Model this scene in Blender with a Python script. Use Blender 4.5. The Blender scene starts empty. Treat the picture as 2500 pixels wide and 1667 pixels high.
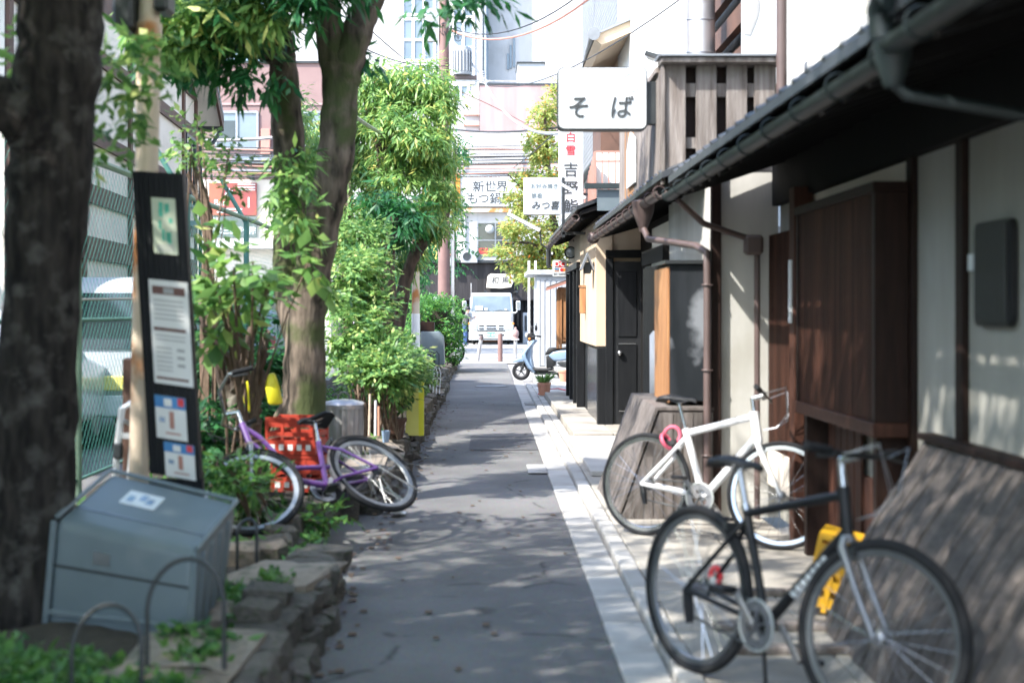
import bpy, bmesh, math, random
import numpy as np
from mathutils import Vector, Matrix

R = math.radians
random.seed(11)
rng = np.random.default_rng(11)
sc = bpy.context.scene
C = sc.collection

# ------------------------------------------------------------------ camera, sky, sun, exposure
EYE = 1.52
cd = bpy.data.cameras.new('camera')
cam = bpy.data.objects.new('camera', cd)
C.objects.link(cam)
cam.location = (0, 0, EYE)
cam.rotation_euler = (R(90), 0, 0)
cd.lens = 50
cd.sensor_width = 36
cd.shift_x = 0.024
cd.shift_y = -0.0302
cd.clip_start = 0.05
cd.clip_end = 900
cd.dof.use_dof = True
cd.dof.focus_distance = 29.0
cd.dof.aperture_fstop = 2.1
sc.camera = cam

SUN_EL = R(47)
SUN_DIR = Vector((-0.80, -0.60, 0)).normalized()          # horizontally, towards the sun
sun_az = math.atan2(SUN_DIR.x, SUN_DIR.y)
w = bpy.data.worlds.new('World')
sc.world = w
w.use_nodes = True
nt = w.node_tree
sky = nt.nodes.new('ShaderNodeTexSky')
sky.sky_type = 'NISHITA'
sky.sun_disc = False
sky.sun_elevation = SUN_EL
sky.sun_rotation = sun_az
sky.air_density = 1.0
sky.dust_density = 1.2
sky.ozone_density = 0.8
bg = nt.nodes['Background']
bg.inputs['Strength'].default_value = 0.15
nt.links.new(sky.outputs['Color'], bg.inputs['Color'])

sl = bpy.data.lights.new('sun', 'SUN')
sl.energy = 2.1
sl.angle = R(0.8)
sl.color = (1.0, 0.955, 0.89)
so = bpy.data.objects.new('sun', sl)
C.objects.link(so)
so.location = (-20, -15, 30)
sv = Vector((SUN_DIR.x * math.cos(SUN_EL), SUN_DIR.y * math.cos(SUN_EL), math.sin(SUN_EL)))
so.rotation_euler = sv.to_track_quat('Z', 'Y').to_euler()

vs = sc.view_settings
vs.view_transform = 'Standard'
vs.look = 'None'
vs.gamma = 1.0
vs.use_curve_mapping = False
vs.exposure = 2.45

# ------------------------------------------------------------------ picture <-> place
FPX = 3266.0


def P(x, y, Y):
    return Vector(((x - 1119.6) * Y / FPX, Y, EYE - (y - 713) * Y / FPX))


def G(x, y, z=0.0):
    return P(x, y, FPX * (EYE - z) / (y - 713))


# ------------------------------------------------------------------ mesh builder
WM = {}


def wm(o):
    return WM[o.name] if o is not None else Matrix.Identity(4)


class MB:
    def __init__(s):
        s.v = []
        s.f = []

    def add(s, vs_, fs, M=None):
        n = len(s.v)
        for p in vs_:
            p = Vector(p)
            s.v.append(M @ p if M is not None else p)
        for f in fs:
            s.f.append([i + n for i in f])
        return s

    def box(s, lo, hi, M=None):
        (a, b, c), (d, e, f) = lo, hi
        v = [(a, b, c), (d, b, c), (d, e, c), (a, e, c), (a, b, f), (d, b, f), (d, e, f), (a, e, f)]
        return s.add(v, [(0, 3, 2, 1), (4, 5, 6, 7), (0, 1, 5, 4), (1, 2, 6, 5), (2, 3, 7, 6), (3, 0, 4, 7)], M)

    def cbox(s, c, d, M=None):
        return s.box([c[i] - d[i] / 2 for i in range(3)], [c[i] + d[i] / 2 for i in range(3)], M)

    def prism(s, poly, axis, lo, hi, M=None):
        n = len(poly)
        v = []
        for t in (lo, hi):
            for a, b in poly:
                v.append((t, a, b) if axis == 'x' else (a, t, b) if axis == 'y' else (a, b, t))
        fs = [tuple(range(n))[::-1], tuple(range(n, 2 * n))]
        fs += [(i, (i + 1) % n, n + (i + 1) % n, n + i) for i in range(n)]
        return s.add(v, fs, M)

    def tube(s, pts, r, n=8, M=None, closed=False):
        pts = [Vector(p) for p in pts]
        k = len(pts)
        rr = r if isinstance(r, (list, tuple)) else [r] * k
        tans = []
        for i in range(k):
            if closed:
                t = pts[(i + 1) % k] - pts[i - 1]
            else:
                t = pts[min(i + 1, k - 1)] - pts[max(i - 1, 0)]
            tans.append(t.normalized() if t.length > 1e-9 else Vector((0, 0, 1)))
        up = Vector((0, 0, 1)) if abs(tans[0].z) < 0.9 else Vector((1, 0, 0))
        nrm = tans[0].cross(up).normalized()
        v = []
        for i in range(k):
            t = tans[i]
            nrm = (nrm - t * nrm.dot(t))
            nrm = nrm.normalized() if nrm.length > 1e-6 else t.orthogonal().normalized()
            b = t.cross(nrm)
            for j in range(n):
                a = 2 * math.pi * j / n
                v.append(pts[i] + (nrm * math.cos(a) + b * math.sin(a)) * rr[i])
        fs = []
        for i in range(k if closed else k - 1):
            i2 = (i + 1) % k
            for j in range(n):
                j2 = (j + 1) % n
                fs.append((i * n + j, i * n + j2, i2 * n + j2, i2 * n + j))
        if not closed:
            fs.append(tuple(range(n))[::-1])
            fs.append(tuple(range((k - 1) * n, k * n)))
        return s.add(v, fs, M)

    def bar(s, a, b, w_, h_, M=None):
        a, b = Vector(a), Vector(b)
        d = (b - a)
        L = d.length
        q = d.to_track_quat('Y', 'Z').to_matrix().to_4x4()
        T = Matrix.Translation((a + b) / 2) @ q
        if M is not None:
            T = M @ T
        return s.cbox((0, 0, 0), (w_, L, h_), T)

    def lathe(s, prof, n=20, M=None, a0=0, a1=2 * math.pi):
        full = abs(a1 - a0 - 2 * math.pi) < 1e-6
        m = n if full else n + 1
        v = []
        for r_, z in prof:
            for j in range(m):
                a = a0 + (a1 - a0) * j / n
                v.append((r_ * math.cos(a), r_ * math.sin(a), z))
        fs = []
        for i in range(len(prof) - 1):
            for j in range(n):
                j2 = (j + 1) % m
                fs.append((i * m + j, i * m + j2, (i + 1) * m + j2, (i + 1) * m + j))
        return s.add(v, fs, M)

    def torus(s, R_, r_, n=36, m=10, M=None, sy=1.0):
        v = []
        fs = []
        for i in range(n):
            a = 2 * math.pi * i / n
            for j in range(m):
                b = 2 * math.pi * j / m
                q = R_ + r_ * math.cos(b)
                v.append((q * math.cos(a), q * math.sin(a), r_ * sy * math.sin(b)))
        for i in range(n):
            for j in range(m):
                fs.append((i * m + j, ((i + 1) % n) * m + j, ((i + 1) % n) * m + (j + 1) % m, i * m + (j + 1) % m))
        return s.add(v, fs, M)

    def ball(s, c, r_, n=12, m=8, sz=(1, 1, 1)):
        prof = [(math.sin(math.pi * i / m) * r_, -math.cos(math.pi * i / m) * r_) for i in range(m + 1)]
        return s.lathe(prof, n, Matrix.Translation(c) @ Matrix.Diagonal((*sz, 1)))

    def mesh(s, name, verts, bevel=0.0, seg=1, smooth=False):
        me = bpy.data.meshes.new(name)
        me.from_pydata([tuple(p) for p in verts], [], s.f)
        bm = bmesh.new()
        bm.from_mesh(me)
        bmesh.ops.remove_doubles(bm, verts=bm.verts, dist=1e-5)
        if bevel > 0:
            es = [e for e in bm.edges if len(e.link_faces) == 2 and e.calc_face_angle(0) > 0.5]
            bmesh.ops.bevel(bm, geom=es, offset=bevel, segments=seg, profile=0.5, affect='EDGES', clamp_overlap=True)
        bmesh.ops.recalc_face_normals(bm, faces=bm.faces)
        bm.to_mesh(me)
        bm.free()
        if smooth:
            ang = smooth if isinstance(smooth, float) else R(40)
            me.polygons.foreach_set('use_smooth', [True] * len(me.polygons))
            me.set_sharp_from_angle(angle=ang)
        return me

    def build(s, name, mat_, parent=None, frame=None, bevel=0.0, seg=1, smooth=False, base=None):
        F = wm(frame)
        vw = [F @ p for p in s.v]
        inv = wm(parent).inverted()
        vl = [inv @ p for p in vw]
        arr = np.array([tuple(p) for p in vl])
        lo, hi = arr.min(0), arr.max(0)
        c = Vector(((lo[0] + hi[0]) / 2, (lo[1] + hi[1]) / 2, lo[2] if parent is None else (lo[2] + hi[2]) / 2))
        me = s.mesh(name, [p - c for p in vl], bevel, seg, smooth)
        if mat_ is not None:
            me.materials.append(mat_)
        o = bpy.data.objects.new(name, me)
        C.objects.link(o)
        o.parent = parent
        o.location = c
        WM[o.name] = wm(parent) @ Matrix.Translation(c)
        return o


def tag(o, label=None, cat=None, group=None, kind=None):
    if label:
        o['label'] = label
    if cat:
        o['category'] = cat
    if group:
        o['group'] = group
    if kind:
        o['kind'] = kind
    return o


def thing(name, label, cat, loc=(0, 0, 0), M=None, group=None, kind=None):
    o = bpy.data.objects.new(name, None)
    C.objects.link(o)
    m = M if M is not None else Matrix.Translation(Vector(loc))
    o.matrix_basis = m
    o.empty_display_size = 0.1
    WM[o.name] = m.copy()
    return tag(o, label, cat, group, kind)


def piece(name, me, parent, M):
    """one object with shared mesh, M its matrix in the world"""
    o = bpy.data.objects.new(name, me)
    C.objects.link(o)
    o.parent = parent
    o.matrix_basis = wm(parent).inverted() @ M
    WM[o.name] = M.copy()
    return o


def copy_tree(o, M, label=None, parent=None):
    c = o.copy()
    C.objects.link(c)
    c.parent = parent
    if parent is None:
        c.matrix_basis = M
        WM[c.name] = M.copy()
    if label:
        c['label'] = label
    for ch in list(o.children):
        copy_tree(ch, None, None, c)
    return c


# ------------------------------------------------------------------ materials
MATS = {}


def rgb(h):
    """sRGB 0-255 triple to linear"""
    return tuple(((x / 255) / 12.92 if x / 255 <= 0.04045 else ((x / 255 + 0.055) / 1.055) ** 2.4) for x in h)


def mat(name, c, c2=None, rough=0.6, scale=3.0, sv_=(1, 1, 1), detail=5.0, bump=0.0, bscale=40.0, metal=0.0, spec=0.5,
        rand=0.0, dirt=None, dscale=2.0, dlo=0.5, dhi=0.7, emit=0.0, coat=0.0, rvar=0.0, speck=None):
    m = bpy.data.materials.new(name)
    m.use_nodes = True
    n = m.node_tree.nodes
    L = m.node_tree.links
    b = n['Principled BSDF']
    b.inputs['Roughness'].default_value = rough
    b.inputs['Metallic'].default_value = metal
    b.inputs['Specular IOR Level'].default_value = spec
    b.inputs['Coat Weight'].default_value = coat
    tc = n.new('ShaderNodeTexCoord')
    mp = n.new('ShaderNodeMapping')
    mp.inputs['Scale'].default_value = sv_
    L.new(tc.outputs['Object'], mp.inputs['Vector'])
    if rand > 0:
        oi = n.new('ShaderNodeObjectInfo')
        ml = n.new('ShaderNodeMath')
        ml.operation = 'MULTIPLY'
        ml.inputs[1].default_value = 37.0
        L.new(oi.outputs['Random'], ml.inputs[0])
        L.new(ml.outputs[0], mp.inputs['Location'])
    ns = n.new('ShaderNodeTexNoise')
    ns.inputs['Scale'].default_value = scale
    ns.inputs['Detail'].default_value = detail
    L.new(mp.outputs[0], ns.inputs['Vector'])
    c2 = c2 if c2 is not None else tuple(x * 0.72 for x in c)
    mx = n.new('ShaderNodeMix')
    mx.data_type = 'RGBA'
    mx.inputs[6].default_value = (*c, 1)
    mx.inputs[7].default_value = (*c2, 1)
    mr = n.new('ShaderNodeMapRange')
    mr.inputs[1].default_value = 0.32
    mr.inputs[2].default_value = 0.68
    L.new(ns.outputs[0], mr.inputs[0])
    L.new(mr.outputs[0], mx.inputs[0])
    col = mx.outputs[2]
    if dirt is not None:
        nd = n.new('ShaderNodeTexNoise')
        nd.inputs['Scale'].default_value = dscale
        nd.inputs['Detail'].default_value = 6
        L.new(tc.outputs['Object'], nd.inputs['Vector'])
        r2 = n.new('ShaderNodeMapRange')
        r2.inputs[1].default_value = dlo
        r2.inputs[2].default_value = dhi
        L.new(nd.outputs[0], r2.inputs[0])
        m2 = n.new('ShaderNodeMix')
        m2.data_type = 'RGBA'
        L.new(r2.outputs[0], m2.inputs[0])
        L.new(col, m2.inputs[6])
        m2.inputs[7].default_value = (*dirt, 1)
        col = m2.outputs[2]
    if speck is not None:
        vo = n.new('ShaderNodeTexVoronoi')
        vo.inputs['Scale'].default_value = speck[1]
        L.new(tc.outputs['Object'], vo.inputs['Vector'])
        m4 = n.new('ShaderNodeMix')
        m4.data_type = 'RGBA'
        m4.blend_type = 'MULTIPLY'
        m4.inputs[0].default_value = speck[0]
        L.new(col, m4.inputs[6])
        L.new(vo.outputs['Color'], m4.inputs[7])
        col = m4.outputs[2]
    if rand > 0:
        m3 = n.new('ShaderNodeHueSaturation')
        r3 = n.new('ShaderNodeMapRange')
        r3.inputs[3].default_value = 1 - rand
        r3.inputs[4].default_value = 1 + rand
        L.new(oi.outputs['Random'], r3.inputs[0])
        L.new(r3.outputs[0], m3.inputs['Value'])
        L.new(col, m3.inputs['Color'])
        col = m3.outputs['Color']
    L.new(col, b.inputs['Base Color'])
    if rvar > 0:
        r4 = n.new('ShaderNodeMapRange')
        r4.inputs[3].default_value = max(rough - rvar, 0.02)
        r4.inputs[4].default_value = min(rough + rvar, 1)
        L.new(ns.outputs[0], r4.inputs[0])
        L.new(r4.outputs[0], b.inputs['Roughness'])
    if bump > 0:
        nb = n.new('ShaderNodeTexNoise')
        nb.inputs['Scale'].default_value = bscale
        nb.inputs['Detail'].default_value = 5
        L.new(mp.outputs[0], nb.inputs['Vector'])
        bp = n.new('ShaderNodeBump')
        bp.inputs['Strength'].default_value = min(bump, 1)
        bp.inputs['Distance'].default_value = 0.02
        L.new(nb.outputs[0], bp.inputs['Height'])
        L.new(bp.outputs[0], b.inputs['Normal'])
    if emit > 0:
        b.inputs['Emission Color'].default_value = (*c, 1)
        b.inputs['Emission Strength'].default_value = emit
    MATS[name] = m
    return m


def leafmat(name, c1, c2, c3=None, transl=0.4, rough=0.45):
    m = bpy.data.materials.new(name)
    m.use_nodes = True
    n = m.node_tree.nodes
    L = m.node_tree.links
    b = n['Principled BSDF']
    out = n['Material Output']
    b.inputs['Roughness'].default_value = rough
    ge = n.new('ShaderNodeNewGeometry')
    cr = n.new('ShaderNodeValToRGB')
    cr.color_ramp.elements[0].color = (*c1, 1)
    cr.color_ramp.elements[1].color = (*c2, 1)
    if c3 is not None:
        cr.color_ramp.elements[1].position = 0.88
        e = cr.color_ramp.elements.new(1.0)
        e.color = (*c3, 1)
    L.new(ge.outputs['Random Per Island'], cr.inputs[0])
    L.new(cr.outputs[0], b.inputs['Base Color'])
    tr = n.new('ShaderNodeBsdfTranslucent')
    hs = n.new('ShaderNodeHueSaturation')
    hs.inputs['Value'].default_value = 1.5
    hs.inputs['Hue'].default_value = 0.48
    L.new(cr.outputs[0], hs.inputs['Color'])
    L.new(hs.outputs[0], tr.inputs['Color'])
    ms = n.new('ShaderNodeMixShader')
    ms.inputs[0].default_value = transl
    L.new(b.outputs[0], ms.inputs[1])
    L.new(tr.outputs[0], ms.inputs[2])
    L.new(ms.outputs[0], out.inputs[0])
    MATS[name] = m
    return m


def asphalt_mat(name, c, c2, c3):
    m = mat(name, c, c2, rough=0.88, scale=1.3, detail=10, bump=0.7, bscale=170, dirt=c3, dscale=0.55, dlo=0.5, dhi=0.72, speck=(0.5, 190))
    n = m.node_tree.nodes
    L = m.node_tree.links
    b = n['Principled BSDF']
    src = b.inputs['Base Color'].links[0].from_socket
    tc = n.new('ShaderNodeTexCoord')
    nz = n.new('ShaderNodeTexNoise')
    nz.inputs['Scale'].default_value = 2.5
    nz.inputs['Detail'].default_value = 4
    L.new(tc.outputs['Object'], nz.inputs['Vector'])
    mv = n.new('ShaderNodeMix')
    mv.data_type = 'VECTOR'
    mv.inputs[0].default_value = 0.12
    L.new(tc.outputs['Object'], mv.inputs[4])
    L.new(nz.outputs['Color'], mv.inputs[5])
    vo = n.new('ShaderNodeTexVoronoi')
    vo.feature = 'DISTANCE_TO_EDGE'
    vo.inputs['Scale'].default_value = 0.75
    L.new(mv.outputs[1], vo.inputs['Vector'])
    cr = n.new('ShaderNodeMapRange')
    cr.inputs[1].default_value = 0.0
    cr.inputs[2].default_value = 0.012
    cr.inputs[3].default_value = 0.35
    cr.inputs[4].default_value = 1.0
    L.new(vo.outputs['Distance'], cr.inputs[0])
    mk = n.new('ShaderNodeMapRange')
    mk.inputs[1].default_value = 0.5
    mk.inputs[2].default_value = 0.62
    mk.inputs[3].default_value = 1.0
    mk.inputs[4].default_value = 0.0
    L.new(nz.outputs[0], mk.inputs[0])
    mxm = n.new('ShaderNodeMath')
    mxm.operation = 'MAXIMUM'
    L.new(cr.outputs[0], mxm.inputs[0])
    L.new(mk.outputs[0], mxm.inputs[1])
    mu = n.new('ShaderNodeMix')
    mu.data_type = 'RGBA'
    mu.blend_type = 'MULTIPLY'
    mu.inputs[0].default_value = 1.0
    L.new(src, mu.inputs[6])
    L.new(mxm.outputs[0], mu.inputs[7])
    L.new(mu.outputs[2], b.inputs['Base Color'])
    return m


M_asphalt = asphalt_mat('asphalt', (0.205, 0.203, 0.199), (0.15, 0.149, 0.147), (0.255, 0.251, 0.245))
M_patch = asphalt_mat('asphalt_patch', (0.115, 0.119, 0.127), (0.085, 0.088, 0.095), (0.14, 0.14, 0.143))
M_street = mat('street_surface', (0.30, 0.29, 0.28), (0.25, 0.24, 0.235), rough=0.9, scale=0.5, bump=0.3, bscale=120)
M_conc = mat('concrete', (0.42, 0.41, 0.39), (0.32, 0.31, 0.29), rough=0.85, scale=2.5, bump=0.25, bscale=90, dirt=(0.22, 0.2, 0.17), dscale=1.2, dlo=0.56, dhi=0.78, rand=0.08)
M_slab = mat('paving', (0.34, 0.315, 0.27), (0.27, 0.25, 0.22), rough=0.85, scale=2.0, bump=0.25, bscale=80, dirt=(0.18, 0.16, 0.13), dscale=1.5, dlo=0.55, dhi=0.75, rand=0.1)
M_stone = mat('rough_stone', (0.14, 0.12, 0.10), (0.07, 0.062, 0.055), rough=0.9, scale=6, bump=0.9, bscale=18, rand=0.3, dirt=(0.05, 0.062, 0.03), dscale=7, dlo=0.52, dhi=0.68)
M_flatstone = mat('flat_stone', (0.27, 0.225, 0.175), (0.18, 0.15, 0.12), rough=0.85, scale=5, bump=0.5, bscale=25, rand=0.15, dirt=(0.08, 0.09, 0.05), dscale=5, dlo=0.55, dhi=0.7)
M_soil = mat('soil', (0.055, 0.045, 0.032), (0.03, 0.026, 0.02), rough=1, scale=9, bump=0.9, bscale=30)
M_dkwood = mat('dark_wood', (0.022, 0.0105, 0.0075), (0.012, 0.006, 0.0045), spec=0.2, rough=0.6, scale=4, sv_=(9, 9, 0.7), bump=0.25, bscale=14, rand=0.15)
M_brwood = mat('brown_lattice_wood', (0.06, 0.025, 0.016), (0.032, 0.0135, 0.009), spec=0.2, rough=0.6, scale=4, sv_=(9, 9, 0.7), rand=0.4)
M_blackwood = mat('black_wood', (0.0085, 0.0095, 0.011), (0.014, 0.015, 0.0165), spec=0.15, rough=0.5, scale=4, sv_=(8, 8, 0.6), rand=0.2)
M_greywood = mat('weathered_wood', (0.29, 0.26, 0.24), (0.13, 0.106, 0.092), rough=0.85, scale=2.4, sv_=(10, 10, 0.8), bump=0.5, bscale=12, rand=0.2, dirt=(0.05, 0.038, 0.03), dscale=2.2, dlo=0.55, dhi=0.72)
M_fencewood = mat('inuyarai_wood', (0.115, 0.098, 0.088), (0.055, 0.046, 0.041), rough=0.7, scale=3, sv_=(14, 1.2, 1.2), bump=0.4, bscale=20, rand=0.16)
M_orwood = mat('orange_wood', (0.40, 0.20, 0.085), (0.25, 0.115, 0.05), rough=0.5, scale=3, sv_=(8, 8, 0.8), rand=0.1)
M_plaster = mat('grey_plaster', (0.36, 0.355, 0.32), (0.27, 0.265, 0.23), rough=0.9, scale=1.4, sv_=(2.5, 2.5, 0.5), bump=0.15, bscale=60, dirt=(0.24, 0.23, 0.19), dscale=1.1, dlo=0.5, dhi=0.8)
M_oldwhite = mat('old_white_plaster', (0.5, 0.495, 0.465), (0.40, 0.395, 0.365), rough=0.9, scale=1.6, sv_=(2.5, 2.5, 0.5), bump=0.12, bscale=50, dirt=(0.3, 0.285, 0.24), dscale=1.4, dlo=0.52, dhi=0.78)
M_white = mat('white_render', (0.66, 0.66, 0.645), (0.6, 0.6, 0.585), rough=0.8, scale=0.7, dirt=(0.48, 0.48, 0.465), dscale=0.6, dlo=0.55, dhi=0.85)
M_whitepaint = mat('white_paint', (0.8, 0.8, 0.8), (0.76, 0.76, 0.76), rough=0.35, scale=2, coat=0.3)
M_farwhite = mat('far_white', (0.47, 0.465, 0.46), (0.40, 0.397, 0.393), rough=0.8, scale=0.8, sv_=(2, 2, 0.4), dirt=(0.32, 0.31, 0.3), dscale=0.6, dlo=0.52, dhi=0.8)
M_guard = mat('guard_wood', (0.17, 0.15, 0.14), (0.07, 0.058, 0.05), rough=0.85, scale=3, sv_=(10, 10, 0.8), bump=0.4, bscale=14, rand=0.22, dirt=(0.04, 0.034, 0.028), dscale=3, dlo=0.52, dhi=0.68)
M_cream = mat('cream_plaster', (0.72, 0.66, 0.57), (0.66, 0.6, 0.51), rough=0.9, scale=1.2, dirt=(0.58, 0.52, 0.44), dscale=0.8, dlo=0.55, dhi=0.8)
M_yellow = mat('ochre_plaster', (0.60, 0.475, 0.345), (0.56, 0.43, 0.30), rough=0.85, scale=2.0, bump=0.1, bscale=120)
M_timber = mat('brown_timber', (0.115, 0.058, 0.038), (0.075, 0.038, 0.026), rough=0.7, scale=3, sv_=(1, 1, 1), rand=0.1)
M_mauve = mat('mauve_wall', (0.235, 0.155, 0.145), (0.21, 0.135, 0.128), rough=0.85, scale=1.0, dirt=(0.2, 0.135, 0.125), dscale=0.6, dlo=0.5, dhi=0.8)
M_pinkcon = mat('pink_concrete', (0.36, 0.245, 0.235), (0.30, 0.20, 0.19), rough=0.85, scale=1.0, sv_=(3, 1, 0.3), dirt=(0.26, 0.18, 0.17), dscale=0.9, dlo=0.5, dhi=0.8)
M_dkfacade = mat('charred_boards', (0.040, 0.037, 0.038), (0.024, 0.022, 0.024), spec=0.2, rough=0.7, scale=3, sv_=(6, 6, 0.5), rand=0.2)
M_glass = mat('dark_glass', (0.02, 0.026, 0.03), (0.03, 0.038, 0.042), rough=0.06, spec=0.7, scale=1)
M_skyglass = mat('pale_glass', (0.17, 0.215, 0.25), (0.12, 0.155, 0.19), rough=0.12, spec=0.6, scale=0.6)
M_metal = mat('grey_metal', (0.34, 0.35, 0.37), (0.28, 0.29, 0.31), rough=0.42, metal=0.75, scale=5, rvar=0.12)
M_shed = mat('grey_shed_paint', (0.37, 0.39, 0.41), (0.33, 0.35, 0.37), rough=0.5, scale=2)
M_steel = mat('bright_steel', (0.62, 0.63, 0.64), (0.5, 0.51, 0.52), rough=0.25, metal=0.95, scale=8)
M_dkmetal = mat('dark_metal', (0.03, 0.034, 0.037), (0.045, 0.05, 0.052), rough=0.45, metal=0.3, scale=6)
M_gutter = mat('green_grey_gutter', (0.022, 0.033, 0.034), (0.014, 0.022, 0.023), rough=0.5, scale=5)
M_brpipe = mat('brown_pipe', (0.115, 0.08, 0.074), (0.085, 0.06, 0.056), rough=0.45, scale=4)
M_rubber = mat('rubber', (0.014, 0.015, 0.017), (0.022, 0.023, 0.025), rough=0.8, spec=0.25, scale=10)
M_blackpl = mat('black_plastic', (0.010, 0.011, 0.0125), (0.017, 0.018, 0.02), rough=0.5, scale=8, spec=0.35)
M_dkrim = mat('dark_rim', (0.3, 0.32, 0.34), (0.2, 0.215, 0.23), rough=0.35, metal=0.8, scale=6)
M_soffit = mat('black_soffit_wood', (0.0085, 0.0078, 0.0075), (0.005, 0.0048, 0.0046), rough=0.8, scale=6, sv_=(1, 6, 1), spec=0.2)  # weathered black wood for soffits, beams and the set-back wall
M_bark = mat('bark', (0.13, 0.092, 0.07), (0.03, 0.023, 0.018), rough=0.95, scale=5, sv_=(2.2, 2.2, 0.7), bump=1.0, bscale=9, dirt=(0.20, 0.185, 0.15), dscale=3.5, dlo=0.55, dhi=0.7)
M_darkbark = mat('dark_bark', (0.034, 0.029, 0.0255), (0.007, 0.0062, 0.006), rough=0.95, scale=11, sv_=(2.2, 2.2, 0.5), bump=1.0, bscale=7, spec=0.2, dirt=(0.075, 0.07, 0.063), dscale=10, dlo=0.52, dhi=0.70)
M_mossbark = mat('mossy_bark', (0.20, 0.16, 0.125), (0.022, 0.02, 0.015), rough=0.95, scale=6.5, sv_=(2.0, 2.0, 0.6), detail=3, bump=1.0, bscale=9, spec=0.2, dirt=(0.07, 0.085, 0.036), dscale=3.0, dlo=0.46, dhi=0.58)
M_twig = mat('twig', (0.16, 0.11, 0.075), (0.09, 0.06, 0.04), rough=0.9, scale=20)
M_roof = mat('roof_tile', (0.045, 0.05, 0.057), (0.03, 0.034, 0.04), rough=0.45, scale=6, rand=0.15)
M_ltroof = mat('pale_roof_tile', (0.26, 0.28, 0.30), (0.2, 0.215, 0.235), rough=0.5, scale=6)
M_char = mat('charcoal_board', (0.012, 0.015, 0.018), (0.03, 0.034, 0.04), spec=0.2, rough=0.55, scale=1.8, sv_=(3, 3, 0.8), dirt=(0.2, 0.215, 0.235), dscale=1.6, dlo=0.56, dhi=0.63)
M_tilebl = mat('black_glazed_tile', (0.02, 0.022, 0.025), (0.035, 0.037, 0.04), rough=0.18, spec=0.6, scale=12, sv_=(1, 12, 0.4))
M_greytile = mat('grey_tile_wall', (0.21, 0.22, 0.235), (0.16, 0.168, 0.18), rough=0.5, scale=4)
M_green = mat('green_paint', (0.10, 0.26, 0.20), (0.075, 0.2, 0.16), rough=0.5, scale=5)
M_ltgreen = mat('faded_green_paint', (0.25, 0.37, 0.26), (0.19, 0.28, 0.2), rough=0.55, scale=5)
M_iron = mat('cast_iron', (0.12, 0.12, 0.12), (0.085, 0.085, 0.085), rough=0.7, scale=20)
M_chain = mat('green_wire', (0.055, 0.22, 0.18), (0.09, 0.3, 0.25), rough=0.5, scale=5)
M_rust = mat('rusty_cream_paint', (0.60, 0.50, 0.38), (0.54, 0.44, 0.34), rough=0.6, scale=4, dirt=(0.42, 0.17, 0.05), dscale=2.3, dlo=0.5, dhi=0.6)
M_brownpole = mat('brown_pole_paint', (0.20, 0.115, 0.10), (0.155, 0.09, 0.08), rough=0.6, scale=4)
M_signwhite = mat('sign_white', (0.66, 0.69, 0.70), (0.62, 0.65, 0.66), rough=0.35, scale=2)
M_faint = mat('faint_print', (0.52, 0.55, 0.56), (0.5, 0.53, 0.54), rough=0.5, scale=3)
M_paper = mat('paper', (0.70, 0.70, 0.68), (0.64, 0.64, 0.62), rough=0.8, scale=3)
M_ink = mat('ink', (0.03, 0.035, 0.038), (0.05, 0.055, 0.058), rough=0.6, scale=6)
M_greyink = mat('grey_print', (0.30, 0.30, 0.30), (0.38, 0.38, 0.38), rough=0.7, scale=6)
M_brink = mat('brown_print', (0.12, 0.06, 0.05), (0.16, 0.08, 0.07), rough=0.7, scale=6)
M_red = mat('red_print', (0.62, 0.03, 0.04), (0.55, 0.03, 0.04), rough=0.5, scale=6)
M_redpl = mat('red_crate_plastic', (0.40, 0.045, 0.022), (0.3, 0.03, 0.017), rough=0.45, scale=5)
M_yelpl = mat('yellow_crate_plastic', (0.72, 0.40, 0.02), (0.62, 0.33, 0.015), rough=0.45, scale=5)
M_yelbag = mat('yellow_plastic_sheet', (0.74, 0.68, 0.03), (0.66, 0.6, 0.02), rough=0.4, scale=4)
M_palyel = mat('pale_yellow_board', (0.68, 0.62, 0.16), (0.6, 0.55, 0.13), rough=0.5, scale=4)
M_orange = mat('orange_plastic', (0.75, 0.22, 0.03), (0.7, 0.2, 0.03), rough=0.4, scale=4)
M_terra = mat('terracotta_plastic', (0.60, 0.30, 0.2), (0.54, 0.26, 0.17), rough=0.6, scale=4)
M_purple = mat('purple_paint', (0.12, 0.048, 0.205), (0.105, 0.04, 0.18), rough=0.3, scale=4, coat=0.4)
M_scoot = mat('pale_blue_paint', (0.21, 0.30, 0.42), (0.195, 0.28, 0.395), rough=0.25, scale=2, coat=0.5)
M_bin = mat('grey_bin_plastic', (0.135, 0.17, 0.185), (0.105, 0.135, 0.148), rough=0.42, scale=2.5, dirt=(0.17, 0.195, 0.2), dscale=3.5, dlo=0.5, dhi=0.75)
M_zinc = mat('galvanised', (0.48, 0.47, 0.47), (0.38, 0.37, 0.37), rough=0.4, metal=0.6, scale=6, sv_=(1, 1, 0.3), dirt=(0.34, 0.31, 0.3), dscale=3)
M_pink = mat('pink_plastic', (0.75, 0.13, 0.2), (0.68, 0.1, 0.17), rough=0.4, scale=6)
M_skin = mat('skin', (0.52, 0.32, 0.24), (0.48, 0.29, 0.21), rough=0.6, scale=8)
M_jeans = mat('denim', (0.06, 0.11, 0.26), (0.045, 0.085, 0.2), rough=0.9, scale=12)
M_shirt = mat('grey_shirt', (0.15, 0.14, 0.145), (0.12, 0.115, 0.12), rough=0.9, scale=12)
M_railred = mat('red_brown_rail', (0.42, 0.20, 0.155), (0.36, 0.17, 0.13), rough=0.6, scale=4)
M_barred = mat('bar_sign_red', (0.22, 0.045, 0.055), (0.27, 0.075, 0.05), rough=0.5, scale=1.2)
M_barorange = mat('bar_sign_orange', (0.36, 0.12, 0.065), (0.3, 0.085, 0.055), rough=0.5, scale=1.5)
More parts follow.
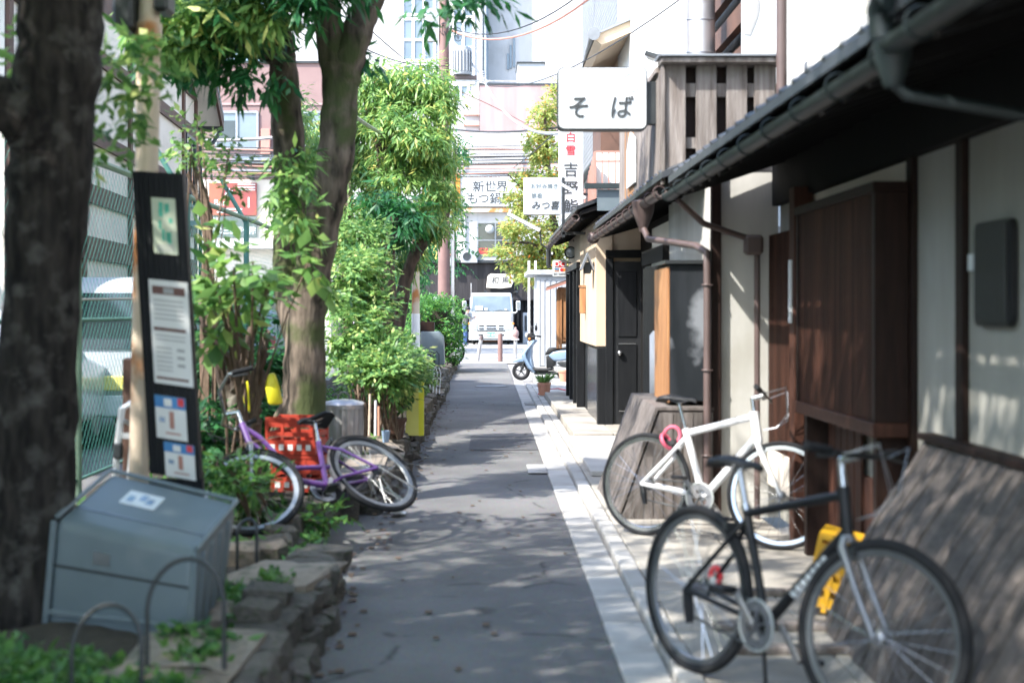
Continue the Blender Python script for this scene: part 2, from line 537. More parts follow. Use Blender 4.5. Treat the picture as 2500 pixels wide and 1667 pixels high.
M_bargrey = mat('sign_slate', (0.10, 0.125, 0.12), (0.13, 0.16, 0.15), rough=0.5, scale=3)
M_teal = mat('map_green', (0.06, 0.36, 0.24), (0.10, 0.42, 0.3), rough=0.6, scale=8)
M_mapcream = mat('map_cream', (0.50, 0.55, 0.42), (0.46, 0.5, 0.37), rough=0.6, scale=6)
M_blue = mat('poster_blue', (0.05, 0.22, 0.46), (0.04, 0.16, 0.4), rough=0.6, scale=6)
M_lampglass = mat('lamp_glass', (0.42, 0.44, 0.43), (0.3, 0.32, 0.31), rough=0.15, scale=9)
M_winds = mat('windscreen_glass', (0.15, 0.19, 0.21), (0.10, 0.13, 0.15), rough=0.12, spec=0.5, scale=1.5)
M_carwhite = mat('car_paint_white', (0.55, 0.575, 0.585), (0.52, 0.545, 0.555), rough=0.25, scale=2, coat=0.6)

L_green = leafmat('leaf_mid', rgb((72, 120, 68)), rgb((144, 178, 98)), rgb((212, 204, 116)), 0.45)
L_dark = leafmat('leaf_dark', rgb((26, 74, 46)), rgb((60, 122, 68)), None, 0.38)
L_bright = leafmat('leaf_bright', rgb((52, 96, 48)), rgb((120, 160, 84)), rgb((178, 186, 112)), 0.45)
L_bush = leafmat('leaf_bush', rgb((42, 90, 50)), rgb((134, 174, 96)), rgb((196, 204, 128)), 0.42)
L_hedge = leafmat('leaf_hedge', rgb((38, 90, 48)), rgb((92, 150, 68)), rgb((146, 182, 84)), 0.38)
L_maple = leafmat('leaf_maple', rgb((104, 138, 72)), rgb((176, 180, 104)), rgb((208, 138, 62)), 0.5)
L_grass = leafmat('leaf_ground', rgb((38, 88, 42)), rgb((98, 142, 66)), None, 0.4)


# ------------------------------------------------------------------ lettering
def text(s, size, mat_, M, parent, name='lettering', extrude=0.002, bold=0.0, sx=1.0, shear=0.0):
    cu = bpy.data.curves.new(name, 'FONT')
    cu.body = s
    cu.size = size
    cu.align_x = 'CENTER'
    cu.align_y = 'CENTER'
    cu.extrude = extrude
    cu.offset = bold
    cu.shear = shear
    cu.resolution_u = 3
    t = bpy.data.objects.new(name, cu)
    C.objects.link(t)
    dg = bpy.context.evaluated_depsgraph_get()
    me = bpy.data.meshes.new_from_object(t.evaluated_get(dg))
    bpy.data.objects.remove(t)
    bpy.data.curves.remove(cu)
    me.materials.clear()
    me.materials.append(mat_)
    o = piece(name, me, parent, M @ Matrix.Diagonal((sx, 1, 1, 1)))
    return o


def face_cam(p, yaw=0.0):
    """matrix whose local x is to the picture's right, local y up, local z toward the camera (-Y)"""
    return Matrix.Translation(Vector(p)) @ Matrix.Rotation(yaw, 4, 'Z') @ Matrix.Rotation(R(90), 4, 'X')


# ------------------------------------------------------------------ foliage
def leaf_mesh(name, Pn, D, N, Ln, Wn):
    n = len(Pn)
    D = D / np.linalg.norm(D, axis=1, keepdims=True)
    S = np.cross(D, N)
    S /= np.maximum(np.linalg.norm(S, axis=1, keepdims=True), 1e-6)
    N = np.cross(S, D)
    Ln = Ln[:, None]
    Wn = Wn[:, None]
    v = np.empty((n, 4, 3))
    v[:, 0] = Pn
    v[:, 1] = Pn + D * Ln * 0.45 + S * Wn * 0.5 - N * Wn * 0.18
    v[:, 2] = Pn + D * Ln - N * Ln * 0.10
    v[:, 3] = Pn + D * Ln * 0.45 - S * Wn * 0.5 - N * Wn * 0.18
    idx = np.arange(n)[:, None] * 4
    f = np.concatenate([idx + [0, 1, 2], idx + [0, 2, 3]], axis=1).reshape(-1, 3)
    me = bpy.data.meshes.new(name)
    me.vertices.add(n * 4)
    me.vertices.foreach_set('co', v.reshape(-1))
    me.loops.add(len(f) * 3)
    me.loops.foreach_set('vertex_index', f.reshape(-1))
    me.polygons.add(len(f))
    me.polygons.foreach_set('loop_start', np.arange(len(f)) * 3)
    me.polygons.foreach_set('loop_total', np.full(len(f), 3))
    me.update()
    return me


def crown(name, blobs, mat_, parent, clusters, per=6, L=0.12, W=0.04, droop=0.5, spread=1.0, gap=0.25, seed=1, shell=0.55, clumps=7, csize=0.3):
    """blobs: (centre, (rx,ry,rz)); leaves hang in sprays of `per` from points spread mostly near each blob's skin"""
    g = np.random.default_rng(seed)
    vol = np.array([b[1][0] * b[1][1] * b[1][2] for b in blobs]) ** (2 / 3)
    cnt = g.multinomial(clusters, vol / vol.sum())
    Ps, Os = [], []
    for (c, r), k in zip(blobs, cnt):
        nc = max(3, int(clumps))
        dc = g.normal(size=(nc, 3))
        dc /= np.linalg.norm(dc, axis=1, keepdims=True)
        rc = shell + (1.08 - shell) * g.random((nc, 1)) ** 0.6
        sc_ = csize * (0.6 + 0.8 * g.random(nc))
        w_ = sc_ ** 2
        pick = g.choice(nc, size=k, p=w_ / w_.sum())
        e = g.normal(size=(k, 3)) * sc_[pick][:, None] * np.array([1.0, 1.0, 0.62])
        q = dc[pick] * rc[pick] + e
        d = q / np.maximum(np.linalg.norm(q, axis=1, keepdims=True), 1e-6)
        p = np.array(c) + q * np.array(r)
        d = 0.5 * d + 0.5 * e / np.maximum(np.linalg.norm(e, axis=1, keepdims=True), 1e-6)
        keep = (np.sin(p[:, 0] * 4.1 + seed) + np.sin(p[:, 1] * 3.3 + 1.3 * seed) + np.sin(p[:, 2] * 4.7 + 2.1)) > (-3 + 6 * gap * 0.62)
        Ps.append(p[keep])
        Os.append(d[keep])
    Pc = np.concatenate(Ps)
    Oc = np.concatenate(Os)
    n = len(Pc)
    # every spray is a short twig with its leaves set along it on alternate sides
    Tw = Oc * 0.7 + g.normal(size=Oc.shape) * 0.55
    Tw[:, 2] -= droop * 0.9
    Tw /= np.maximum(np.linalg.norm(Tw, axis=1, keepdims=True), 1e-6)
    Sd = np.cross(Tw, np.array([0.0, 0.0, 1.0])) + g.normal(size=Oc.shape) * 0.15
    Sd /= np.maximum(np.linalg.norm(Sd, axis=1, keepdims=True), 1e-6)
    k_ = np.tile(np.arange(per), n)
    t_ = (k_ / max(per - 1, 1))[:, None]
    sg_ = np.where(k_ % 2 == 0, 1.0, -1.0)[:, None]
    On = np.repeat(Oc, per, axis=0)
    Pn = np.repeat(Pc, per, axis=0) + np.repeat(Tw, per, axis=0) * t_ * L * 1.35
    D = np.repeat(Tw, per, axis=0) * (0.45 + 0.6 * t_) + np.repeat(Sd, per, axis=0) * sg_ * spread * (1.0 - 0.55 * t_)
    D[:, 2] -= droop * 0.55 * (0.4 + g.random(n * per))
    D += g.normal(size=D.shape) * 0.24
    Pn = Pn + g.normal(size=Pn.shape) * L * 0.10
    N = np.array([0, 0, 1.0]) + On * 0.5 + g.normal(size=D.shape) * 0.35
    Ln = L * (0.45 + 0.95 * g.random(n * per))
    Wn = W * (0.7 + 0.6 * g.random(n * per))
    c = Pn.mean(0)
    me = leaf_mesh(name, Pn - c, D, N, Ln, Wn)
    me.materials.append(mat_)
    return piece(name, me, parent, Matrix.Translation(Vector(c)))


def pb(x, y, Y, rx, ry, dy=None):
    """a blob from picture position and picture radii at depth Y"""
    a, b = rx * Y / FPX, ry * Y / FPX
    return (tuple(P(x, y, Y)), (a, dy if dy else (a + b) / 2, b))

# ================================================================== THE SETTING: ground
def sheet(name, mat_, x0, x1, y0, y1, z, nx=1, ny=1, fz=None):
    mb = MB()
    for j in range(ny + 1):
        for i in range(nx + 1):
            x = x0 + (x1 - x0) * i / nx
            y = y0 + (y1 - y0) * j / ny
            mb.v.append(Vector((x, y, z + (fz(x, y) if fz else 0))))
    for j in range(ny):
        for i in range(nx):
            a = j * (nx + 1) + i
            mb.f.append([a, a + 1, a + nx + 2, a + nx + 1])
    o = mb.build(name, mat_, smooth=bool(fz))
    return tag(o, kind='structure')


sheet('ground', M_street, -250, 250, -60, 420, -0.03)
lane = sheet('lane', M_asphalt, -1.35, 0.5585, -4, 41.0, 0.0, 12, 160, lambda x, y: 0.0015 * math.sin(x * 2.1 + y * 0.7) + 0.001 * math.sin(y * 1.9))
sheet('street', M_street, -60, 60, 41.004, 67, -0.004)
sheet('parking_ground', M_asphalt, -16, -3.0, 2, 40.9, 0.05)

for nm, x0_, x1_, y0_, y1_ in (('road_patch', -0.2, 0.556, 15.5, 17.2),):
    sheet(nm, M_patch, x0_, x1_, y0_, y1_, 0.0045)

# gutter flags and kerb stones along the right side of the lane
kerb = thing('kerb', None, None, (0.7, 16, 0), kind='structure')
gm = MB().box((-0.098, -0.297, -0.06), (0.098, 0.297, 0.0)).mesh('gutter_flag', MB().box((-0.098, -0.297, -0.06), (0.098, 0.297, 0.0)).v, bevel=0.006)
gm.materials.append(M_conc)
km_ = MB().box((-0.052, -0.297, -0.06), (0.052, 0.297, 0.052))
km = km_.mesh('kerb_stone', km_.v, bevel=0.012, seg=2)
km.materials.append(M_conc)
for i in range(50):
    y = 0.6 + i * 0.6
    piece('gutter_flag', gm, kerb, Matrix.Translation((0.66, y, 0.008 + random.uniform(0, 0.003))) @ Matrix.Rotation(random.uniform(-0.006, 0.006), 4, 'Y'))
    if y < 28.5:
        piece('kerb_stone', km, kerb, Matrix.Translation((0.815 + random.uniform(-0.003, 0.003), y, random.uniform(0, 0.005))))

# paving in front of the houses, flag by flag
fore = thing('forecourt_paving', None, None, (1.6, 8, 0), kind='structure')


def flags(x0, x1, y0, y1, nx, ny, z, m, h=0.08, par=fore, name='paving_flag'):
    dx, dy = (x1 - x0) / nx, (y1 - y0) / ny
    b = MB().box((-dx / 2 + 0.004, -dy / 2 + 0.004, -h), (dx / 2 - 0.004, dy / 2 - 0.004, 0))
    me = b.mesh(name, b.v, bevel=0.006)
    me.materials.append(m)
    for i in range(nx):
        for j in range(ny):
            piece(name, me, par, Matrix.Translation((x0 + dx * (i + .5), y0 + dy * (j + .5), z + random.uniform(-.003, .003))))


flags(0.872, 2.1, 1.0, 9.4, 2, 9, 0.045, M_slab)
flags(0.872, 1.95, 9.405, 16.2, 2, 6, 0.05, M_slab)
flags(0.98, 1.9, 16.2, 24.4, 2, 7, 0.125, M_slab, h=0.16)
flags(0.872, 0.975, 16.2, 28.4, 1, 12, 0.05, M_conc)
flags(0.98, 3.2, 24.5, 33.0, 2, 7, 0.06, M_conc)
o = MB().box((0.92, 12.6, 0.05), (1.5, 16.1, 0.105)).build('door_step', M_conc, fore, bevel=0.01)
# rows of thin timber battens lying before the near bicycle
for i, y in enumerate((7.35, 6.55, 6.1)):
    MB().box((1.05, y, 0.046), (1.62, y + 0.09, 0.075)).build('timber_sill', M_greywood, fore, bevel=0.004)

# bed of earth on the left, uneven
def bedz(x, y):
    return 0.05 * math.sin(x * 3.1 + 1) * math.sin(y * 1.3) + 0.03 * math.sin(y * 3.7 + x * 5)


sheet('planting_bed', M_soil, -3.05, -0.93, 1.0, 40.5, 0.17, 16, 160, lambda x, y: bedz(x, y) - (0.35 if (7.75 < y < 10.3 and x > -1.3) else 0))

# low walls of rough stone holding the bed
def stone_meshes(n, m, name, seed):
    out = []
    rr = random.Random(seed)
    for k in range(n):
        bm = bmesh.new()
        bmesh.ops.create_cube(bm, size=1.0)
        bmesh.ops.bevel(bm, geom=list(bm.edges), offset=0.12, segments=1, affect='EDGES', profile=0.5)
        for v in bm.verts:
            v.co += Vector((rr.uniform(-.1, .1), rr.uniform(-.1, .1), rr.uniform(-.09, .09)))
        me = bpy.data.meshes.new(name)
        bm.to_mesh(me)
        bm.free()
        me.materials.append(m)
        out.append(me)
    return out


ST = stone_meshes(7, M_stone, 'stone', 3)
FS = stone_meshes(4, M_flatstone, 'flat_stone', 9)
wall = thing('stone_wall', 'low rough fieldstone wall edging the planted strip beside the lane', 'wall', (-0.95, 16, 0))


def stone(me, x, y, z, sx, sy, sz, tilt=0.08, name='stone'):
    M = Matrix.Translation((x, y, z)) @ Matrix.Rotation(random.uniform(-.25, .25), 4, 'Z') @ Matrix.Rotation(random.uniform(-tilt, tilt), 4, 'X') @ Matrix.Rotation(random.uniform(-tilt, tilt), 4, 'Y') @ Matrix.Diagonal((sx, sy, sz, 1))
    piece(name, me, wall, M)


def edge_x(y):
    if y < 7.6:
        return -0.86
    if y < 10.4:
        return -1.22
    if y < 27.5:
        return -0.88
    return -0.95


y = 3.4
while y < 39.0:
    big = y < 11
    ln = random.uniform(0.2, 0.34) if big else random.uniform(0.3, 0.46)
    x = edge_x(y)
    h1 = random.uniform(0.1, 0.14)
    stone(random.choice(ST), x + random.uniform(-.03, .03), y + ln / 2, h1 / 2 - .01, random.uniform(.2, .28), ln * 1.05, h1 * 1.15)
    stone(random.choice(ST), x - .03 + random.uniform(-.04, .03), y + ln / 2 + .08, h1 + .055, random.uniform(.18, .26), ln * 1.08, random.uniform(.11, .15))
    if random.random() < 0.3:
        stone(random.choice(ST), x - .1, y + ln / 2, h1 + .15, random.uniform(.15, .24), ln * .9, random.uniform(.07, .11))
    y += ln
# the large flat-topped stones near the camera
for x, y, z, a, b, c in ((-0.99, 6.95, .2, .42, .75, .14), (-1.1, 5.25, .22, .46, .7, .12), (-1.25, 6.1, .2, .3, .3, .12), (-1.33, 7.5, .22, .24, .2, .16), (-1.02, 6.2, .17, .26, .3, .13), (-1.9, 4.6, .22, .4, .3, .14)):
    stone(random.choice(FS), x, y, z, a, b, c, .05, 'flat_stone')
for x, y, z, a, b, c in ((-1.02, 11.6, .22, .36, 1.5, .1), (-1.05, 13.4, .23, .34, 1.6, .1), (-1.02, 25.6, .24, .34, 1.6, .1), (-1.04, 23.6, .24, .34, 1.8, .1)):
    stone(FS[1], x, y, z, a, b, c, .02, 'flat_stone')

# drain cover, manhole and scraps on the lane
mh = thing('manhole_cover', 'round grey iron manhole cover set in the lane before the scooter', 'manhole', tuple(P(1128, 886, 28.4).xy) + (0.012,))
c = P(1128, 886, 28.4)
T = Matrix.Translation((c.x, 28.4, 0.012))
MB().lathe([(0.0, 0.0), (0.33, 0.0), (0.33, -0.01)], 28, T).build('rim_plate', M_iron, mh)
rings = MB()
for k in range(6):
    rings.torus(0.05 + k * 0.048, 0.009, 24, 4, T, sy=0.8)
rings.build('raised_pattern', M_greytile, mh)
dg_ = thing('drain_grate', 'small dark drain grating in the pale gutter before the planter', 'drain', (0.68, 23.0, 0.012))
MB().box((0.60, 22.7, 0.010), (0.76, 23.3, 0.016)).build('pit', M_dkmetal, dg_)
for i in range(8):
    MB().box((0.615, 22.74 + i * .07, 0.018), (0.745, 22.77 + i * .07, 0.026)).build('grate_bar', M_metal, dg_)
o = MB().box((0.38, 13.2, 0.012), (0.56, 13.9, 0.018)).build('inlet_cover', M_conc, bevel=0.002)
tag(o, 'pale concrete cover let into the lane edge beside the gutter', 'cover')
for k, (x, y, s) in enumerate(((922, 1186, .05), (886, 1180, .025))):
    g = G(x, y)
    mb = MB()
    for j in range(5):
        a, b = random.uniform(-s, s), random.uniform(-s, s)
        mb.cbox((g.x + a, g.y + b * 2, 0.02 + j * .008), (s * 1.6, s * 2.2, .006), Matrix.Identity(4))
    o = mb.build('paper_scrap', M_paper)
    tag(o, ('crumpled white paper scrap on the lane beside the fallen bicycle wheel', 'tiny white paper bit at the stone edge under the bicycle wheel')[k], 'litter', 'litter on the lane')
fl = MB()
for k in range(260):
    x, yy = random.uniform(-.8, .5) if k % 4 == 0 else random.uniform(-.84, -.62), random.uniform(4.5, 24)
    s = random.uniform(.008, .02)
    fl.cbox((x, yy, .012), (s * 2, s * 2.4, .004), Matrix.Identity(4))
o = fl.build('litter', M_twig)
tag(o, 'dry fallen leaf scraps strewn over the lane surface', 'litter', kind='stuff')

# ================================================================== RIGHT: near townhouse (A)
A = thing('townhouse', 'dark wooden townhouse with deep tiled eave and lattice bay, nearest on its side', 'house', (2.2, 6, 0))
WX = 2.08
# wall panels of plaster between posts
def plate(name, m, x0, x1, y0, y1, z0, z1, par, bevel=0.0):
    return MB().box((x0, y0, z0), (x1, y1, z1)).build(name, m, par, bevel=bevel)


plate('wall', M_plaster, WX, 2.3, -5.0, 10.1, 0.05, 2.75, A)
for y0, y1 in ((6.14, 6.24), (4.55, 4.67), (3.0, 3.12), (6.87, 6.97), (9.12, 9.24)):
    plate('post', M_dkwood, WX - .03, WX + .02, y0, y1, 0.05, 2.62, A, .006)
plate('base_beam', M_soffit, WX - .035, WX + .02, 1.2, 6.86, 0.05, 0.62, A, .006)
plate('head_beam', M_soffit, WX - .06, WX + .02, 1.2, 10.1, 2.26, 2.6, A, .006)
plate('transom_panel', M_cream, WX - .015, WX + .01, 6.98, 9.1, 2.15, 2.255, A)
# projecting lattice bay
bay_x = 1.9
bay = plate('lattice_bay', M_blackwood, bay_x + .05, WX - .005, 7.0, 8.68, 0.97, 2.1, A)
plate('bay_sill', M_brwood, bay_x - .02, WX - .004, 6.93, 8.72, 0.90, 0.97, bay, .004)
plate('bay_head', M_dkwood, bay_x - .02, WX - .004, 6.93, 8.72, 2.1, 2.15, bay, .004)
plate('bay_cheek', M_dkwood, bay_x - .01, WX - .004, 6.94, 6.998, 0.972, 2.098, bay)
plate('bay_cheek', M_dkwood, bay_x - .01, WX - .004, 8.66, 8.71, 0.972, 2.098, bay)
b = MB().box((-.012, -.014, 0), (.012, .014, 1.125))
slat_me = b.mesh('slat', b.v)
slat_me.materials.append(M_brwood)
for i in range(31):
    piece('slat', slat_me, bay, Matrix.Translation((bay_x + .012, 7.03 + i * .0535, 0.972)))
for z in (1.32, 1.72):
    plate('cross_rail', M_brwood, bay_x + .026, bay_x + .044, 7.0, 8.66, z, z + .03, bay)
plate('bay_bracket', M_dkwood, bay_x + .02, WX - .004, 7.02, 7.09, .52, .9, bay)
plate('bay_bracket', M_dkwood, bay_x + .02, WX - .004, 8.55, 8.62, .05, .9, bay)
plate('under_board', M_brwood, WX - .03, WX - .002, 7.1, 8.54, .05, .62, A)
for k in range(5):
    plate('under_plank', M_brwood, WX - .045, WX - .031, 7.75 + k * .15, 7.88 + k * .15, .05, .88, A)
# entry lattice next to the return wall
ent = plate('entry_lattice', M_cream, 2.02, 2.06, 9.25, 10.08, 0.55, 2.05, A)
b = MB().box((-.01, -.012, 0), (.01, .012, 1.5))
sl2 = b.mesh('slat', b.v)
sl2.materials.append(M_brwood)
for i in range(13):
    piece('slat', sl2, ent, Matrix.Translation((2.0, 9.3 + i * .062, 0.55)))
plate('entry_post', M_brwood, 1.93, 2.05, 8.95, 9.1, 0.05, 2.3, A, .004)
plate('name_plate', M_signwhite, 1.917, 1.928, 9.0, 9.06, 1.44, 1.84, A)
plate('entry_sill', M_cream, 1.98, 2.07, 9.12, 10.08, 0.3, .545, A)
# rounded lattice vent on the plaster
vent = thing('lattice_vent', 'black rounded lattice vent on the shaded grey plaster wall', 'vent', (2.05, 5.78, 1.45))
prof = []
for cx, cz, a0 in ((5.95, 1.84, 0), (5.61, 1.84, 90), (5.61, 1.50, 180), (5.95, 1.50, 270)):
    for t in range(4):
        a = R(a0 + t * 30)
        prof.append((cx + .045 * math.cos(a), cz + .045 * math.sin(a)))
MB().prism(prof, 'x', WX - .03, WX - .004).build('vent_plate', M_blackpl, vent)
for i in range(8):
    plate('vent_bar', M_dkmetal, WX - .045, WX - .031, 5.6 + i * .046, 5.62 + i * .046, 1.47, 1.87, vent)
plate('wall_socket', M_signwhite, WX - .02, WX - .002, 6.03, 6.1, 1.69, 1.76, A)
# eave: soffit, rafters, gutter, eave tiles, roof
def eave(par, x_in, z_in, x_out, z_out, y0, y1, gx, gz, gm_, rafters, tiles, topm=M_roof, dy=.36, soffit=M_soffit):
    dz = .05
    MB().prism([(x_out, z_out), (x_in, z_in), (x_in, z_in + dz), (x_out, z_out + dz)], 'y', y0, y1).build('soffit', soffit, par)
    n = int((y1 - y0) / dy)
    if rafters:
        b_ = MB().bar((0, 0, 0), (x_in - x_out, 0, z_in - z_out), .045, .06)
        me = b_.mesh('rafter', b_.v)
        me.materials.append(soffit)
        for i in range(n):
            piece('rafter', me, par, Matrix.Translation((x_out, y0 + (i + .5) * dy, z_out - .032)))
    rt = MB().prism([(x_out - .06, z_out + .054), (x_in + .6, z_in + .35), (x_in + .6, z_in + .42), (x_out - .06, z_out + .1)], 'y', y0 - .03, y1 + .03).build('roof', topm, par)
    if tiles:
        bb = MB().tube([(0, 0, 0), ((x_in + .6 - x_out) * .98, 0, (z_in - z_out + .33) * .98)], .036, 8)
        me = bb.mesh('roof_tile', bb.v, smooth=True)
        me.materials.append(topm)
        k = int((y1 - y0) / .27)
        for i in range(k):
            piece('roof_tile', me, rt, Matrix.Translation((x_out - .055, y0 + .1 + i * .27, z_out + .085)))
    # half-round gutter
    gp = []
    for t in range(9):
        a = math.pi + math.pi * t / 8
        gp.append((gx + .045 * math.cos(a), gz + .045 * math.sin(a)))
    for t in range(8, -1, -1):
        a = math.pi + math.pi * t / 8
        gp.append((gx + .037 * math.cos(a), gz + .037 * math.sin(a)))
    g_ = MB().prism(gp, 'y', y0 - .05, y1 + .05).build('gutter', gm_, par, smooth=True)
    for i in range(int((y1 - y0) / .6) + 1):
        MB().torus(.048, .004, 14, 5, Matrix.Translation((gx, y0 + .1 + i * .6, gz)) @ Matrix.Rotation(R(90), 4, 'X')).build('gutter_hook', gm_, g_)
    return rt


eave(A, 2.1, 2.62, 1.33, 2.36, 4.45, 9.95, 1.27, 2.33, M_gutter, True, True)
eave(A, 2.1, 2.64, 1.31, 2.38, -5.0, 4.40, 1.25, 2.35, M_gutter, True, True)
# rain-water head and the pipe to the wall
hd = MB().lathe([(.022, -.1), (.03, -.09), (.055, -.01), (.062, .045), (.052, .05), (.048, -.005)], 14, Matrix.Translation((1.26, 4.42, 2.31))).build('rain_head', M_gutter, A, smooth=True)
MB().tube([(1.26, 4.42, 2.23), (1.3, 4.42, 2.19), (1.7, 4.42, 2.12), (2.0, 4.42, 2.06), (2.04, 4.42, 2.0), (2.04, 4.42, .05)], .018, 10).build('downpipe', M_gutter, A, smooth=True)
MB().tube([(1.25, 4.36, 2.47), (1.24, 4.42, 2.52), (1.24, 4.5, 2.47), (1.25, 4.5, 2.38)], .042, 10).build('gutter_elbow', M_gutter, A, smooth=True)
MB().tube([(1.3, 9.7, 2.27), (1.5, 9.85, 2.12), (1.86, 10.02, 2.02), (1.9, 10.02, 1.95), (1.9, 10.02, .06)], .022, 10).build('downpipe', M_brpipe, A, smooth=True)
MB().cbox((1.87, 10.0, 1.98), (.13, .1, .14)).build('pipe_shoe', M_brpipe, A, bevel=.02)
# white upper storey with the ribbed shutter box
up = plate('upper_wall', M_oldwhite, 2.6, 4.5, -5.0, 12.6, 2.6, 6.2, A)
sb = plate('shutter_box', M_oldwhite, 2.44, 2.6, 5.6, 10.6, 3.36, 5.4, up)
plate('shutter_sill', M_oldwhite, 2.34, 2.62, 5.5, 10.7, 3.27, 3.355, sb, .01)
for i in range(20):
    plate('rib', M_oldwhite, 2.405, 2.438, 5.75 + i * .24, 5.87 + i * .24, 3.37, 5.4, sb)
plate('corner_strip', M_whitepaint, 2.56, 2.597, 11.4, 11.5, 2.75, 6.1, up)
plate('upper_eave', M_white, 2.2, 4.6, .9, 12.7, 6.2, 6.3, up)

# ================================================================== RIGHT: second house (B)
B = thing('wooden_house', 'weathered house with a plank balcony and charcoal shutter box, behind the white bicycle', 'house', (1.9, 13, 0))
plate('return_wall', M_oldwhite, 1.6, 2.07, 10.12, 10.3, 0.05, 2.5, B)
MB().box((1.585, 10.06, .05), (1.655, 10.125, 2.6)).build('corner_post', M_dkwood, B, bevel=.006)
plate('side_wall', M_oldwhite, 1.60, 1.8, 10.31, 12.55, 0.05, 2.6, B)
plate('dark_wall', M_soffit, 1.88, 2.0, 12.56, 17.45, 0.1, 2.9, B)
# shutter box above the slanted board guard
shb = plate('shutter_box', M_char, 1.31, 1.60, 10.2, 10.98, 0.87, 1.85, B, .004)
for i in range(4):
    plate('face_board', M_orwood, 1.29, 1.308, 10.2 + i * .196, 10.392 + i * .196, 0.86, 1.83, shb, .003)
plate('box_lid', M_dkmetal, 1.27, 1.62, 10.17, 11.0, 1.855, 1.88, shb)
# boxed-in board guard
gd = thing('board_guard', 'grey slanted plank guard along the wall foot behind the white bicycle', 'guard', (1.2, 10.9, 0.05))
MB().prism([(0.95, .06), (1.595, .06), (1.595, .80), (1.22, .80)], 'y', 10.05, 11.78).build('guard_core', M_guard, gd)
for i in range(8):
    y0 = 10.05 + i * .2165
    MB().prism([(0.93, .05), (1.205, .815), (1.6, .815), (1.6, .835), (1.19, .838), (0.91, .05)], 'y', y0 + .003, y0 + .2135).build('plank', M_guard, gd)
for i in range(9):
    x0 = 0.965 + i * .07
    zt = min(.8, .06 + (x0 + .0 - .95) / (1.22 - .95) * .74)
    MB().box((x0, 10.03, .052), (x0 + .063, 10.048, zt)).build('end_plank', M_guard, gd)
# black lattice door with a white cloth
dr = plate('lattice_door', M_blackwood, 1.56, 1.6, 12.6, 14.1, 0.1, 1.95, B)
for i in range(16):
    plate('slat', M_blackwood, 1.535, 1.558, 12.64 + i * .09, 12.68 + i * .09, .12, 1.93, dr)
plate('lintel', M_soffit, 1.54, 1.9, 12.5, 14.2, 1.96, 2.1, B)
plate('transom', M_cream, 1.62, 1.68, 12.6, 14.0, 2.1, 2.32, B)
mb = MB()
n = 12
for i in range(n + 1):
    a = i / n
    for z in (1.32, .98, .66):
        mb.v.append(Vector((1.49 + .018 * math.sin(a * 17), 12.62 + a * .3, z + .02 * math.sin(a * 5))))
for i in range(n):
    for k in range(2):
        q = i * 3 + k
        mb.f.append([q, q + 1, q + 4, q + 3])
o = mb.build('door_cloth', M_paper, smooth=True)
o.modifiers.new('thick', 'SOLIDIFY').thickness = .006
tag(o, 'white cloth hanging beside the orange-edged shutter box', 'cloth')
eave(B, 2.0, 2.62, 1.33, 2.43, 10.4, 17.0, 1.27, 2.39, M_brpipe, True, True)
MB().ball((1.27, 17.08, 2.39), .075, 14, 8).build('gutter_end', M_brpipe, B, smooth=True)
MB().lathe([(.03, -.2), (.04, -.16), (.085, -.04), (.095, .05), (.08, .055)], 14, Matrix.Translation((1.27, 11.6, 2.36))).build('rain_head', M_brpipe, B, smooth=True)
MB().tube([(1.27, 11.6, 2.2), (1.3, 11.5, 2.1), (1.52, 10.35, 1.99), (1.55, 10.05, 1.93), (1.55, 10.03, 1.8), (1.55, 10.03, .06)], .027, 10).build('downpipe', M_brpipe, B, smooth=True)
for z in (.5, 1.1, 1.7):
    MB().torus(.036, .006, 14, 5, Matrix.Translation((1.55, 10.03, z))).build('pipe_clip', M_brpipe, B)
# plank balcony above the eave
bal = thing('plank_balcony', 'weathered plank balcony screen with gaps above the tiled eave', 'balcony', (1.6, 11, 2.5))
plate('cap_rail', M_greywood, 1.27, 2.16, 10.38, 10.62, 3.33, 3.37, bal, .006)
plate('cap_flashing', M_metal, 1.25, 2.18, 10.36, 10.64, 3.375, 3.39, bal)
plate('back_rail', M_greywood, 1.31, 2.14, 10.53, 10.57, 3.1, 3.2, bal)
plate('back_rail', M_greywood, 1.31, 2.14, 10.53, 10.57, 2.72, 2.8, bal)
b = MB().box((-.076, -.012, 0), (.076, .012, .83))
pm_ = b.mesh('plank', b.v, bevel=.004)
pm_.materials.append(M_greywood)
for i, x in enumerate((1.387, 1.615, 1.84, 2.045)):
    piece('plank', pm_, bal, Matrix.Translation((x, 10.5, 2.5)))
plate('corner_plank', M_greywood, 1.285, 1.305, 10.46, 10.56, 2.45, 3.33, bal)
plate('screen_back', M_dkwood, 1.31, 2.15, 10.60, 10.62, 2.5, 3.328, bal)
b = MB().box((-.011, -.06, 0), (.011, .06, .82))
pm2 = b.mesh('plank', b.v, bevel=.003)
pm2.materials.append(M_greywood)
pm3 = b.mesh('plank', b.v, bevel=.003)
pm3.materials.append(M_orwood)  # brown planks coloured orange, warm light painted into the wood tone
for i in range(24):
    piece('plank', pm3 if i in (14, 15, 16, 17, 19) else pm2, bal, Matrix.Translation((1.295, 10.68 + i * .135, 2.48)))
plate('side_cap', M_greywood, 1.26, 1.33, 10.66, 13.95, 3.3, 3.34, bal)
# notice hanging on the balcony side
o = MB().prism([(12.2, 2.62), (12.2, 3.0), (12.6, 3.1), (12.9, 2.95), (12.9, 2.62)], 'x', 1.26, 1.275).build('notice_board', M_signwhite)
tag(o, 'small white notice with slanting top on the balcony planks', 'notice')

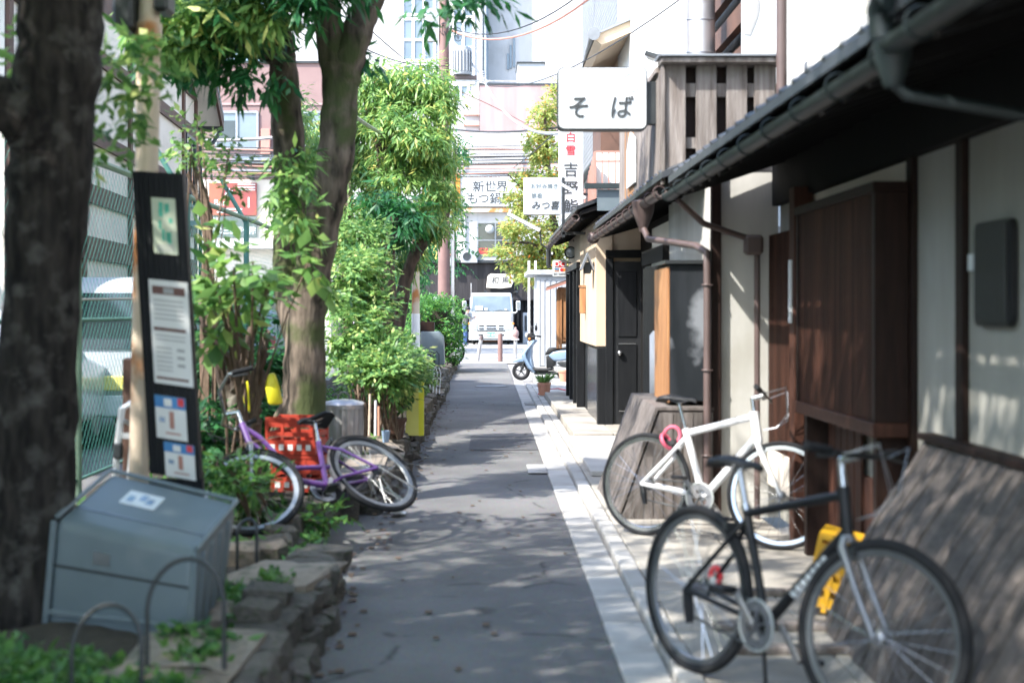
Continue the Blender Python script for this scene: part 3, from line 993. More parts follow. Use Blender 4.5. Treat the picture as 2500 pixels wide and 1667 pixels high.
# things standing on the upper floor behind the balcony
duct = thing('ventilation_duct', 'round silver ventilation duct rising behind the plank balcony', 'duct', (2.1, 14, 3))
MB().tube([(2.1, 14, 2.9), (2.1, 14, 6.4)], .14, 24).build('duct_pipe', M_zinc, duct, smooth=True)
for i in range(10):
    MB().torus(.142, .006, 24, 5, Matrix.Translation((2.1, 14, 3.1 + i * .32)) @ Matrix.Rotation(R(8), 4, 'X')).build('duct_seam', M_metal, duct, smooth=True)
lv = thing('louvre_screen', 'slanting dark timber slats between the silver duct and the calligraphy board', 'screen', (2.4, 15, 3))
plate('screen_back', M_blackwood, 2.55, 2.6, 13.2, 16.5, 2.9, 6.6, lv)
for i in range(9):
    z = 3.0 + i * .4
    MB().box((2.36, 13.2, z), (2.44, 16.5, z + .19)).build('slat', M_timber, lv)
plate('screen_post', M_zinc, 2.34, 2.365, 15.0, 15.03, 2.9, 6.6, lv)
cb = thing('calligraphy_board', 'tall white board with one bold black brush stroke above the balcony', 'sign', (2.65, 13.0, 3.2))
MB().box((2.33, 13.0, 3.1), (2.72, 13.06, 6.4)).build('board', M_signwhite, cb, bevel=.01)
pts = [P(1722, y, 12.99) for y in range(-40, 90, 10)]
MB().tube([Vector((p.x + .03 * math.sin(i * .35), 12.994, p.z)) for i, p in enumerate(pts)], [.035 + .03 * math.sin(i / 12 * 3.1) for i in range(len(pts))], 8, Matrix.Translation((0, 12.994, 0)) @ Matrix.Diagonal((1, .04, 1, 1)) @ Matrix.Translation((0, -12.994, 0))).build('brush_stroke', M_greyink, cb)
o = MB().tube([(2.13, 10.3, 2.75), (2.13, 10.3, 6.2)], .038, 10).build('rain_pipe', M_brpipe, smooth=True)
tag(o, 'straight brown rain pipe between the balcony and the white upper wall', 'pipe')

# soba sign
sg = thing('shop_sign', 'white rounded lightbox sign reading そば held over the lane', 'sign', (0.87, 10.85, 2.88))
c0, c1 = P(1281, 299, 10.8), P(1487, 155, 10.8)
prof = []
rr_ = .045
for cx, cz, a0 in ((c1.x - rr_, c1.z - rr_, 0), (c0.x + rr_, c1.z - rr_, 90), (c0.x + rr_, c0.z + rr_, 180), (c1.x - rr_, c0.z + rr_, 270)):
    for t in range(5):
        a = R(a0 + t * 22.5)
        prof.append((cx + rr_ * math.cos(a), cz + rr_ * math.sin(a)))
MB().prism(prof, 'y', 10.8, 10.93).build('sign_case', M_dkmetal, sg)
cx_, cz_ = (c0.x + c1.x) / 2, (c0.z + c1.z) / 2
MB().prism([(cx_ + (a - cx_) * .975, cz_ + (b_ - cz_) * .965) for a, b_ in prof], 'y', 10.787, 10.801).build('sign_face', M_signwhite, sg, bevel=.004)
p = P(1327, 250, 10.782)
text('そ', .185, M_ink, face_cam(p), sg, bold=.0025, sx=.95, shear=.12)
p = P(1425, 250, 10.782)
text('ば', .185, M_ink, face_cam(p), sg, bold=.0025, sx=.95, shear=.12)
p = P(1450, 190, 10.785)
MB().torus(.068, .003, 30, 4, face_cam(p)).build('crest_ring', M_faint, sg)
text('寺', .07, M_faint, face_cam(p), sg, extrude=.001)
MB().box((c1.x - .002, 10.82, P(0, 285, 10.8).z), (1.32, 10.91, P(0, 187, 10.8).z)).build('bracket', M_dkmetal, sg, bevel=.004)

# ================================================================== RIGHT: ochre house (C)
D = thing('ochre_house', 'small ochre plaster restaurant with black doors and glazed tile base', 'house', (1.6, 20.5, 0.1))
CX = 1.38
plate('upper_wall', M_yellow, CX, 2.6, 17.5, 24.2, 1.06, 2.75, D)
plate('upper_bay', M_yellow, CX - .05, 1.535, 17.45, 20.4, 1.08, 2.62, D, .004)
plate('lower_wall', M_blackwood, CX + .02, 2.6, 17.52, 24.2, .1, 1.055, D)
for i in range(12):
    plate('base_tile', M_tilebl, CX - .008, CX + .018, 17.72 + i * .148, 17.86 + i * .148, .13, 1.04, D, .003)
plate('corner_post', M_blackwood, CX - .03, CX + .14, 17.42, 17.6, .08, 1.07, D, .01)
# door facing the camera
dr = plate('door', M_blackpl, 1.545, 1.88, 17.44, 17.49, .13, 2.12, D)
for z0, z1 in ((.3, 1.1), (1.2, 2.0)):
    plate('door_panel', M_blackwood, 1.60, 1.83, 17.425, 17.438, z0, z1, dr, .004)
plate('panel_strip', M_steel, 1.61, 1.82, 17.418, 17.424, 1.108, 1.12, dr)
plate('panel_strip', M_steel, 1.61, 1.82, 17.418, 17.424, .285, .295, dr)
MB().ball((1.62, 17.4, 1.0), .035, 12, 8).build('door_knob', M_steel, dr, smooth=True)
plate('door_frame', M_blackwood, 1.45, 1.54, 17.41, 17.5, .1, 2.16, D, .005)
plate('door_head', M_blackwood, 1.45, 2.05, 17.40, 17.5, 2.165, 2.26, D, .005)
plate('side_panel', M_blackwood, 1.882, 2.1, 17.46, 17.5, .1, 2.16, D)
# sliding glass entrance on the lane side
for i, y in enumerate((20.5, 21.4, 22.3, 23.3)):
    plate('door_post', M_blackwood, CX - .09, CX + .02, y, y + .09, .1, 2.12, D, .006)
    if i < 3:
        gp_ = plate('glass_door', M_glass, CX - .03, CX - .01, y + .1, y + .89, .14, 2.05, D)
        plate('mid_rail', M_blackwood, CX - .045, CX - .032, y + .1, y + .89, .95, 1.03, gp_)
plate('entrance_head', M_blackwood, CX - .1, CX + .02, 20.45, 23.4, 2.125, 2.22, D, .006)
eave(D, 2.1, 2.98, 1.12, 2.66, 16.9, 24.4, 1.05, 2.62, M_brpipe, True, False, topm=M_dkmetal)
plate('fascia_end', M_bin, 1.3, 2.1, 16.82, 16.865, 2.7, 2.95, D)
plate('roof_flashing', M_gutter, 1.15, 2.2, 16.76, 16.87, 2.96, 3.02, D)
MB().tube([(1.05, 24.4, 2.6), (1.05, 24.42, 2.3), (1.07, 24.42, 2.25)], .04, 8).build('gutter_stop', M_dkmetal, D)
# wall lamp like a little roof
lp = thing('wall_lantern', 'small dark lantern with pitched metal roof on the ochre wall', 'lantern', (1.25, 17.75, 2.0))
MB().prism([(1.155, 2.03), (1.245, 2.24), (1.33, 2.03), (1.31, 2.02), (1.245, 2.19), (1.175, 2.02)], 'y', 17.62, 17.9).build('lantern_roof', M_metal, lp)
MB().box((1.2, 17.68, 1.98), (1.29, 17.84, 2.12)).build('lantern_body', M_dkmetal, lp, bevel=.01)
MB().bar((1.28, 17.76, 2.08), (1.335, 17.76, 2.08), .03, .03).build('lantern_arm', M_dkmetal, lp)
o = thing('wooden_plaque', 'upright orange wooden plaque fixed to the ochre wall', 'plaque', (1.28, 19.2, 1.48))
MB().box((1.25, 19.2, 1.48), (1.328, 19.32, 1.83)).build('plaque_board', M_orwood, o, bevel=.008)
MB().box((1.24, 19.19, 1.835), (1.328, 19.33, 1.86)).build('plaque_cap', M_orwood, o)
# floodlight
fl_ = thing('flood_lamp', 'round black floodlight above the card sign', 'lamp', (1.28, 22.6, 2.4))
T = Matrix.Translation(P(1311, 580, 22.6)) @ Matrix.Rotation(R(90), 4, 'X') @ Matrix.Rotation(R(-12), 4, 'Y')
MB().lathe([(.0, -.1), (.06, -.09), (.095, -.02), (.098, .04), (.082, .045), (.078, .02)], 22, T).build('housing', M_blackpl, fl_, smooth=True)
MB().lathe([(0, .03), (.05, .028), (.078, .02)], 22, T).build('lens', M_lampglass, fl_, smooth=True)
p = P(1311, 580, 22.6)
MB().tube([p + Vector((.09, .02, -.02)), p + Vector((.1, .02, .12)), p + Vector((.05, .06, .2))], .014, 8).build('yoke', M_dkmetal, fl_)
# card sign
dc = thing('card_sign', 'small rounded white sign reading DC CARD hanging under the eave', 'sign', tuple(P(1285, 637, 23.5)))
c0, c1 = P(1269, 637, 23.5), P(1302, 597, 23.5)
prof = []
rr_ = .03
for cx, cz, a0 in ((c1.x - rr_, c1.z - rr_, 0), (c0.x + rr_, c1.z - rr_, 90), (c0.x + rr_, c0.z + rr_, 180), (c1.x - rr_, c0.z + rr_, 270)):
    for t in range(4):
        a = R(a0 + t * 30)
        prof.append((cx + rr_ * math.cos(a), cz + rr_ * math.sin(a)))
MB().prism(prof, 'y', 23.5, 23.56).build('sign_case', M_shed, dc, bevel=.006)
cx_, cz_ = (c0.x + c1.x) / 2, (c0.z + c1.z) / 2
w_, h_ = c1.x - c0.x, c1.z - c0.z
MB().prism([(cx_ + (a - cx_) * .9, cz_ + (b_ - cz_) * .9) for a, b_ in prof], 'y', 23.494, 23.499).build('sign_face', M_signwhite, dc)
MB().box((cx_ - w_ * .36, 23.488, cz_ + h_ * .09), (cx_ + w_ * .36, 23.493, cz_ + h_ * .41)).build('red_field', M_red, dc)
text('DC', h_ * .4, M_signwhite, face_cam((cx_, 23.486, cz_ + h_ * .25)), dc, bold=.002, sx=1.15)
MB().lathe([(0, 0), (.028, 0), (.028, -.004)], 18, face_cam((cx_ + w_ * .14, 23.49, cz_ - h_ * .07))).build('red_disc', M_red, dc)
MB().lathe([(0, 0), (.028, 0), (.028, -.004)], 18, face_cam((cx_ + w_ * .28, 23.4915, cz_ - h_ * .07))).build('orange_disc', M_orange, dc)
MB().box((cx_ - w_ * .38, 23.489, cz_ + h_ * .0), (cx_ - w_ * .05, 23.493, cz_ + h_ * .025)).build('blue_bar', M_blue, dc)
MB().box((cx_ - w_ * .38, 23.489, cz_ - h_ * .155), (cx_ - w_ * .05, 23.493, cz_ - h_ * .12)).build('orange_bar', M_orange, dc)
text('VISA', h_ * .13, M_blue, face_cam((cx_ - w_ * .21, 23.49, cz_ - h_ * .06)), dc)
text('DC CARD', h_ * .15, M_ink, face_cam((cx_, 23.49, cz_ - h_ * .31)), dc, sx=1.05)
MB().bar((c1.x, 23.53, cz_ + .1), (1.45, 23.53, cz_ + .1), .02, .02).build('bracket', M_dkmetal, dc)
# menu box with a little roof
mbx = thing('menu_case', 'orange wooden menu case with a small pitched roof beside the black entrance', 'menu case', tuple(P(1300, 835, 25)))
x0 = P(1282, 0, 25).x
MB().box((x0, 25.0, .93), (x0 + .42, 25.14, 1.93)).build('case', M_orwood, mbx, bevel=.008)
MB().box((x0 + .08, 24.985, 1.03), (x0 + .36, 24.999, 1.75)).build('panel', M_orwood, mbx, bevel=.004)
for zz in (.98, 1.79):
    MB().box((x0 + .02, 24.975, zz), (x0 + .42, 24.999, zz + .035)).build('moulding', M_orwood, mbx)
for xx in (x0 - .03, x0 + .02):
    MB().box((xx, 24.96, .85), (xx + .045, 25.0, 1.9)).build('side_stile', M_orwood, mbx, bevel=.004)
MB().prism([(x0 - .2, 1.87), (x0 + .5, 2.12), (x0 + .5, 2.16), (x0 - .21, 1.91)], 'y', 24.85, 25.3).build('roof', M_railred, mbx)
for k in range(5):
    MB().bar((x0 - .2, 24.9 + k * .09, 1.925), (x0 + .5, 24.9 + k * .09, 2.175), .03, .02).build('roof_batten', M_timber, mbx)
MB().box((x0 + .3, 25.02, .06), (x0 + .38, 25.1, .93)).build('leg', M_timber, mbx)
MB().box((x0 + .24, 25.0, .06), (x0 + .28, 25.12, .9)).build('leg', M_greywood, mbx)

# red-brown railing balcony above the ochre house
rl = thing('railing_balcony', 'red-brown metal railing balcony above the ochre house roof', 'balcony', (1.6, 21, 3.0))
xa, xb = P(1368, 0, 21).x, P(1412, 0, 21).x
za, zb = P(0, 478, 21).z, P(0, 348, 21).z
for i in range(7):
    x = xa + (xb + .3 - xa) * i / 6
    MB().box((x - .008, 20.98, za), (x + .008, 21.0, zb)).build('bar', M_railred, rl)
for z in (za, zb - .16, zb - .02):
    MB().box((xa, 20.97, z), (xb + .3, 21.01, z + .025)).build('rail', M_railred, rl)
xl = P(1346, 0, 21.6).x
for i in range(9):
    y = 21.0 + i * .2
    MB().box((xa - .02 - i * .004, y, za), (xa + .012 - i * .004, y + .17, zb - i * .05)).build('side_panel', M_railred, rl)
MB().box((xa + .05, 21.5, za), (xb + .5, 21.55, zb + .05)).build('curtain_wall', M_white, rl)

# narrow shop signs over the lane
vg = thing('vertical_sign', 'tall white vertical sign with red 白雪 above black 吉野鮨', 'sign', tuple(P(1311, 500, 22)))
c0, c1 = P(1284, 520, 22), P(1340, 235, 22)
MB().box((c0.x, 22, c0.z), (c1.x, 22.14, c1.z)).build('sign_case', M_signwhite, vg, bevel=.01)
for ch, y, s, m in (('白', 317, .165, M_red), ('雪', 347, .165, M_red), ('吉', 392, .23, M_ink), ('野', 434, .23, M_ink), ('鮨', 476, .23, M_ink)):
    text(ch, s, m, face_cam(P(1311, y, 21.994)), vg, bold=.003 * s / .2)
MB().bar((c1.x, 22.07, c1.z - .3), (c1.x + .5, 22.07, c1.z - .3), .04, .04).build('bracket', M_dkmetal, vg)
MB().bar((c1.x, 22.07, c0.z + .5), (c1.x + .45, 22.07, c0.z + .5), .04, .04).build('bracket', M_dkmetal, vg)
mg = thing('okonomiyaki_sign', 'square white sign with faint lettering ending みつ喜 on a black post', 'sign', tuple(P(1245, 493, 19)))
c0, c1 = P(1203, 493, 19), P(1290, 408, 19)
MB().box((c0.x, 19, c0.z), (c1.x, 19.14, c1.z)).build('sign_case', M_signwhite, mg, bevel=.012)
text('お好み焼き', .075, M_bin, face_cam(P(1250, 428, 18.994)), mg)
text('鉄板', .075, M_bin, face_cam(P(1233, 450, 18.994)), mg)
text('みつ喜', .125, M_ink, face_cam(P(1252, 473, 18.994)), mg, bold=.001, shear=.15)
pa, pb_ = P(1294, 408, 18.95), P(1296, 545, 18.95)
MB().bar((pa.x, 18.95, pb_.z), (pa.x, 18.95, pa.z), .04, .04).build('post', M_dkmetal, mg)
MB().bar(P(1291, 536, 18.95), P(1345, 536, 18.95), .04, .035).build('foot', M_dkmetal, mg)
fa = thing('lamp_arm', 'long white fluorescent lamp arm slanting over the lane in front of the maple', 'lamp', tuple(P(1250, 560, 20)))
MB().bar(P(1166, 491, 20), P(1240, 530, 20), .07, .05).build('lamp_tube', M_whitepaint, fa, bevel=.008)
MB().tube([P(1240, 530, 20), P(1243, 560, 20), P(1262, 575, 20)], .012, 8).build('arm', M_dkmetal, fa)
o = MB().bar(P(1283, 420, 18.0), P(1345, 455, 18.0), .035, .035).build('sign_stay', M_signwhite)
tag(o, 'thin white stay running from the square sign to the eave', 'stay')

# ================================================================== near slanted board fence on the right
iy = thing('slanted_fence', 'large slanted dark plank fence leaning along the nearest house wall', 'fence', (1.8, 4.6, 0.05))
sec = [(1.55, .05), (1.66, .32), (1.80, .58), (1.95, .80), (2.03, .93)]
N_PL = 66
for i in range(N_PL):
    y1_ = 6.58 - i * .064
    y0_ = y1_ - .059
    dx = random.uniform(-.006, .006) - .05 * max(0, (6.6 - y1_)) / 4
    poly = [(x + dx, z) for x, z in sec] + [(x + dx + .022, z - .004) for x, z in reversed(sec)]
    MB().prism(poly, 'y', y0_, y1_).build('plank', M_fencewood, iy)
for x, z in ((1.69, .30), (1.985, .82)):
    MB().box((x, 2.4, z - .03), (x + .03, 6.55, z + .02)).build('batten', M_dkwood, iy)
MB().box((1.99, 2.4, .925), (2.075, 6.6, .955)).build('top_rail', M_dkwood, iy, bevel=.004)

# yellow crate standing behind the near bicycle
yc = thing('yellow_crate', 'yellow plastic crate leaning by the plank fence behind the black bicycle', 'crate', (1.72, 6.95, .05))
Mc = Matrix.Translation((1.735, 6.95, .05)) @ Matrix.Rotation(R(-20), 4, 'Z') @ Matrix.Rotation(R(12), 4, 'Y')
for x0, x1, y0, y1 in ((-.17, .17, -.13, -.12), (-.17, .17, .12, .13), (-.17, -.16, -.12, .12), (.16, .17, -.12, .12)):
    for k in range(4):
        MB().box((x0, y0, .02 + k * .085), (x1, y1, .07 + k * .085), Mc).build('crate_band', M_yelpl, yc)
for x in (-.165, -.08, 0, .08, .165):
    MB().box((x - .012, -.136, .0), (x + .012, -.131, .36), Mc).build('crate_rib', M_yelpl, yc)
for y in (-.12, -.04, .04, .12):
    MB().box((-.176, y - .012, .0), (-.171, y + .012, .36), Mc).build('crate_rib', M_yelpl, yc)
MB().box((-.175, -.135, .345), (.175, .135, .375), Mc).build('crate_rim', M_yelpl, yc)

# ================================================================== grey shed
sh = thing('storage_shed', 'pale grey metal storage shed with flat overhanging roof behind the scooter', 'shed', (1.9, 37.5, 0))
sx0, sx1, sy0, sy1 = 1.30, 2.9, 36.6, 39.2
MB().box((sx0, sy0, .08), (sx1, sy1, 2.42)).build('shed_body', M_shed, sh)
for i in range(11):
    MB().box((sx0 + .06 + i * .145, sy0 - .018, .1), (sx0 + .175 + i * .145, sy0 - .002, 2.3)).build('wall_panel', M_shed, sh, bevel=.006)
MB().box((sx0 - .03, sy0 - .03, .08), (sx0 + .05, sy0 + .05, 2.42)).build('corner_post', M_shed, sh)
for i in range(2):
    d_ = MB().box((sx0 - .025, sy0 + .1 + i * 1.2, .12), (sx0 - .003, sy0 + 1.25 + i * 1.2, 2.2)).build('sliding_door', M_shed, sh)
    MB().box((sx0 - .04, sy0 + .16 + i * 1.2, 1.0), (sx0 - .026, sy0 + .2 + i * 1.2, 1.2)).build('handle', M_dkmetal, d_)
MB().box((sx0 - .28, sy0 - .12, 2.425), (sx1 + .05, sy1 + .1, 2.56)).build('roof', M_shed, sh, bevel=.02)
MB().box((sx0 - .05, sy0 - .02, 2.28), (sx0 + .2, sy0 + .02, 2.42)).build('head_trim', M_shed, sh)
MB().box((sx0 - .05, sy0 - .05, 0), (sx1, sy1, .075)).build('plinth', M_conc, sh)
for x in (1.12, 1.3):
    MB().box((x, 39.4, 0), (x + .06, 39.46, 2.9)).build('rear_post', M_whitepaint, sh)

# potted plant on the kerb
pp = thing('potted_plant', 'small leafy plant in a ribbed orange plastic pot by the kerb', 'plant', tuple(G(1250, 907, .06)))
g = G(1250, 907, .06)
T = Matrix.Translation(g)
MB().lathe([(.0, 0), (.085, 0), (.105, .17), (.12, .175), (.122, .215), (.105, .215), (.1, .18), (0, .18)], 24, T).build('pot', M_terra, pp)
for i in range(18):
    a = 2 * math.pi * i / 18
    MB().bar((g.x + .088 * math.cos(a), g.y + .088 * math.sin(a), .07), (g.x + .108 * math.cos(a), g.y + .108 * math.sin(a), .225), .008, .006).build('pot_rib', M_terra, pp)
n = 90
gg = np.random.default_rng(5)
a = gg.random(n) * 2 * np.pi
Dn = np.stack([np.cos(a) * .8, np.sin(a) * .5, .25 + gg.random(n) * .9], 1)
Pn = np.array(g) + np.array([0, 0, .2]) + Dn * gg.random((n, 1)) * .1
me = leaf_mesh('leaves', Pn - np.array(g), Dn, np.tile([0, 0, 1.], (n, 1)) + gg.normal(size=(n, 3)) * .3, .08 + .14 * gg.random(n), .025 + .03 * gg.random(n))
me.materials.append(L_bush)
piece('leaves', me, pp, Matrix.Translation(g))
pt = thing('clay_pot', 'small pinkish clay pot half hidden by the wall post behind the scooter', 'pot', (1.56, 29.2, .06))
MB().lathe([(0, 0), (.07, 0), (.1, .2), (.115, .2), (.115, .24), (.095, .24), (0, .2)], 18, Matrix.Translation((1.56, 29.2, .06))).build('pot_body', M_terra, pt)
hs_ = MB().tube([(0.88, 24.6, .075), (1.05, 24.9, .14), (1.25, 25.2, .14), (1.4, 24.45, .14)], .012, 6).build('hose', M_red)
tag(hs_, 'thin red garden hose lying across the pale paving', 'hose')

# ================================================================== taller buildings behind the right-hand houses
tw = thing('grey_tile_building', 'tall grey tiled building rising behind the square signs', 'building', (4, 34, 0))
MB().box((2.69, 29.2, 0), (7, 40, 16)).build('wall', M_greytile, tw)
b = MB().box((-.012, -.14, -.055), (.0, .14, .055))
tm = b.mesh('wall_tile', b.v)
tm.materials.append(M_greytile)
b = MB()
for r_ in range(78):
    z = 4.2 + r_ * .13
    for k in range(36):
        b.box((2.676, 29.25 + k * .3 + (.15 if r_ % 2 else 0), z), (2.689, 29.53 + k * .3 + (.15 if r_ % 2 else 0), z + .115))
o = b.build('wall_tiles', M_greytile, tw)
o['kind'] = 'stuff'
for z in (6.2, 8.8, 11.4):
    MB().box((2.64, 31.5, z), (2.70, 33.2, z + 1.3)).build('window', M_glass, tw)
MB().box((2.5, 29.0, 5.05), (2.68, 40.1, 5.12)).build('ledge', M_dkmetal, tw)
yp = thing('ochre_gable', 'ochre gabled upper storey with dark deep eave under the grey tower', 'building', (2.6, 25, 3))
c0, c1 = P(1432, 150, 25), P(1492, 20, 25)
MB().box((c0.x + .12, 25, 3.0), (c0.x + 1.6, 28.5, c1.z - .35)).build('wall', M_yellow, yp)
MB().box((c0.x - .28, 26.5, 3.0), (c0.x + .1, 28.5, 5.9)).build('recess_wall', M_timber, yp)
ea = P(1362, 100, 25)
MB().prism([(ea.x, ea.z), (ea.x + .1, ea.z + .1), (c1.x + .6, c1.z + .12), (c1.x + .6, c1.z - .08), (ea.x + .12, ea.z - .1)], 'y', 24.6, 28.8).build('roof', M_yellow, yp)
MB().prism([(ea.x - .02, ea.z + .02), (ea.x + .08, ea.z + .12), (c1.x + .62, c1.z + .3), (c1.x + .62, c1.z + .13), (ea.x + .1, ea.z + .1)], 'y', 24.55, 28.9).build('roof_tiles', M_ltroof, yp)
MB().tube([P(1364, 78, 24.6), P(1345, 150, 30.0)], .07, 10).build('gutter', M_roof, yp)
MB().tube([P(1364, 78, 24.55), P(1364, 78, 24.5)], .11, 14).build('ridge_end', M_ltroof, yp)
wb = thing('white_block', 'plain white upper wall with cowl vent beyond the plank balcony', 'building', (3.2, 22, 3))
MB().box((P(1487, 0, 22).x, 22, 2.8), (6.5, 27, 12)).build('wall', M_white, wb)
MB().box((P(1515, 0, 22).x, 21.95, 4.9), (P(1540, 0, 22).x, 21.998, 7.5)).build('panel', M_whitepaint, wb)
MB().box((P(1566, 0, 22).x, 21.96, 2.8), (P(1572, 0, 22).x, 21.995, 12)).build('seam', M_brpipe, wb)
c_ = P(1508, 118, 21.6)
cw = MB().ball(c_, .2, 16, 8, (1.0, .9, .8)).build('cowl', M_whitepaint, wb, smooth=True)
MB().bar(P(1482, 122, 21.4), P(1518, 134, 21.4), .12, .05).build('cowl_slot', M_dkmetal, cw)
wh = thing('white_gabled_house', 'white rendered house body filling the gap above the near balcony', 'building', (3.4, 17, 2.5))
MB().box((2.62, 16.6, 2.5), (6, 21.5, 8)).build('wall', M_white, wh)
MB().prism([(2.5, 8.0), (6.2, 8.0), (4.4, 9.2)], 'y', 16.4, 21.7).build('roof', M_roof, wh)

# ================================================================== FAR: across the street
FY = 66.5
S = FPX / FY


def fx(x, Y=FY):
    return (x - 1119.6) * Y / FPX


def fz(y, Y=FY):
    return EYE - (y - 713) * Y / FPX


ft = thing('white_restaurant', 'white building with charred dark ground floor behind the truck', 'building', (0.5, 69, 0))
MB().box((fx(905), FY, fz(603)), (fx(1345), FY + 8, fz(330))).build('upper_wall', M_farwhite, ft)
MB().box((fx(905), FY - .05, fz(690)), (fx(1345), FY + 8, fz(604))).build('fascia', M_dkfacade, ft)
b = MB().box((-.148, -.02, 0), (.148, 0, fz(606) - fz(689)))
me = b.mesh('fascia_board', b.v)
me.materials.append(M_dkfacade)
for i in range(30):
    piece('fascia_board', me, ft, Matrix.Translation((fx(905) + .15 + i * .3, FY - .052, fz(689))))
MB().box((fx(905), FY + .4, 0), (fx(1345), FY + 8, fz(690))).build('ground_wall', M_dkfacade, ft)
b = MB().box((-.045, -.05, 0), (.045, .05, fz(690) - .02))
me = b.mesh('louvre', b.v)
me.materials.append(M_blackwood)
for i in range(46):
    piece('louvre', me, ft, Matrix.Translation((fx(912) + i * .195, FY + .3, .01)))
MB().box((fx(905), FY - .35, fz(604)), (fx(1345), FY - .001, fz(598))).build('canopy', M_dkmetal, ft)
for x in (1062, 1097, 1190):
    MB().box((fx(x), FY - .01, fz(602)), (fx(x) + .02, FY - .004, fz(478))).build('wall_joint', M_shed, ft)
wn = MB().box((fx(1098), FY - .02, fz(585)), (fx(1180), FY - .004, fz(512))).build('window', M_glass, ft)
for x in (1097, 1138, 1180):
    MB().box((fx(x) - .03, FY - .06, fz(586)), (fx(x) + .03, FY - .021, fz(511))).build('window_frame', M_metal, wn)
for y in (512, 552, 586):
    MB().box((fx(1097), FY - .058, fz(y) - .025), (fx(1180), FY - .023, fz(y) + .025)).build('window_frame', M_metal, wn)
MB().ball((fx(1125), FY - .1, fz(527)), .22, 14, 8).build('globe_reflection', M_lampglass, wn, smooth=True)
MB().box((fx(1100), FY - .03, fz(583)), (fx(1120), FY - .024, fz(570))).build('arrow_sticker', M_red, wn)
MB().box((fx(1062), FY - .25, fz(488)), (fx(1200), FY - .01, fz(479))).build('rusty_ledge', M_rust, ft)
MB().box((fx(960), FY - .1, fz(597)), (fx(1004), FY - .02, fz(500))).build('yellow_sign_panel', M_palyel, ft)
MB().box((fx(1040), FY - .4, fz(476)), (fx(1057), FY - .02, fz(400))).build('orange_sign_edge', M_orange, ft)
ld = MB().box((fx(1030), FY - .5, fz(612)), (fx(1044), FY - .2, fz(590))).build('wall_lantern', M_lampglass, ft)
MB().prism([(fx(1026), fz(590)), (fx(1048), fz(590)), (fx(1037), fz(578))], 'y', FY - .55, FY - .15).build('lantern_roof', M_railred, ld)
# boards of writing
bb = thing('hotpot_billboard', 'wide white billboard reading 新世界 もつ鍋屋 half behind the maple', 'billboard', (fx(1115), FY - .3, fz(475)))
MB().box((fx(1058), FY - .3, fz(475)), (fx(1215), FY - .12, fz(403))).build('board', M_signwhite, bb)
MB().box((fx(1056), FY - .32, fz(403)), (fx(1217), FY - .1, fz(401))).build('edge', M_dkmetal, bb)
for ch, x, y in (('新', 1099, 432), ('世', 1127, 432), ('界', 1153, 432)):
    text(ch, .56, M_ink, face_cam((fx(x), FY - .306, fz(y))), bb, bold=.009)
for ch, x in (('も', 1086), ('つ', 1111), ('鍋', 1138), ('屋', 1164)):
    text(ch, .56, M_ink, face_cam((fx(x), FY - .306, fz(459))), bb, bold=.009)
text('なにわ好きやねん', .22, M_railred, face_cam((fx(1122), FY - .306, fz(412))), bb)
MB().box((fx(1060), FY - .304, fz(446) - .01), (fx(1213), FY - .301, fz(446) + .01)).build('board_joint', M_shed, bb)
kz = thing('name_board', 'irregular pale wooden board reading 和馬 on the dark fascia', 'sign', (fx(1147), FY - .3, fz(664)))
pts = [(1117, 661), (1120, 635), (1127, 629), (1160, 630), (1180, 632), (1179, 648), (1174, 660), (1150, 663), (1130, 662)]
MB().prism([(fx(x), fz(y)) for x, y in pts], 'y', FY - .3, FY - .2).build('board', M_cream, kz, bevel=.02)
text('和', .36, M_ink, face_cam((fx(1137), FY - .308, fz(645))), kz, bold=.006, shear=.1)
text('馬', .36, M_ink, face_cam((fx(1160), FY - .308, fz(645))), kz, bold=.006, shear=.1)
for k, x in enumerate((1110, 1181)):
    o = MB().bar((fx(x), FY - .1, fz(672)), (fx(x) + .12, FY - .45, fz(670)), .1, .08).build('spot_lamp', M_dkmetal)
    tag(o, ('small dark spotlight under the left end of the pale name board', 'small dark spotlight under the right end of the pale name board')[k], 'lamp', 'spotlights under the name board')

# layers of building above it
st = thing('white_office_tower', 'tall white building with large gridded windows behind the utility pole', 'building', (0, 88, 0))
TY = 84.0
MB().box((fx(640, TY), TY, 0), (fx(1108, TY), TY + 12, 32)).build('wall', M_farwhite, st)
MB().box((fx(1120, TY), TY + 2, 0), (fx(1560, TY), TY + 14, 36)).build('wing_wall', M_farwhite, st)
MB().box((fx(1106, TY), TY + .5, 0), (fx(1122, TY), TY + 3, 34)).build('recess', M_skyglass, st)
MB().box((fx(1112, TY), TY - .1, 4), (fx(1117, TY), TY + .4, 34)).build('vent_pipe', M_metal, st)
for x0, x1, y0, y1, nx, ny in ((925, 998, 45, 140, 3, 2), (925, 998, 150, 235, 3, 2), (1040, 1088, 48, 110, 2, 2), (1040, 1088, 118, 190, 2, 2), (1040, 1076, 196, 260, 2, 1), (925, 998, -45, 35, 3, 2), (1040, 1088, -40, 40, 2, 2)):
    wf = MB().box((fx(x0, TY), TY - .03, fz(y1, TY)), (fx(x1, TY), TY - .004, fz(y0, TY))).build('window', M_skyglass, st)
    for i in range(nx + 1):
        xx = fx(x0, TY) + (fx(x1, TY) - fx(x0, TY)) * i / nx
        MB().box((xx - .07, TY - .1, fz(y1, TY) - .07), (xx + .07, TY - .031, fz(y0, TY) + .07)).build('mullion', M_whitepaint, wf)
    for j in range(ny + 1):
        zz = fz(y1, TY) + (fz(y0, TY) - fz(y1, TY)) * j / ny
        MB().box((fx(x0, TY), TY - .098, zz - .07), (fx(x1, TY), TY - .033, zz + .07)).build('transom', M_whitepaint, wf)
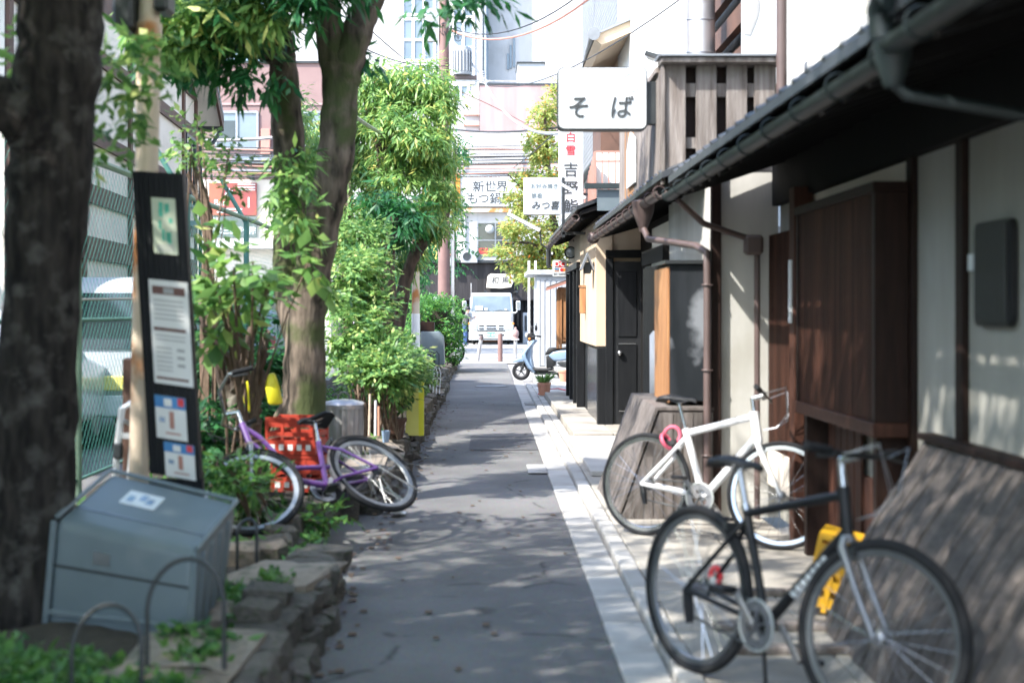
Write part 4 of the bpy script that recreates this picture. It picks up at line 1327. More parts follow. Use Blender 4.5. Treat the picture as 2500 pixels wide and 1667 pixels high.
for x, y0, y1 in ((1168, 110, 148), (1174, 90, 145), (1182, 70, 142)):
    MB().box((fx(x, TY) - .06, TY + 1.9, fz(y1, TY)), (fx(x, TY) + .06, TY + 1.998, fz(y0, TY))).build('slit_window', M_skyglass, st)
pk = thing('pink_wall_block', 'stained pink concrete parapet block above the billboard', 'building', (2, 72, 5))
PY = 72.0
MB().box((fx(1102, PY), PY, fz(305, PY)), (fx(1345, PY), PY + 5, fz(196, PY))).build('pink_wall', M_pinkcon, pk)
MB().box((fx(1060, PY), PY - .4, fz(404, PY)), (fx(1345, PY), PY + 5, fz(306, PY))).build('lower_storey', M_farwhite, pk)
MB().box((fx(1060, PY), PY - .45, fz(392, PY)), (fx(1345, PY), PY - .401, fz(360, PY))).build('pink_band', M_pinkcon, pk)
MB().prism([(fx(1036, PY), fz(275, PY)), (fx(1036, PY), fz(262, PY)), (fx(1072, PY), fz(205, PY)), (fx(1101, PY), fz(205, PY)), (fx(1101, PY), fz(404, PY)), (fx(1036, PY), fz(404, PY))], 'y', PY + .5, PY + 4).build('stair_flank', M_farwhite, pk)
for y in (262, 286, 302):
    MB().box((fx(1064, PY), PY + .35, fz(y, PY) - .03), (fx(1100, PY), PY + .5, fz(y, PY) + .03)).build('stair_rail', M_railred, pk)
MB().box((fx(1330, PY), PY - .05, fz(196, PY)), (fx(1100, PY), PY + 5, fz(192, PY))).build('coping', M_dkmetal, pk)
MB().tube([(fx(1321, PY), PY - .1, fz(300, PY)), (fx(1321, PY), PY - .1, fz(190, PY)), (fx(1318, PY), PY - .1, fz(187, PY))], .05, 8).build('drain_pipe', M_brpipe, pk)
MB().box((fx(1190, PY), PY + 1, fz(196, PY)), (fx(1252, PY), PY + 4, fz(138, PY))).build('roof_hut', M_shed, pk)
MB().box((fx(1188, PY), PY + .9, fz(138, PY)), (fx(1254, PY), PY + 4.1, fz(135, PY))).build('hut_roof', M_dkmetal, pk)

# left part of the far street
mv = thing('mauve_building', 'mauve two-storey building with aluminium windows across the street', 'building', (-10.5, 68, 0))
MB().box((fx(380), FY, fz(412)), (fx(760), FY + 8, fz(146))).build('upper_wall', M_mauve, mv)
MB().box((fx(378), FY - .1, fz(146)), (fx(762), FY + 8.1, fz(141))).build('parapet', M_dkmetal, mv)
for x0, x1, y0, y1 in ((497, 592, 258, 342), (660, 740, 258, 342)):
    wf = MB().box((fx(x0), FY - .03, fz(y1)), (fx(x1), FY - .004, fz(y0))).build('window', M_skyglass, mv)
    for i in range(3):
        xx = fx(x0) + (fx(x1) - fx(x0)) * i / 2
        MB().box((xx - .05, FY - .1, fz(y1)), (xx + .05, FY - .031, fz(y0))).build('sash', M_metal, wf)
    for yy in (y0, y1):
        MB().box((fx(x0), FY - .098, fz(yy) - .05), (fx(x1), FY - .033, fz(yy) + .05)).build('sash_rail', M_metal, wf)
    MB().box((fx(x0) + .1, FY - .04, fz(y1) + .4), (fx(x0) + .9, FY - .032, fz(y0) - .4)).build('dark_pane', M_glass, wf)
MB().box((fx(602), FY - .35, fz(356)), (fx(623), FY - .01, fz(298))).build('sign_box', M_railred, mv, bevel=.02)
MB().box((fx(460), FY - .06, fz(242)), (fx(760), FY - .003, fz(237))).build('string_course', M_pinkcon, mv)
cn = MB().prism([(FY - 1.2, fz(382)), (FY, fz(358)), (FY, fz(354)), (FY - 1.2, fz(379))], 'x', fx(540), fx(760)).build('glass_canopy', M_skyglass, mv)
for i in range(6):
    MB().bar((fx(545 + i * 40), FY - 1.2, fz(378)), (fx(545 + i * 40), FY, fz(353)), .06, .05).build('canopy_rib', M_metal, cn)
MB().box((fx(380), FY - .02, 0), (fx(760), FY + 8, fz(413))).build('shop_wall', M_cream, mv)
MB().box((fx(465), FY - .9, fz(572)), (fx(700), FY - .03, fz(550))).build('white_awning', M_whitepaint, mv)
MB().box((fx(400), FY - .1, 0.1), (fx(640), FY - .025, 2.6)).build('shop_glass', M_glass, mv)
bs = thing('bar_sign', 'red and orange sign reading Bar with a white leaf emblem', 'sign', (fx(536), FY - .2, fz(496)))
MB().box((fx(514), FY - .2, fz(495)), (fx(591), FY - .08, fz(421))).build('red_half', M_barred, bs)
MB().box((fx(482), FY - .198, fz(495)), (fx(514), FY - .08, fz(421))).build('orange_half', M_barorange, bs)
text('Bar', .42, M_signwhite, face_cam((fx(507), FY - .206, fz(467))), bs)
text('1', .7, M_signwhite, face_cam((fx(573), FY - .206, fz(467))), bs)
for y in (425, 431, 437):
    MB().box((fx(548), FY - .206, fz(y) - .025), (fx(588), FY - .201, fz(y) + .025)).build('print_line', M_signwhite, bs)
for y in (481, 488):
    MB().box((fx(500), FY - .206, fz(y) - .03), (fx(558), FY - .201, fz(y) + .03)).build('print_line', M_signwhite, bs)
MB().prism([(fx(518), fz(448)), (fx(525), fz(437)), (fx(530), fz(433)), (fx(531), fz(440)), (fx(537), fz(438)), (fx(534), fz(449)), (fx(526), fz(452))], 'y', FY - .21, FY - .202).build('leaf_emblem', M_signwhite, bs)
b2 = thing('clinic_sign', 'dark slate sign with white lettering starting 2F under the Bar sign', 'sign', (fx(536), FY - .2, fz(546)))
MB().box((fx(482), FY - .2, fz(546)), (fx(591), FY - .08, fz(498))).build('panel', M_bargrey, b2)
text('2F', .3, M_signwhite, face_cam((fx(497), FY - .206, fz(507))), b2, bold=.01)
text('きめ三古整骨院', .37, M_signwhite, face_cam((fx(537), FY - .206, fz(531))), b2, bold=.01, sx=.82)
for k, x in enumerate((487, 582)):
    o = MB().bar((fx(x), FY - .05, fz(412)), (fx(x) + .08, FY - .5, fz(406)), .12, .1).build('sign_lamp', M_dkmetal)
    tag(o, ('small lamp over the left end of the Bar sign', 'small lamp over the right end of the Bar sign')[k], 'lamp', 'lamps over the bar sign')

# ================================================================== utility pole, wires
up_ = thing('utility_pole', 'brown utility pole with transformer and cable clusters at the street corner', 'pole', tuple(P(1020, 805, 44.5).xy) + (0,))
px = P(1020, 0, 44.5).x
MB().tube([(px, 44.5, 0), (px, 44.5, 12.5)], [.2, .15], 16).build('shaft', M_brownpole, up_, smooth=True)
MB().box((px + .22, 44.45, 0), (px + .32, 44.55, 4.2)).build('conduit', M_zinc, up_)
def at(x, y):
    return P(x, y, 44.4)
c_ = at(1062, 140)
tr = MB().lathe([(0, -.45), (.28, -.45), (.3, -.42), (.3, .38), (.26, .42), (0, .45)], 18, Matrix.Translation(c_)).build('transformer', M_shed, up_, smooth=True)
for k in range(10):
    a = -math.pi * (k + .5) / 10
    MB().bar(c_ + Vector((.32 * math.cos(a), .32 * math.sin(a), -.36)), c_ + Vector((.32 * math.cos(a), .32 * math.sin(a), .3)), .02, .05).build('cooling_fin', M_shed, tr)
MB().box((px, 44.3, c_.z - .58), (c_.x + .45, 44.5, c_.z - .47)).build('transformer_bracket', M_brpipe, up_)
MB().bar(at(1028, 80), at(1120, 190), .07, .07).build('brace', M_zinc, up_)
MB().bar(at(1030, 185), at(1220, 188), .05, .05).build('crossarm', M_zinc, up_)
for x, y in ((1020, 80), (1034, 66), (1046, 72), (1030, 92), (1052, 84), (1110, 170), (1112, 186), (1075, 118), (1080, 130)):
    q = at(x, y)
    MB().lathe([(.0, -.1), (.05, -.09), (.03, -.04), (.06, -.02), (.03, .03), (.05, .05), (0, .1)], 10, Matrix.Translation(q)).build('insulator', M_ltroof, up_, smooth=True)
mb = MB()
rw = random.Random(4)
for k in range(9):
    q = at(1034, 74)
    r_ = rw.uniform(.08, .22)
    mb.torus(r_, .012, 16, 4, Matrix.Translation(q + Vector((rw.uniform(-.2, .35), rw.uniform(-.2, .1), rw.uniform(-.15, .2)))) @ Matrix.Rotation(rw.uniform(0, 3), 4, 'X') @ Matrix.Rotation(rw.uniform(0, 3), 4, 'Y'))
mb.build('coiled_cable', M_dkmetal, up_)
MB().box((px - .55, 44.35, at(0, 95).z), (px - .2, 44.6, at(0, 20).z)).build('pole_box', M_shed, up_)
MB().ball((px - .27, 44.35, at(0, 688).z), .1, 10, 6).build('meter', M_lampglass, up_)


def wire(a, b, sag, r_, m, label, n=14):
    a, b = Vector(a), Vector(b)
    pts_ = [a.lerp(b, t / n) - Vector((0, 0, sag * 4 * (t / n) * (1 - t / n))) for t in range(n + 1)]
    o = MB().tube(pts_, r_, 5).build('overhead_wire', m)
    return tag(o, label, 'wire', 'overhead wires')


M_wire = mat('wire_black', (0.03, 0.03, 0.033), rough=.6)
wire(P(1112, 188, 44.5), P(1420, 250, 22), .9, .035, M_shed, 'thick pale spiral-wrapped cable sagging past the pink wall')
wire(P(1036, 70, 44.4), P(1420, -60, 34), .8, .03, M_railred, 'twisted reddish cable rising from the pole to the upper right')
wire(P(1036, 66, 44.4), P(1400, -70, 34), .7, .018, M_wire, 'thin dark cable just above the twisted reddish cable')
wire(P(1040, 297, 58), P(1420, 268, 40), .25, .04, M_wire, 'thick black cable crossing in front of the pink wall foot')
wire(P(1180, 385, 50), P(1420, 160, 24), .1, .016, M_wire, 'thin dark wire slanting up in front of the maple leaves')
wire(P(1030, 200, 44.5), P(1340, 370, 56), -.2, .016, M_railred, 'thin reddish wire falling across the pink wall')
wire(P(1100, 190, 44.5), P(1720, -120, 14), .6, .010, M_wire, 'long thin wire climbing over the grey tower')
wire(P(700, 20, 36), P(1036, 150, 44.5), .5, .016, M_wire, 'thin dark wire between the tree crown and the utility pole')
wire(P(760, -20, 30), P(1040, 210, 44.5), .2, .013, M_wire, 'steep thin wire in front of the gridded windows')
rw = random.Random(8)
for k in range(18):
    y = 330 + k * 4.2 + rw.uniform(-2, 2)
    wire(P(380, y + rw.uniform(-8, 6), 62), P(1420, y + rw.uniform(-6, 6), 62), rw.uniform(.05, .3), rw.choice((.018, .022, .03)), rw.choice((M_wire, M_wire, M_metal, M_railred)), 'one of the many level wires bundled along the far street', 18)
wire(P(430, 322, 40), P(640, 315, 40), .05, .05, M_zinc, 'pale cable running level before the mauve building window')
wire(P(800, 255, 19), P(960, 330, 22), .1, .028, M_zinc, 'pale grey cable descending through the leaves of the middle tree')

# ================================================================== bollards
bg_ = 'bollards at the end of the lane'
bo = thing('bollard', 'thin leaning pale bollard, leftmost of the three at the lane end', 'bollard', tuple(G(1097, 829)), group=bg_)
g = G(1097, 829)
MB().tube([g, g + Vector((.11, 0, .7))], .055, 12).build('shaft', M_zinc, bo, smooth=True)
MB().tube([g + Vector((.105, 0, .64)), g + Vector((.125, 0, .76))], [.075, .06], 12).build('cap', M_brpipe, bo, smooth=True)
bo = thing('bollard', 'straight brown steel bollard, middle one of the three at the lane end', 'bollard', tuple(G(1149, 830)), group=bg_)
g = G(1149, 830)
MB().tube([g, g + Vector((0, 0, .83))], .075, 14).build('shaft', M_brownpole, bo, smooth=True)
MB().tube([g + Vector((0, 0, .83)), g + Vector((0, 0, .86))], [.07, .04], 14).build('cap', M_zinc, bo, smooth=True)
bo = thing('bollard', 'stone bollard with knobbed head, nearest the scooter of the three', 'bollard', tuple(G(1184, 823)), group=bg_)
g = G(1184, 823)
MB().tube([g, g + Vector((0, 0, .62))], .055, 12).build('shaft', M_zinc, bo, smooth=True)
MB().lathe([(.06, .56), (.1, .58), (.1, .66), (.07, .68), (.1, .72), (.11, .8), (.09, .88), (.04, .92), (.04, .98), (0, 1.0)], 14, Matrix.Translation(g)).build('knob_head', M_pinkcon, bo, smooth=True)
MB().torus(.105, .02, 14, 6, Matrix.Translation(g + Vector((0, 0, .6)))).build('chain_loop', M_paper, bo)
ub = thing('parcel_box', 'narrow grey steel cabinet standing beside the truck', 'cabinet', (fx(1207), 65.5, 0))
MB().box((fx(1201, 65.5), 65.4, 0), (fx(1214, 65.5), 65.7, fz(718, 65.5))).build('cabinet_body', M_shed, ub, bevel=.02)
MB().box((fx(1205, 65.5), 65.37, fz(760, 65.5)), (fx(1210, 65.5), 65.399, fz(725, 65.5))).build('slot', M_dkmetal, ub)

for k, (x, y, Y_, lab) in enumerate(((1215, 560, 66.3, 'white air conditioner box on the far wall beside the dark window'), (1078, 590, 66.3, 'white air conditioner box on the far wall above the truck'), (640, 470, 66.3, 'white air conditioner box on the cream shop wall beside the signs'))):
    q = P(x, y, Y_)
    ac = thing('air_conditioner', lab, 'air conditioner', tuple(q), group='air conditioners on the far street')
    MB().box((q.x - .38, Y_ - .3, q.z - .28), (q.x + .38, Y_ + .15, q.z + .28)).build('case', M_shed, ac, bevel=.02)
    MB().torus(.2, .012, 22, 5, face_cam((q.x - .1, Y_ - .31, q.z))).build('fan_ring', M_metal, ac)
    MB().lathe([(0, 0), (.19, 0), (.19, -.01)], 20, face_cam((q.x - .1, Y_ - .302, q.z))).build('fan', M_dkmetal, ac)
for k, x in enumerate((1068, 1200)):
    q = P(x, 480, 66.4)
    o = MB().tube([(q.x, 66.4, 3.8), (q.x, 66.4, 8.8)], .05, 8).build('drain_pipe', M_shed)
    tag(o, ('grey drain pipe on the far white wall left of the window', 'grey drain pipe on the far white wall right of the window')[k], 'pipe', 'drain pipes on the far wall')

# ================================================================== bicycles
def frame_M(A_, B_, lean):
    """matrix for a bicycle: origin at the rear contact, local x forward, z up, leaning about x"""
    A_, B_ = Vector(A_), Vector(B_)
    f = (B_ - A_).normalized()
    u = Vector((0, 0, 1))
    u = (u - f * u.dot(f)).normalized()
    M = Matrix((f, u.cross(f), u)).transposed().to_4x4()
    M.translation = A_
    return M @ Matrix.Rotation(lean, 4, 'X')


def wheel(par, root, c, r, steerM, tyre_r, tyre_m, rim_m, spokes, name='wheel', rim_h=.012, cogs=False):
    """an Empty for the wheel, at its hub, with tyre, rim, spokes, hub"""
    T = (steerM if steerM is not None else Matrix.Identity(4)) @ Matrix.Translation(c) @ Matrix.Rotation(R(90), 4, 'X')
    w_ = bpy.data.objects.new(name, None)
    C.objects.link(w_)
    w_.parent = par
    mw = wm(root) @ T
    w_.matrix_basis = wm(par).inverted() @ mw
    WM[w_.name] = mw
    MB().torus(r - tyre_r, tyre_r, 56, 10).build('tyre', tyre_m, w_, frame=w_, smooth=True)
    rr = r - 2 * tyre_r
    MB().lathe([(rr + .004, -.011), (rr - rim_h * 1.4, -.008), (rr - rim_h * 1.7, 0), (rr - rim_h * 1.4, .008), (rr + .004, .011)], 56).build('rim', rim_m, w_, frame=w_, smooth=True)
    sp = MB()
    for k in range(spokes):
        a = 2 * math.pi * k / spokes
        s = 1 if k % 2 else -1
        a2 = a + s * .5
        sp.tube([(.022 * math.cos(a2), .022 * math.sin(a2), s * .03), ((rr - .01) * math.cos(a), (rr - .01) * math.sin(a), 0)], .0014, 4)
    sp.build('spokes', M_steel, w_, frame=w_)
    MB().lathe([(0, -.055), (.012, -.055), (.014, -.04), (.028, -.034), (.02, -.02), (.02, .02), (.028, .034), (.014, .04), (.012, .055), (0, .055)], 14).build('hub', M_metal, w_, frame=w_, smooth=True)
    if cogs:
        MB().lathe([(.0, .036), (.045, .036), (.045, .04), (.035, .044), (.03, .052), (.0, .052)], 18, Matrix.Rotation(math.pi, 4, 'X')).build('sprocket', M_dkmetal, w_, frame=w_)
    return w_


def bicycle(name, label, M, fm, forkm, steer, wb=1.02, r=.335, tyre=.018, sad_z=.95, bar_z=1.0, tyre_m=M_rubber, rim_m=M_steel, step=False,
            fat=1.0, seatpost=M_steel, stem_m=M_steel, stripes=None, guard=True, kick=True, fenders=None, rim_h=.012, flat=True, tube_lock=None, hubred=False):
    root = thing(name, label, 'bicycle', M=M, group=None)
    BBp = Vector((.43, 0, .275))
    RH = Vector((0, 0, r))
    FH = Vector((wb, 0, r))
    SC = Vector((.285, 0, .68 if not step else .62))
    HT = Vector((wb - .20, 0, .84))
    HB = Vector((wb - .165, 0, .67))
    q = .014 * fat
    fr = MB()
    if not step:
        fr.tube([SC, HT - Vector((0, 0, .03))], q * 1.05, 12)
        fr.tube([BBp, HB + Vector((0, 0, .02))], q * 1.25, 12)
    else:
        fr.tube([BBp, BBp + Vector((.18, 0, .06)), HB - Vector((.08, 0, .12)), HB + Vector((0, 0, .02))], q * 1.25, 12)
        fr.tube([SC - Vector((-.03, 0, .2)), BBp + Vector((.2, 0, .17)), HT - Vector((.07, 0, .12)), HT - Vector((0, 0, .03))], q * 1.0, 12)
    fr.tube([BBp, SC, SC + (SC - BBp).normalized() * .03], q * 1.1, 12)
    fr.tube([HB, HT], q * 1.35, 12)
    for s in (-1, 1):
        fr.tube([SC - Vector((0, 0, .02)), Vector((.18, s * .045, .52)), RH + Vector((0, s * .06, 0))], q * .6, 8)
        fr.tube([BBp, Vector((.3, s * .04, .3)), RH + Vector((0, s * .06, 0))], q * .65, 8)
    fr.tube([BBp - Vector((0, .036, 0)), BBp + Vector((0, .036, 0))], .022, 12)
    fo = fr.build('frame', fm, root, frame=root, smooth=True)
    if stripes:
        d = (HB - BBp)
        for k in range(7):
            a = BBp + d * (.36 + k * .062)
            MB().tube([a, a + d * .042], q * 1.3, 10).build('decal_letter', stripes, fo, frame=root, smooth=True)
    # steering assembly about the head tube
    ax = (HT - HB).normalized()
    SM = Matrix.Translation(HB) @ Matrix.Rotation(steer, 4, ax) @ Matrix.Translation(-HB)
    fk = MB()
    fk.tube([HB + ax * .0, HB - ax * .025], q * 1.4, 12)
    for s in (-1, 1):
        fk.tube([HB - ax * .01 + Vector((0, s * .02, 0)), HB - ax * .04 + Vector((0, s * .048, 0)), (HB * .45 + FH * .55) + Vector((-.012, s * .05, 0)), FH + Vector((0, s * .052, 0))], [q, q * .95, q * .75, q * .55], 10)
    fork = fk.build('fork', forkm, root, frame=None if False else root, smooth=True)
    # apply steering to the fork vertices
    def steered(o):
        Mw = wm(root)
        o.matrix_basis = wm(o.parent).inverted() @ (Mw @ SM @ Mw.inverted() @ wm(o))
        WM[o.name] = wm(o.parent) @ o.matrix_basis
        return o
    steered(fork)
    wheel(root, root, RH, r, None, tyre, tyre_m, rim_m, 28, rim_h=rim_h, cogs=True)
    wheel(root, root, FH, r, SM, tyre, tyre_m, rim_m, 24, rim_h=rim_h)
    ht = HT + ax * (bar_z - HT.z - .02)
    st_ = MB().tube([HT - ax * .01, ht], .014, 10).tube([ht - ax * .005, ht + Vector((.075, 0, .02))], .016, 10).build('stem', stem_m, root, frame=root, smooth=True)
    steered(st_)
    hc = ht + Vector((.08, 0, .02))
    if flat:
        hb = MB().tube([hc + Vector((-.03, -.28, .015)), hc + Vector((0, -.12, .0)), hc, hc + Vector((0, .12, 0)), hc + Vector((-.03, .28, .015))], .011, 10)
        ends = [(hc + Vector((-.018, s * .17, .008)), hc + Vector((-.034, s * .3, .017))) for s in (-1, 1)]
    else:
        hb = MB().tube([hc + Vector((-.22, -.25, .06)), hc + Vector((-.08, -.27, .07)), hc + Vector((0, -.16, .06)), hc, hc + Vector((0, .16, .06)), hc + Vector((-.08, .27, .07)), hc + Vector((-.22, .25, .06))], .011, 10)
        ends = [(hc + Vector((-.1, s * .268, .07)), hc + Vector((-.24, s * .25, .06))) for s in (-1, 1)]
    h_ = steered(hb.build('handlebar', M_blackpl if flat else M_steel, root, frame=root, smooth=True))
    for a, b_ in ends:
        steered(MB().tube([a, b_], .017, 10).build('grip', M_rubber, root, frame=root, smooth=True))
        steered(MB().tube([a + Vector((.02, 0, -.005)), a.lerp(b_, .3) + Vector((.045, 0, -.02)), b_ + Vector((.05, 0, -.03))], .006, 6).build('brake_lever', M_dkmetal, root, frame=root, smooth=True))
    for s, rr2 in ((-1, .15), (1, .12), (-1, .1)):
        steered(MB().tube([hc + Vector((.02, s * .15, 0)), hc + Vector((.13, s * .1, .02 + rr2 * .2)), hc + Vector((.15, s * .02, -rr2)), hc + Vector((.08, -s * .02, -.2)), HB + Vector((.03, 0, .06))], .0026, 6).build('brake_cable', M_metal if fm is not M_purple else M_blackpl, root, frame=root, smooth=True))
    # brakes
    steered(MB().bar(HB - ax * .055 + Vector((.03, -.04, 0)), HB - ax * .055 + Vector((.03, .04, 0)), .02, .03).build('front_brake', M_dkmetal, root, frame=root))
    MB().bar(Vector((.2, -.04, .62)), Vector((.2, .04, .62)), .02, .03).build('rear_brake', M_dkmetal, root, frame=root)
    # saddle
    dS = (SC - BBp).normalized()
    top = SC + dS * ((sad_z - .06 - SC.z) / dS.z)
    MB().tube([SC, top], .0135, 10).build('seat_post', seatpost, root, frame=root, smooth=True)
    MB().tube([SC + dS * .012, SC + dS * .035], .021, 12).build('seat_clamp', M_steel, root, frame=root, smooth=True)
    sd = MB()
    rows = [(-.14, .062, .0), (-.12, .075, .018), (-.07, .072, .03), (-.02, .05, .025), (.04, .028, .018), (.1, .02, .016), (.13, .012, .006)]
    nv = 9
    for x, hw, zt in rows:
        for j in range(nv):
            t = j / (nv - 1) * math.pi
            sd.v.append(Vector((top.x + x, -hw * math.cos(t), sad_z - .03 + zt + .026 * math.sin(t) ** .6 - .028)))
    for i in range(len(rows) - 1):
        for j in range(nv - 1):
            a = i * nv + j
            sd.f.append([a, a + 1, a + nv + 1, a + nv])
        sd.f.append([i * nv, (i + 1) * nv, (i + 1) * nv + nv - 1, i * nv + nv - 1])
    sd.f.append(list(range(nv)))
    sd.f.append(list(range((len(rows) - 1) * nv, len(rows) * nv))[::-1])
    sd.build('saddle', M_blackpl, root, frame=root, smooth=R(60))
    MB().tube([top + Vector((-.09, .02, .03)), top + Vector((0, .02, .005)), top + Vector((.09, .012, .03))], .004, 6).tube([top + Vector((-.09, -.02, .03)), top + Vector((0, -.02, .005)), top + Vector((.09, -.012, .03))], .004, 6).build('saddle_rail', M_steel, root, frame=root)
    # drive train on the right side (local -y)
    Tc = Matrix.Translation(BBp + Vector((0, -.05, 0))) @ Matrix.Rotation(R(90), 4, 'X')
    ring = MB().lathe([(.055, -.003), (.088, -.003), (.092, 0), (.088, .003), (.055, .003), (.055, -.003)], 36, Tc).build('chainring', M_metal, root, frame=root)
    for k in range(5):
        a = 2 * math.pi * k / 5 + .3
        MB().bar(BBp + Vector((.0, -.05, 0)), BBp + Vector((.075 * math.cos(a), -.05, .075 * math.sin(a))), .018, .006).build('spider_arm', M_metal, ring, frame=root)
    if guard:
        MB().torus(.096, .006, 36, 6, Tc).build('chain_guard', M_lampglass, ring, frame=root, smooth=True)
    for s, a in ((-1, 2.3), (1, 2.3 + math.pi)):
        e = BBp + Vector((.165 * math.cos(a), s * .075, .165 * math.sin(a)))
        ca = MB().bar(BBp + Vector((0, s * .068, 0)), e, .016, .026).build('crank', M_zinc, root, frame=root, bevel=.003)
        MB().cbox(e + Vector((0, s * .055, 0)), (.085, .075, .022)).build('pedal', M_blackpl, ca, frame=root, bevel=.004)
    MB().tube([RH + Vector((0, -.045, .04)), BBp + Vector((0, -.05, .088))], .005, 6).tube([RH + Vector((.02, -.045, -.1)), BBp + Vector((0, -.05, -.088))], .005, 6).build('chain', M_dkmetal, root, frame=root)
    MB().tube([RH + Vector((.0, -.05, -.0)), RH + Vector((.02, -.055, -.06)), RH + Vector((.035, -.055, -.13))], [.02, .022, .016], 8).build('derailleur', M_blackpl, root, frame=root)
    if hubred:
        MB().torus(.03, .012, 16, 6, Matrix.Translation(RH + Vector((.05, .055, .06))) @ Matrix.Rotation(R(90), 4, 'X')).build('red_reel', M_red, root, frame=root)
        MB().ball(RH + Vector((.04, .06, .03)), .03, 10, 6).build('hub_cap', M_lampglass, root, frame=root)
    if kick:
        MB().tube([BBp + Vector((-.06, .03, .02)), BBp + Vector((-.12, .12, -.262))], .008, 8).build('kickstand', M_dkmetal, root, frame=root)
    if fenders:
        for ctr, a0, a1, st2 in ((RH, -.3, 2.9, False), (FH, .4, 3.0, True)):
            fn = MB()
            rr3 = r + .014
            m_ = 18
            for i in range(m_ + 1):
                a = a0 + (a1 - a0) * i / m_
                for s in (-.022, 0, .022):
                    rr4 = rr3 - (.008 if s else 0)
                    fn.v.append(ctr + Vector((rr4 * math.cos(a), s, rr4 * math.sin(a))))
            for i in range(m_):
                for k in range(2):
                    b0 = i * 3 + k
                    fn.f.append([b0, b0 + 1, b0 + 4, b0 + 3])
            fo2 = fn.build('mudguard', fenders, root, frame=root, smooth=True)
            if st2:
                steered(fo2)
        MB().tube([RH + Vector((0, .07, 0)), Vector((-.22, .07, r - .25))], .006, 6).tube([RH + Vector((0, -.07, 0)), Vector((-.22, -.07, r - .25))], .006, 6).build('rear_stand', M_steel, root, frame=root)
        MB().prism([(.02, r + .05), (.43, .38), (.53, .3), (.5, .22), (.4, .18), (.02, r - .05)], 'y', -.066, -.058).build('chain_case', M_blackpl, root, frame=root)
    if tube_lock:
        MB().torus(.06, .012, 22, 6, Matrix.Translation(Vector((.16, .03, .66))) @ Matrix.Rotation(R(80), 4, 'X')).torus(.05, .012, 22, 6, Matrix.Translation(Vector((.15, -.02, .62))) @ Matrix.Rotation(R(60), 4, 'Y')).build('coil_lock', tube_lock, root, frame=root, smooth=True)
    return root


KZ = .048
# white bicycle leaning on the wall: the far one
a_ = G(1477, 1228, KZ)
b_ = G(1785, 1262, KZ)
d_ = (b_ - a_).normalized()
bicycle('bicycle', 'white flat-bar bicycle with pink lock leaning by the slanted plank guard', frame_M(a_, a_ + d_, R(-6)), M_whitepaint, M_whitepaint, R(22), wb=(b_ - a_).length, r=.335, tyre=.016, sad_z=.93, bar_z=.95, fat=1.55, tube_lock=M_pink, kick=False, rim_h=.014)
# black bicycle: the near one
a_ = G(1590, 1543, KZ)
b_ = G(2003, 1690, KZ)
d_ = (b_ - a_).normalized()
bicycle('bicycle', 'black flat-bar bicycle with silver fork and lettered tube, nearest the camera', frame_M(a_, a_ + d_, R(-4)), M_blackpl, M_metal, R(14), wb=(b_ - a_).length, r=.34, tyre=.021, sad_z=.90, bar_z=.96, fat=1.2, stripes=M_signwhite, hubred=True, rim_h=.012, rim_m=M_dkrim)
# purple city bicycle slumped against the crates
ax_ = Vector((.50, -.48, .74)).normalized()
f_ = Vector((-.69, -.72, 0)).normalized()
f_ = (f_ - ax_ * f_.dot(ax_)).normalized()
u_ = ax_.cross(f_)
if u_.z < 0:
    u_ = -u_
hub = P(858, 1088, 9.35)
Mp = Matrix((f_, u_.cross(f_), u_)).transposed().to_4x4()
Mp.translation = hub - u_ * .325
bicycle('bicycle', 'purple city bicycle slumped over against the red crates', Mp, M_purple, M_dkrim, R(-28), wb=.98, r=.325, tyre=.02, sad_z=.86, bar_z=.97, step=True, fat=1.2, fenders=M_zinc, flat=False, guard=False, kick=False, rim_h=.017, rim_m=M_dkrim)
# bicycle half hidden by the far hedge: only its wheel shows
g = G(1046, 822, .12)
Mh = frame_M(Vector((g.x - .95, 36.6, .12)), Vector((g.x - .35, 36.5, .12)), R(3))
bicycle('bicycle', 'dark blue bicycle almost hidden by the clipped hedge, wheel showing', Mh, M_blue, M_dkmetal, R(0), wb=1.0, r=.34, tyre=.022, sad_z=.85, bar_z=.95, step=True, fenders=M_blue, flat=False, guard=False, kick=False)

# ================================================================== scooter
Ms = Matrix.Translation(G(1197, 873, .004)) @ Matrix.Rotation(R(-13), 4, 'Z')
sct = thing('motor_scooter', 'pale blue motor scooter parked across the lane side before the shed', 'scooter', M=Ms)


def spr(poly, y0, y1, name, m, par=sct, bev=.02, seg=2):
    return MB().prism(poly, 'y', y0, y1).build(name, m, par, frame=sct, bevel=bev, seg=seg, smooth=True)


def swheel(c):
    e = bpy.data.objects.new('wheel', None)
    C.objects.link(e)
    e.parent = sct
    mw = Ms @ Matrix.Translation(c) @ Matrix.Rotation(R(90), 4, 'X')
    e.matrix_basis = Ms.inverted() @ mw
    WM[e.name] = mw
    MB().torus(.155, .045, 40, 12).build('tyre', M_rubber, e, frame=e, smooth=True)
    MB().lathe([(.118, -.03), (.125, -.03), (.125, .03), (.118, .03)], 36).build('rim', M_zinc, e, frame=e, smooth=True)
    for k in range(5):
        a = 2 * math.pi * k / 5 + .4
        MB().bar((0, 0, 0), (.12 * math.cos(a), .12 * math.sin(a), 0), .03, .02).build('rim_spoke', M_metal, e, frame=e, bevel=.004)
    MB().lathe([(0, -.04), (.03, -.04), (.03, .04), (0, .04)], 16).build('hub', M_dkmetal, e, frame=e)


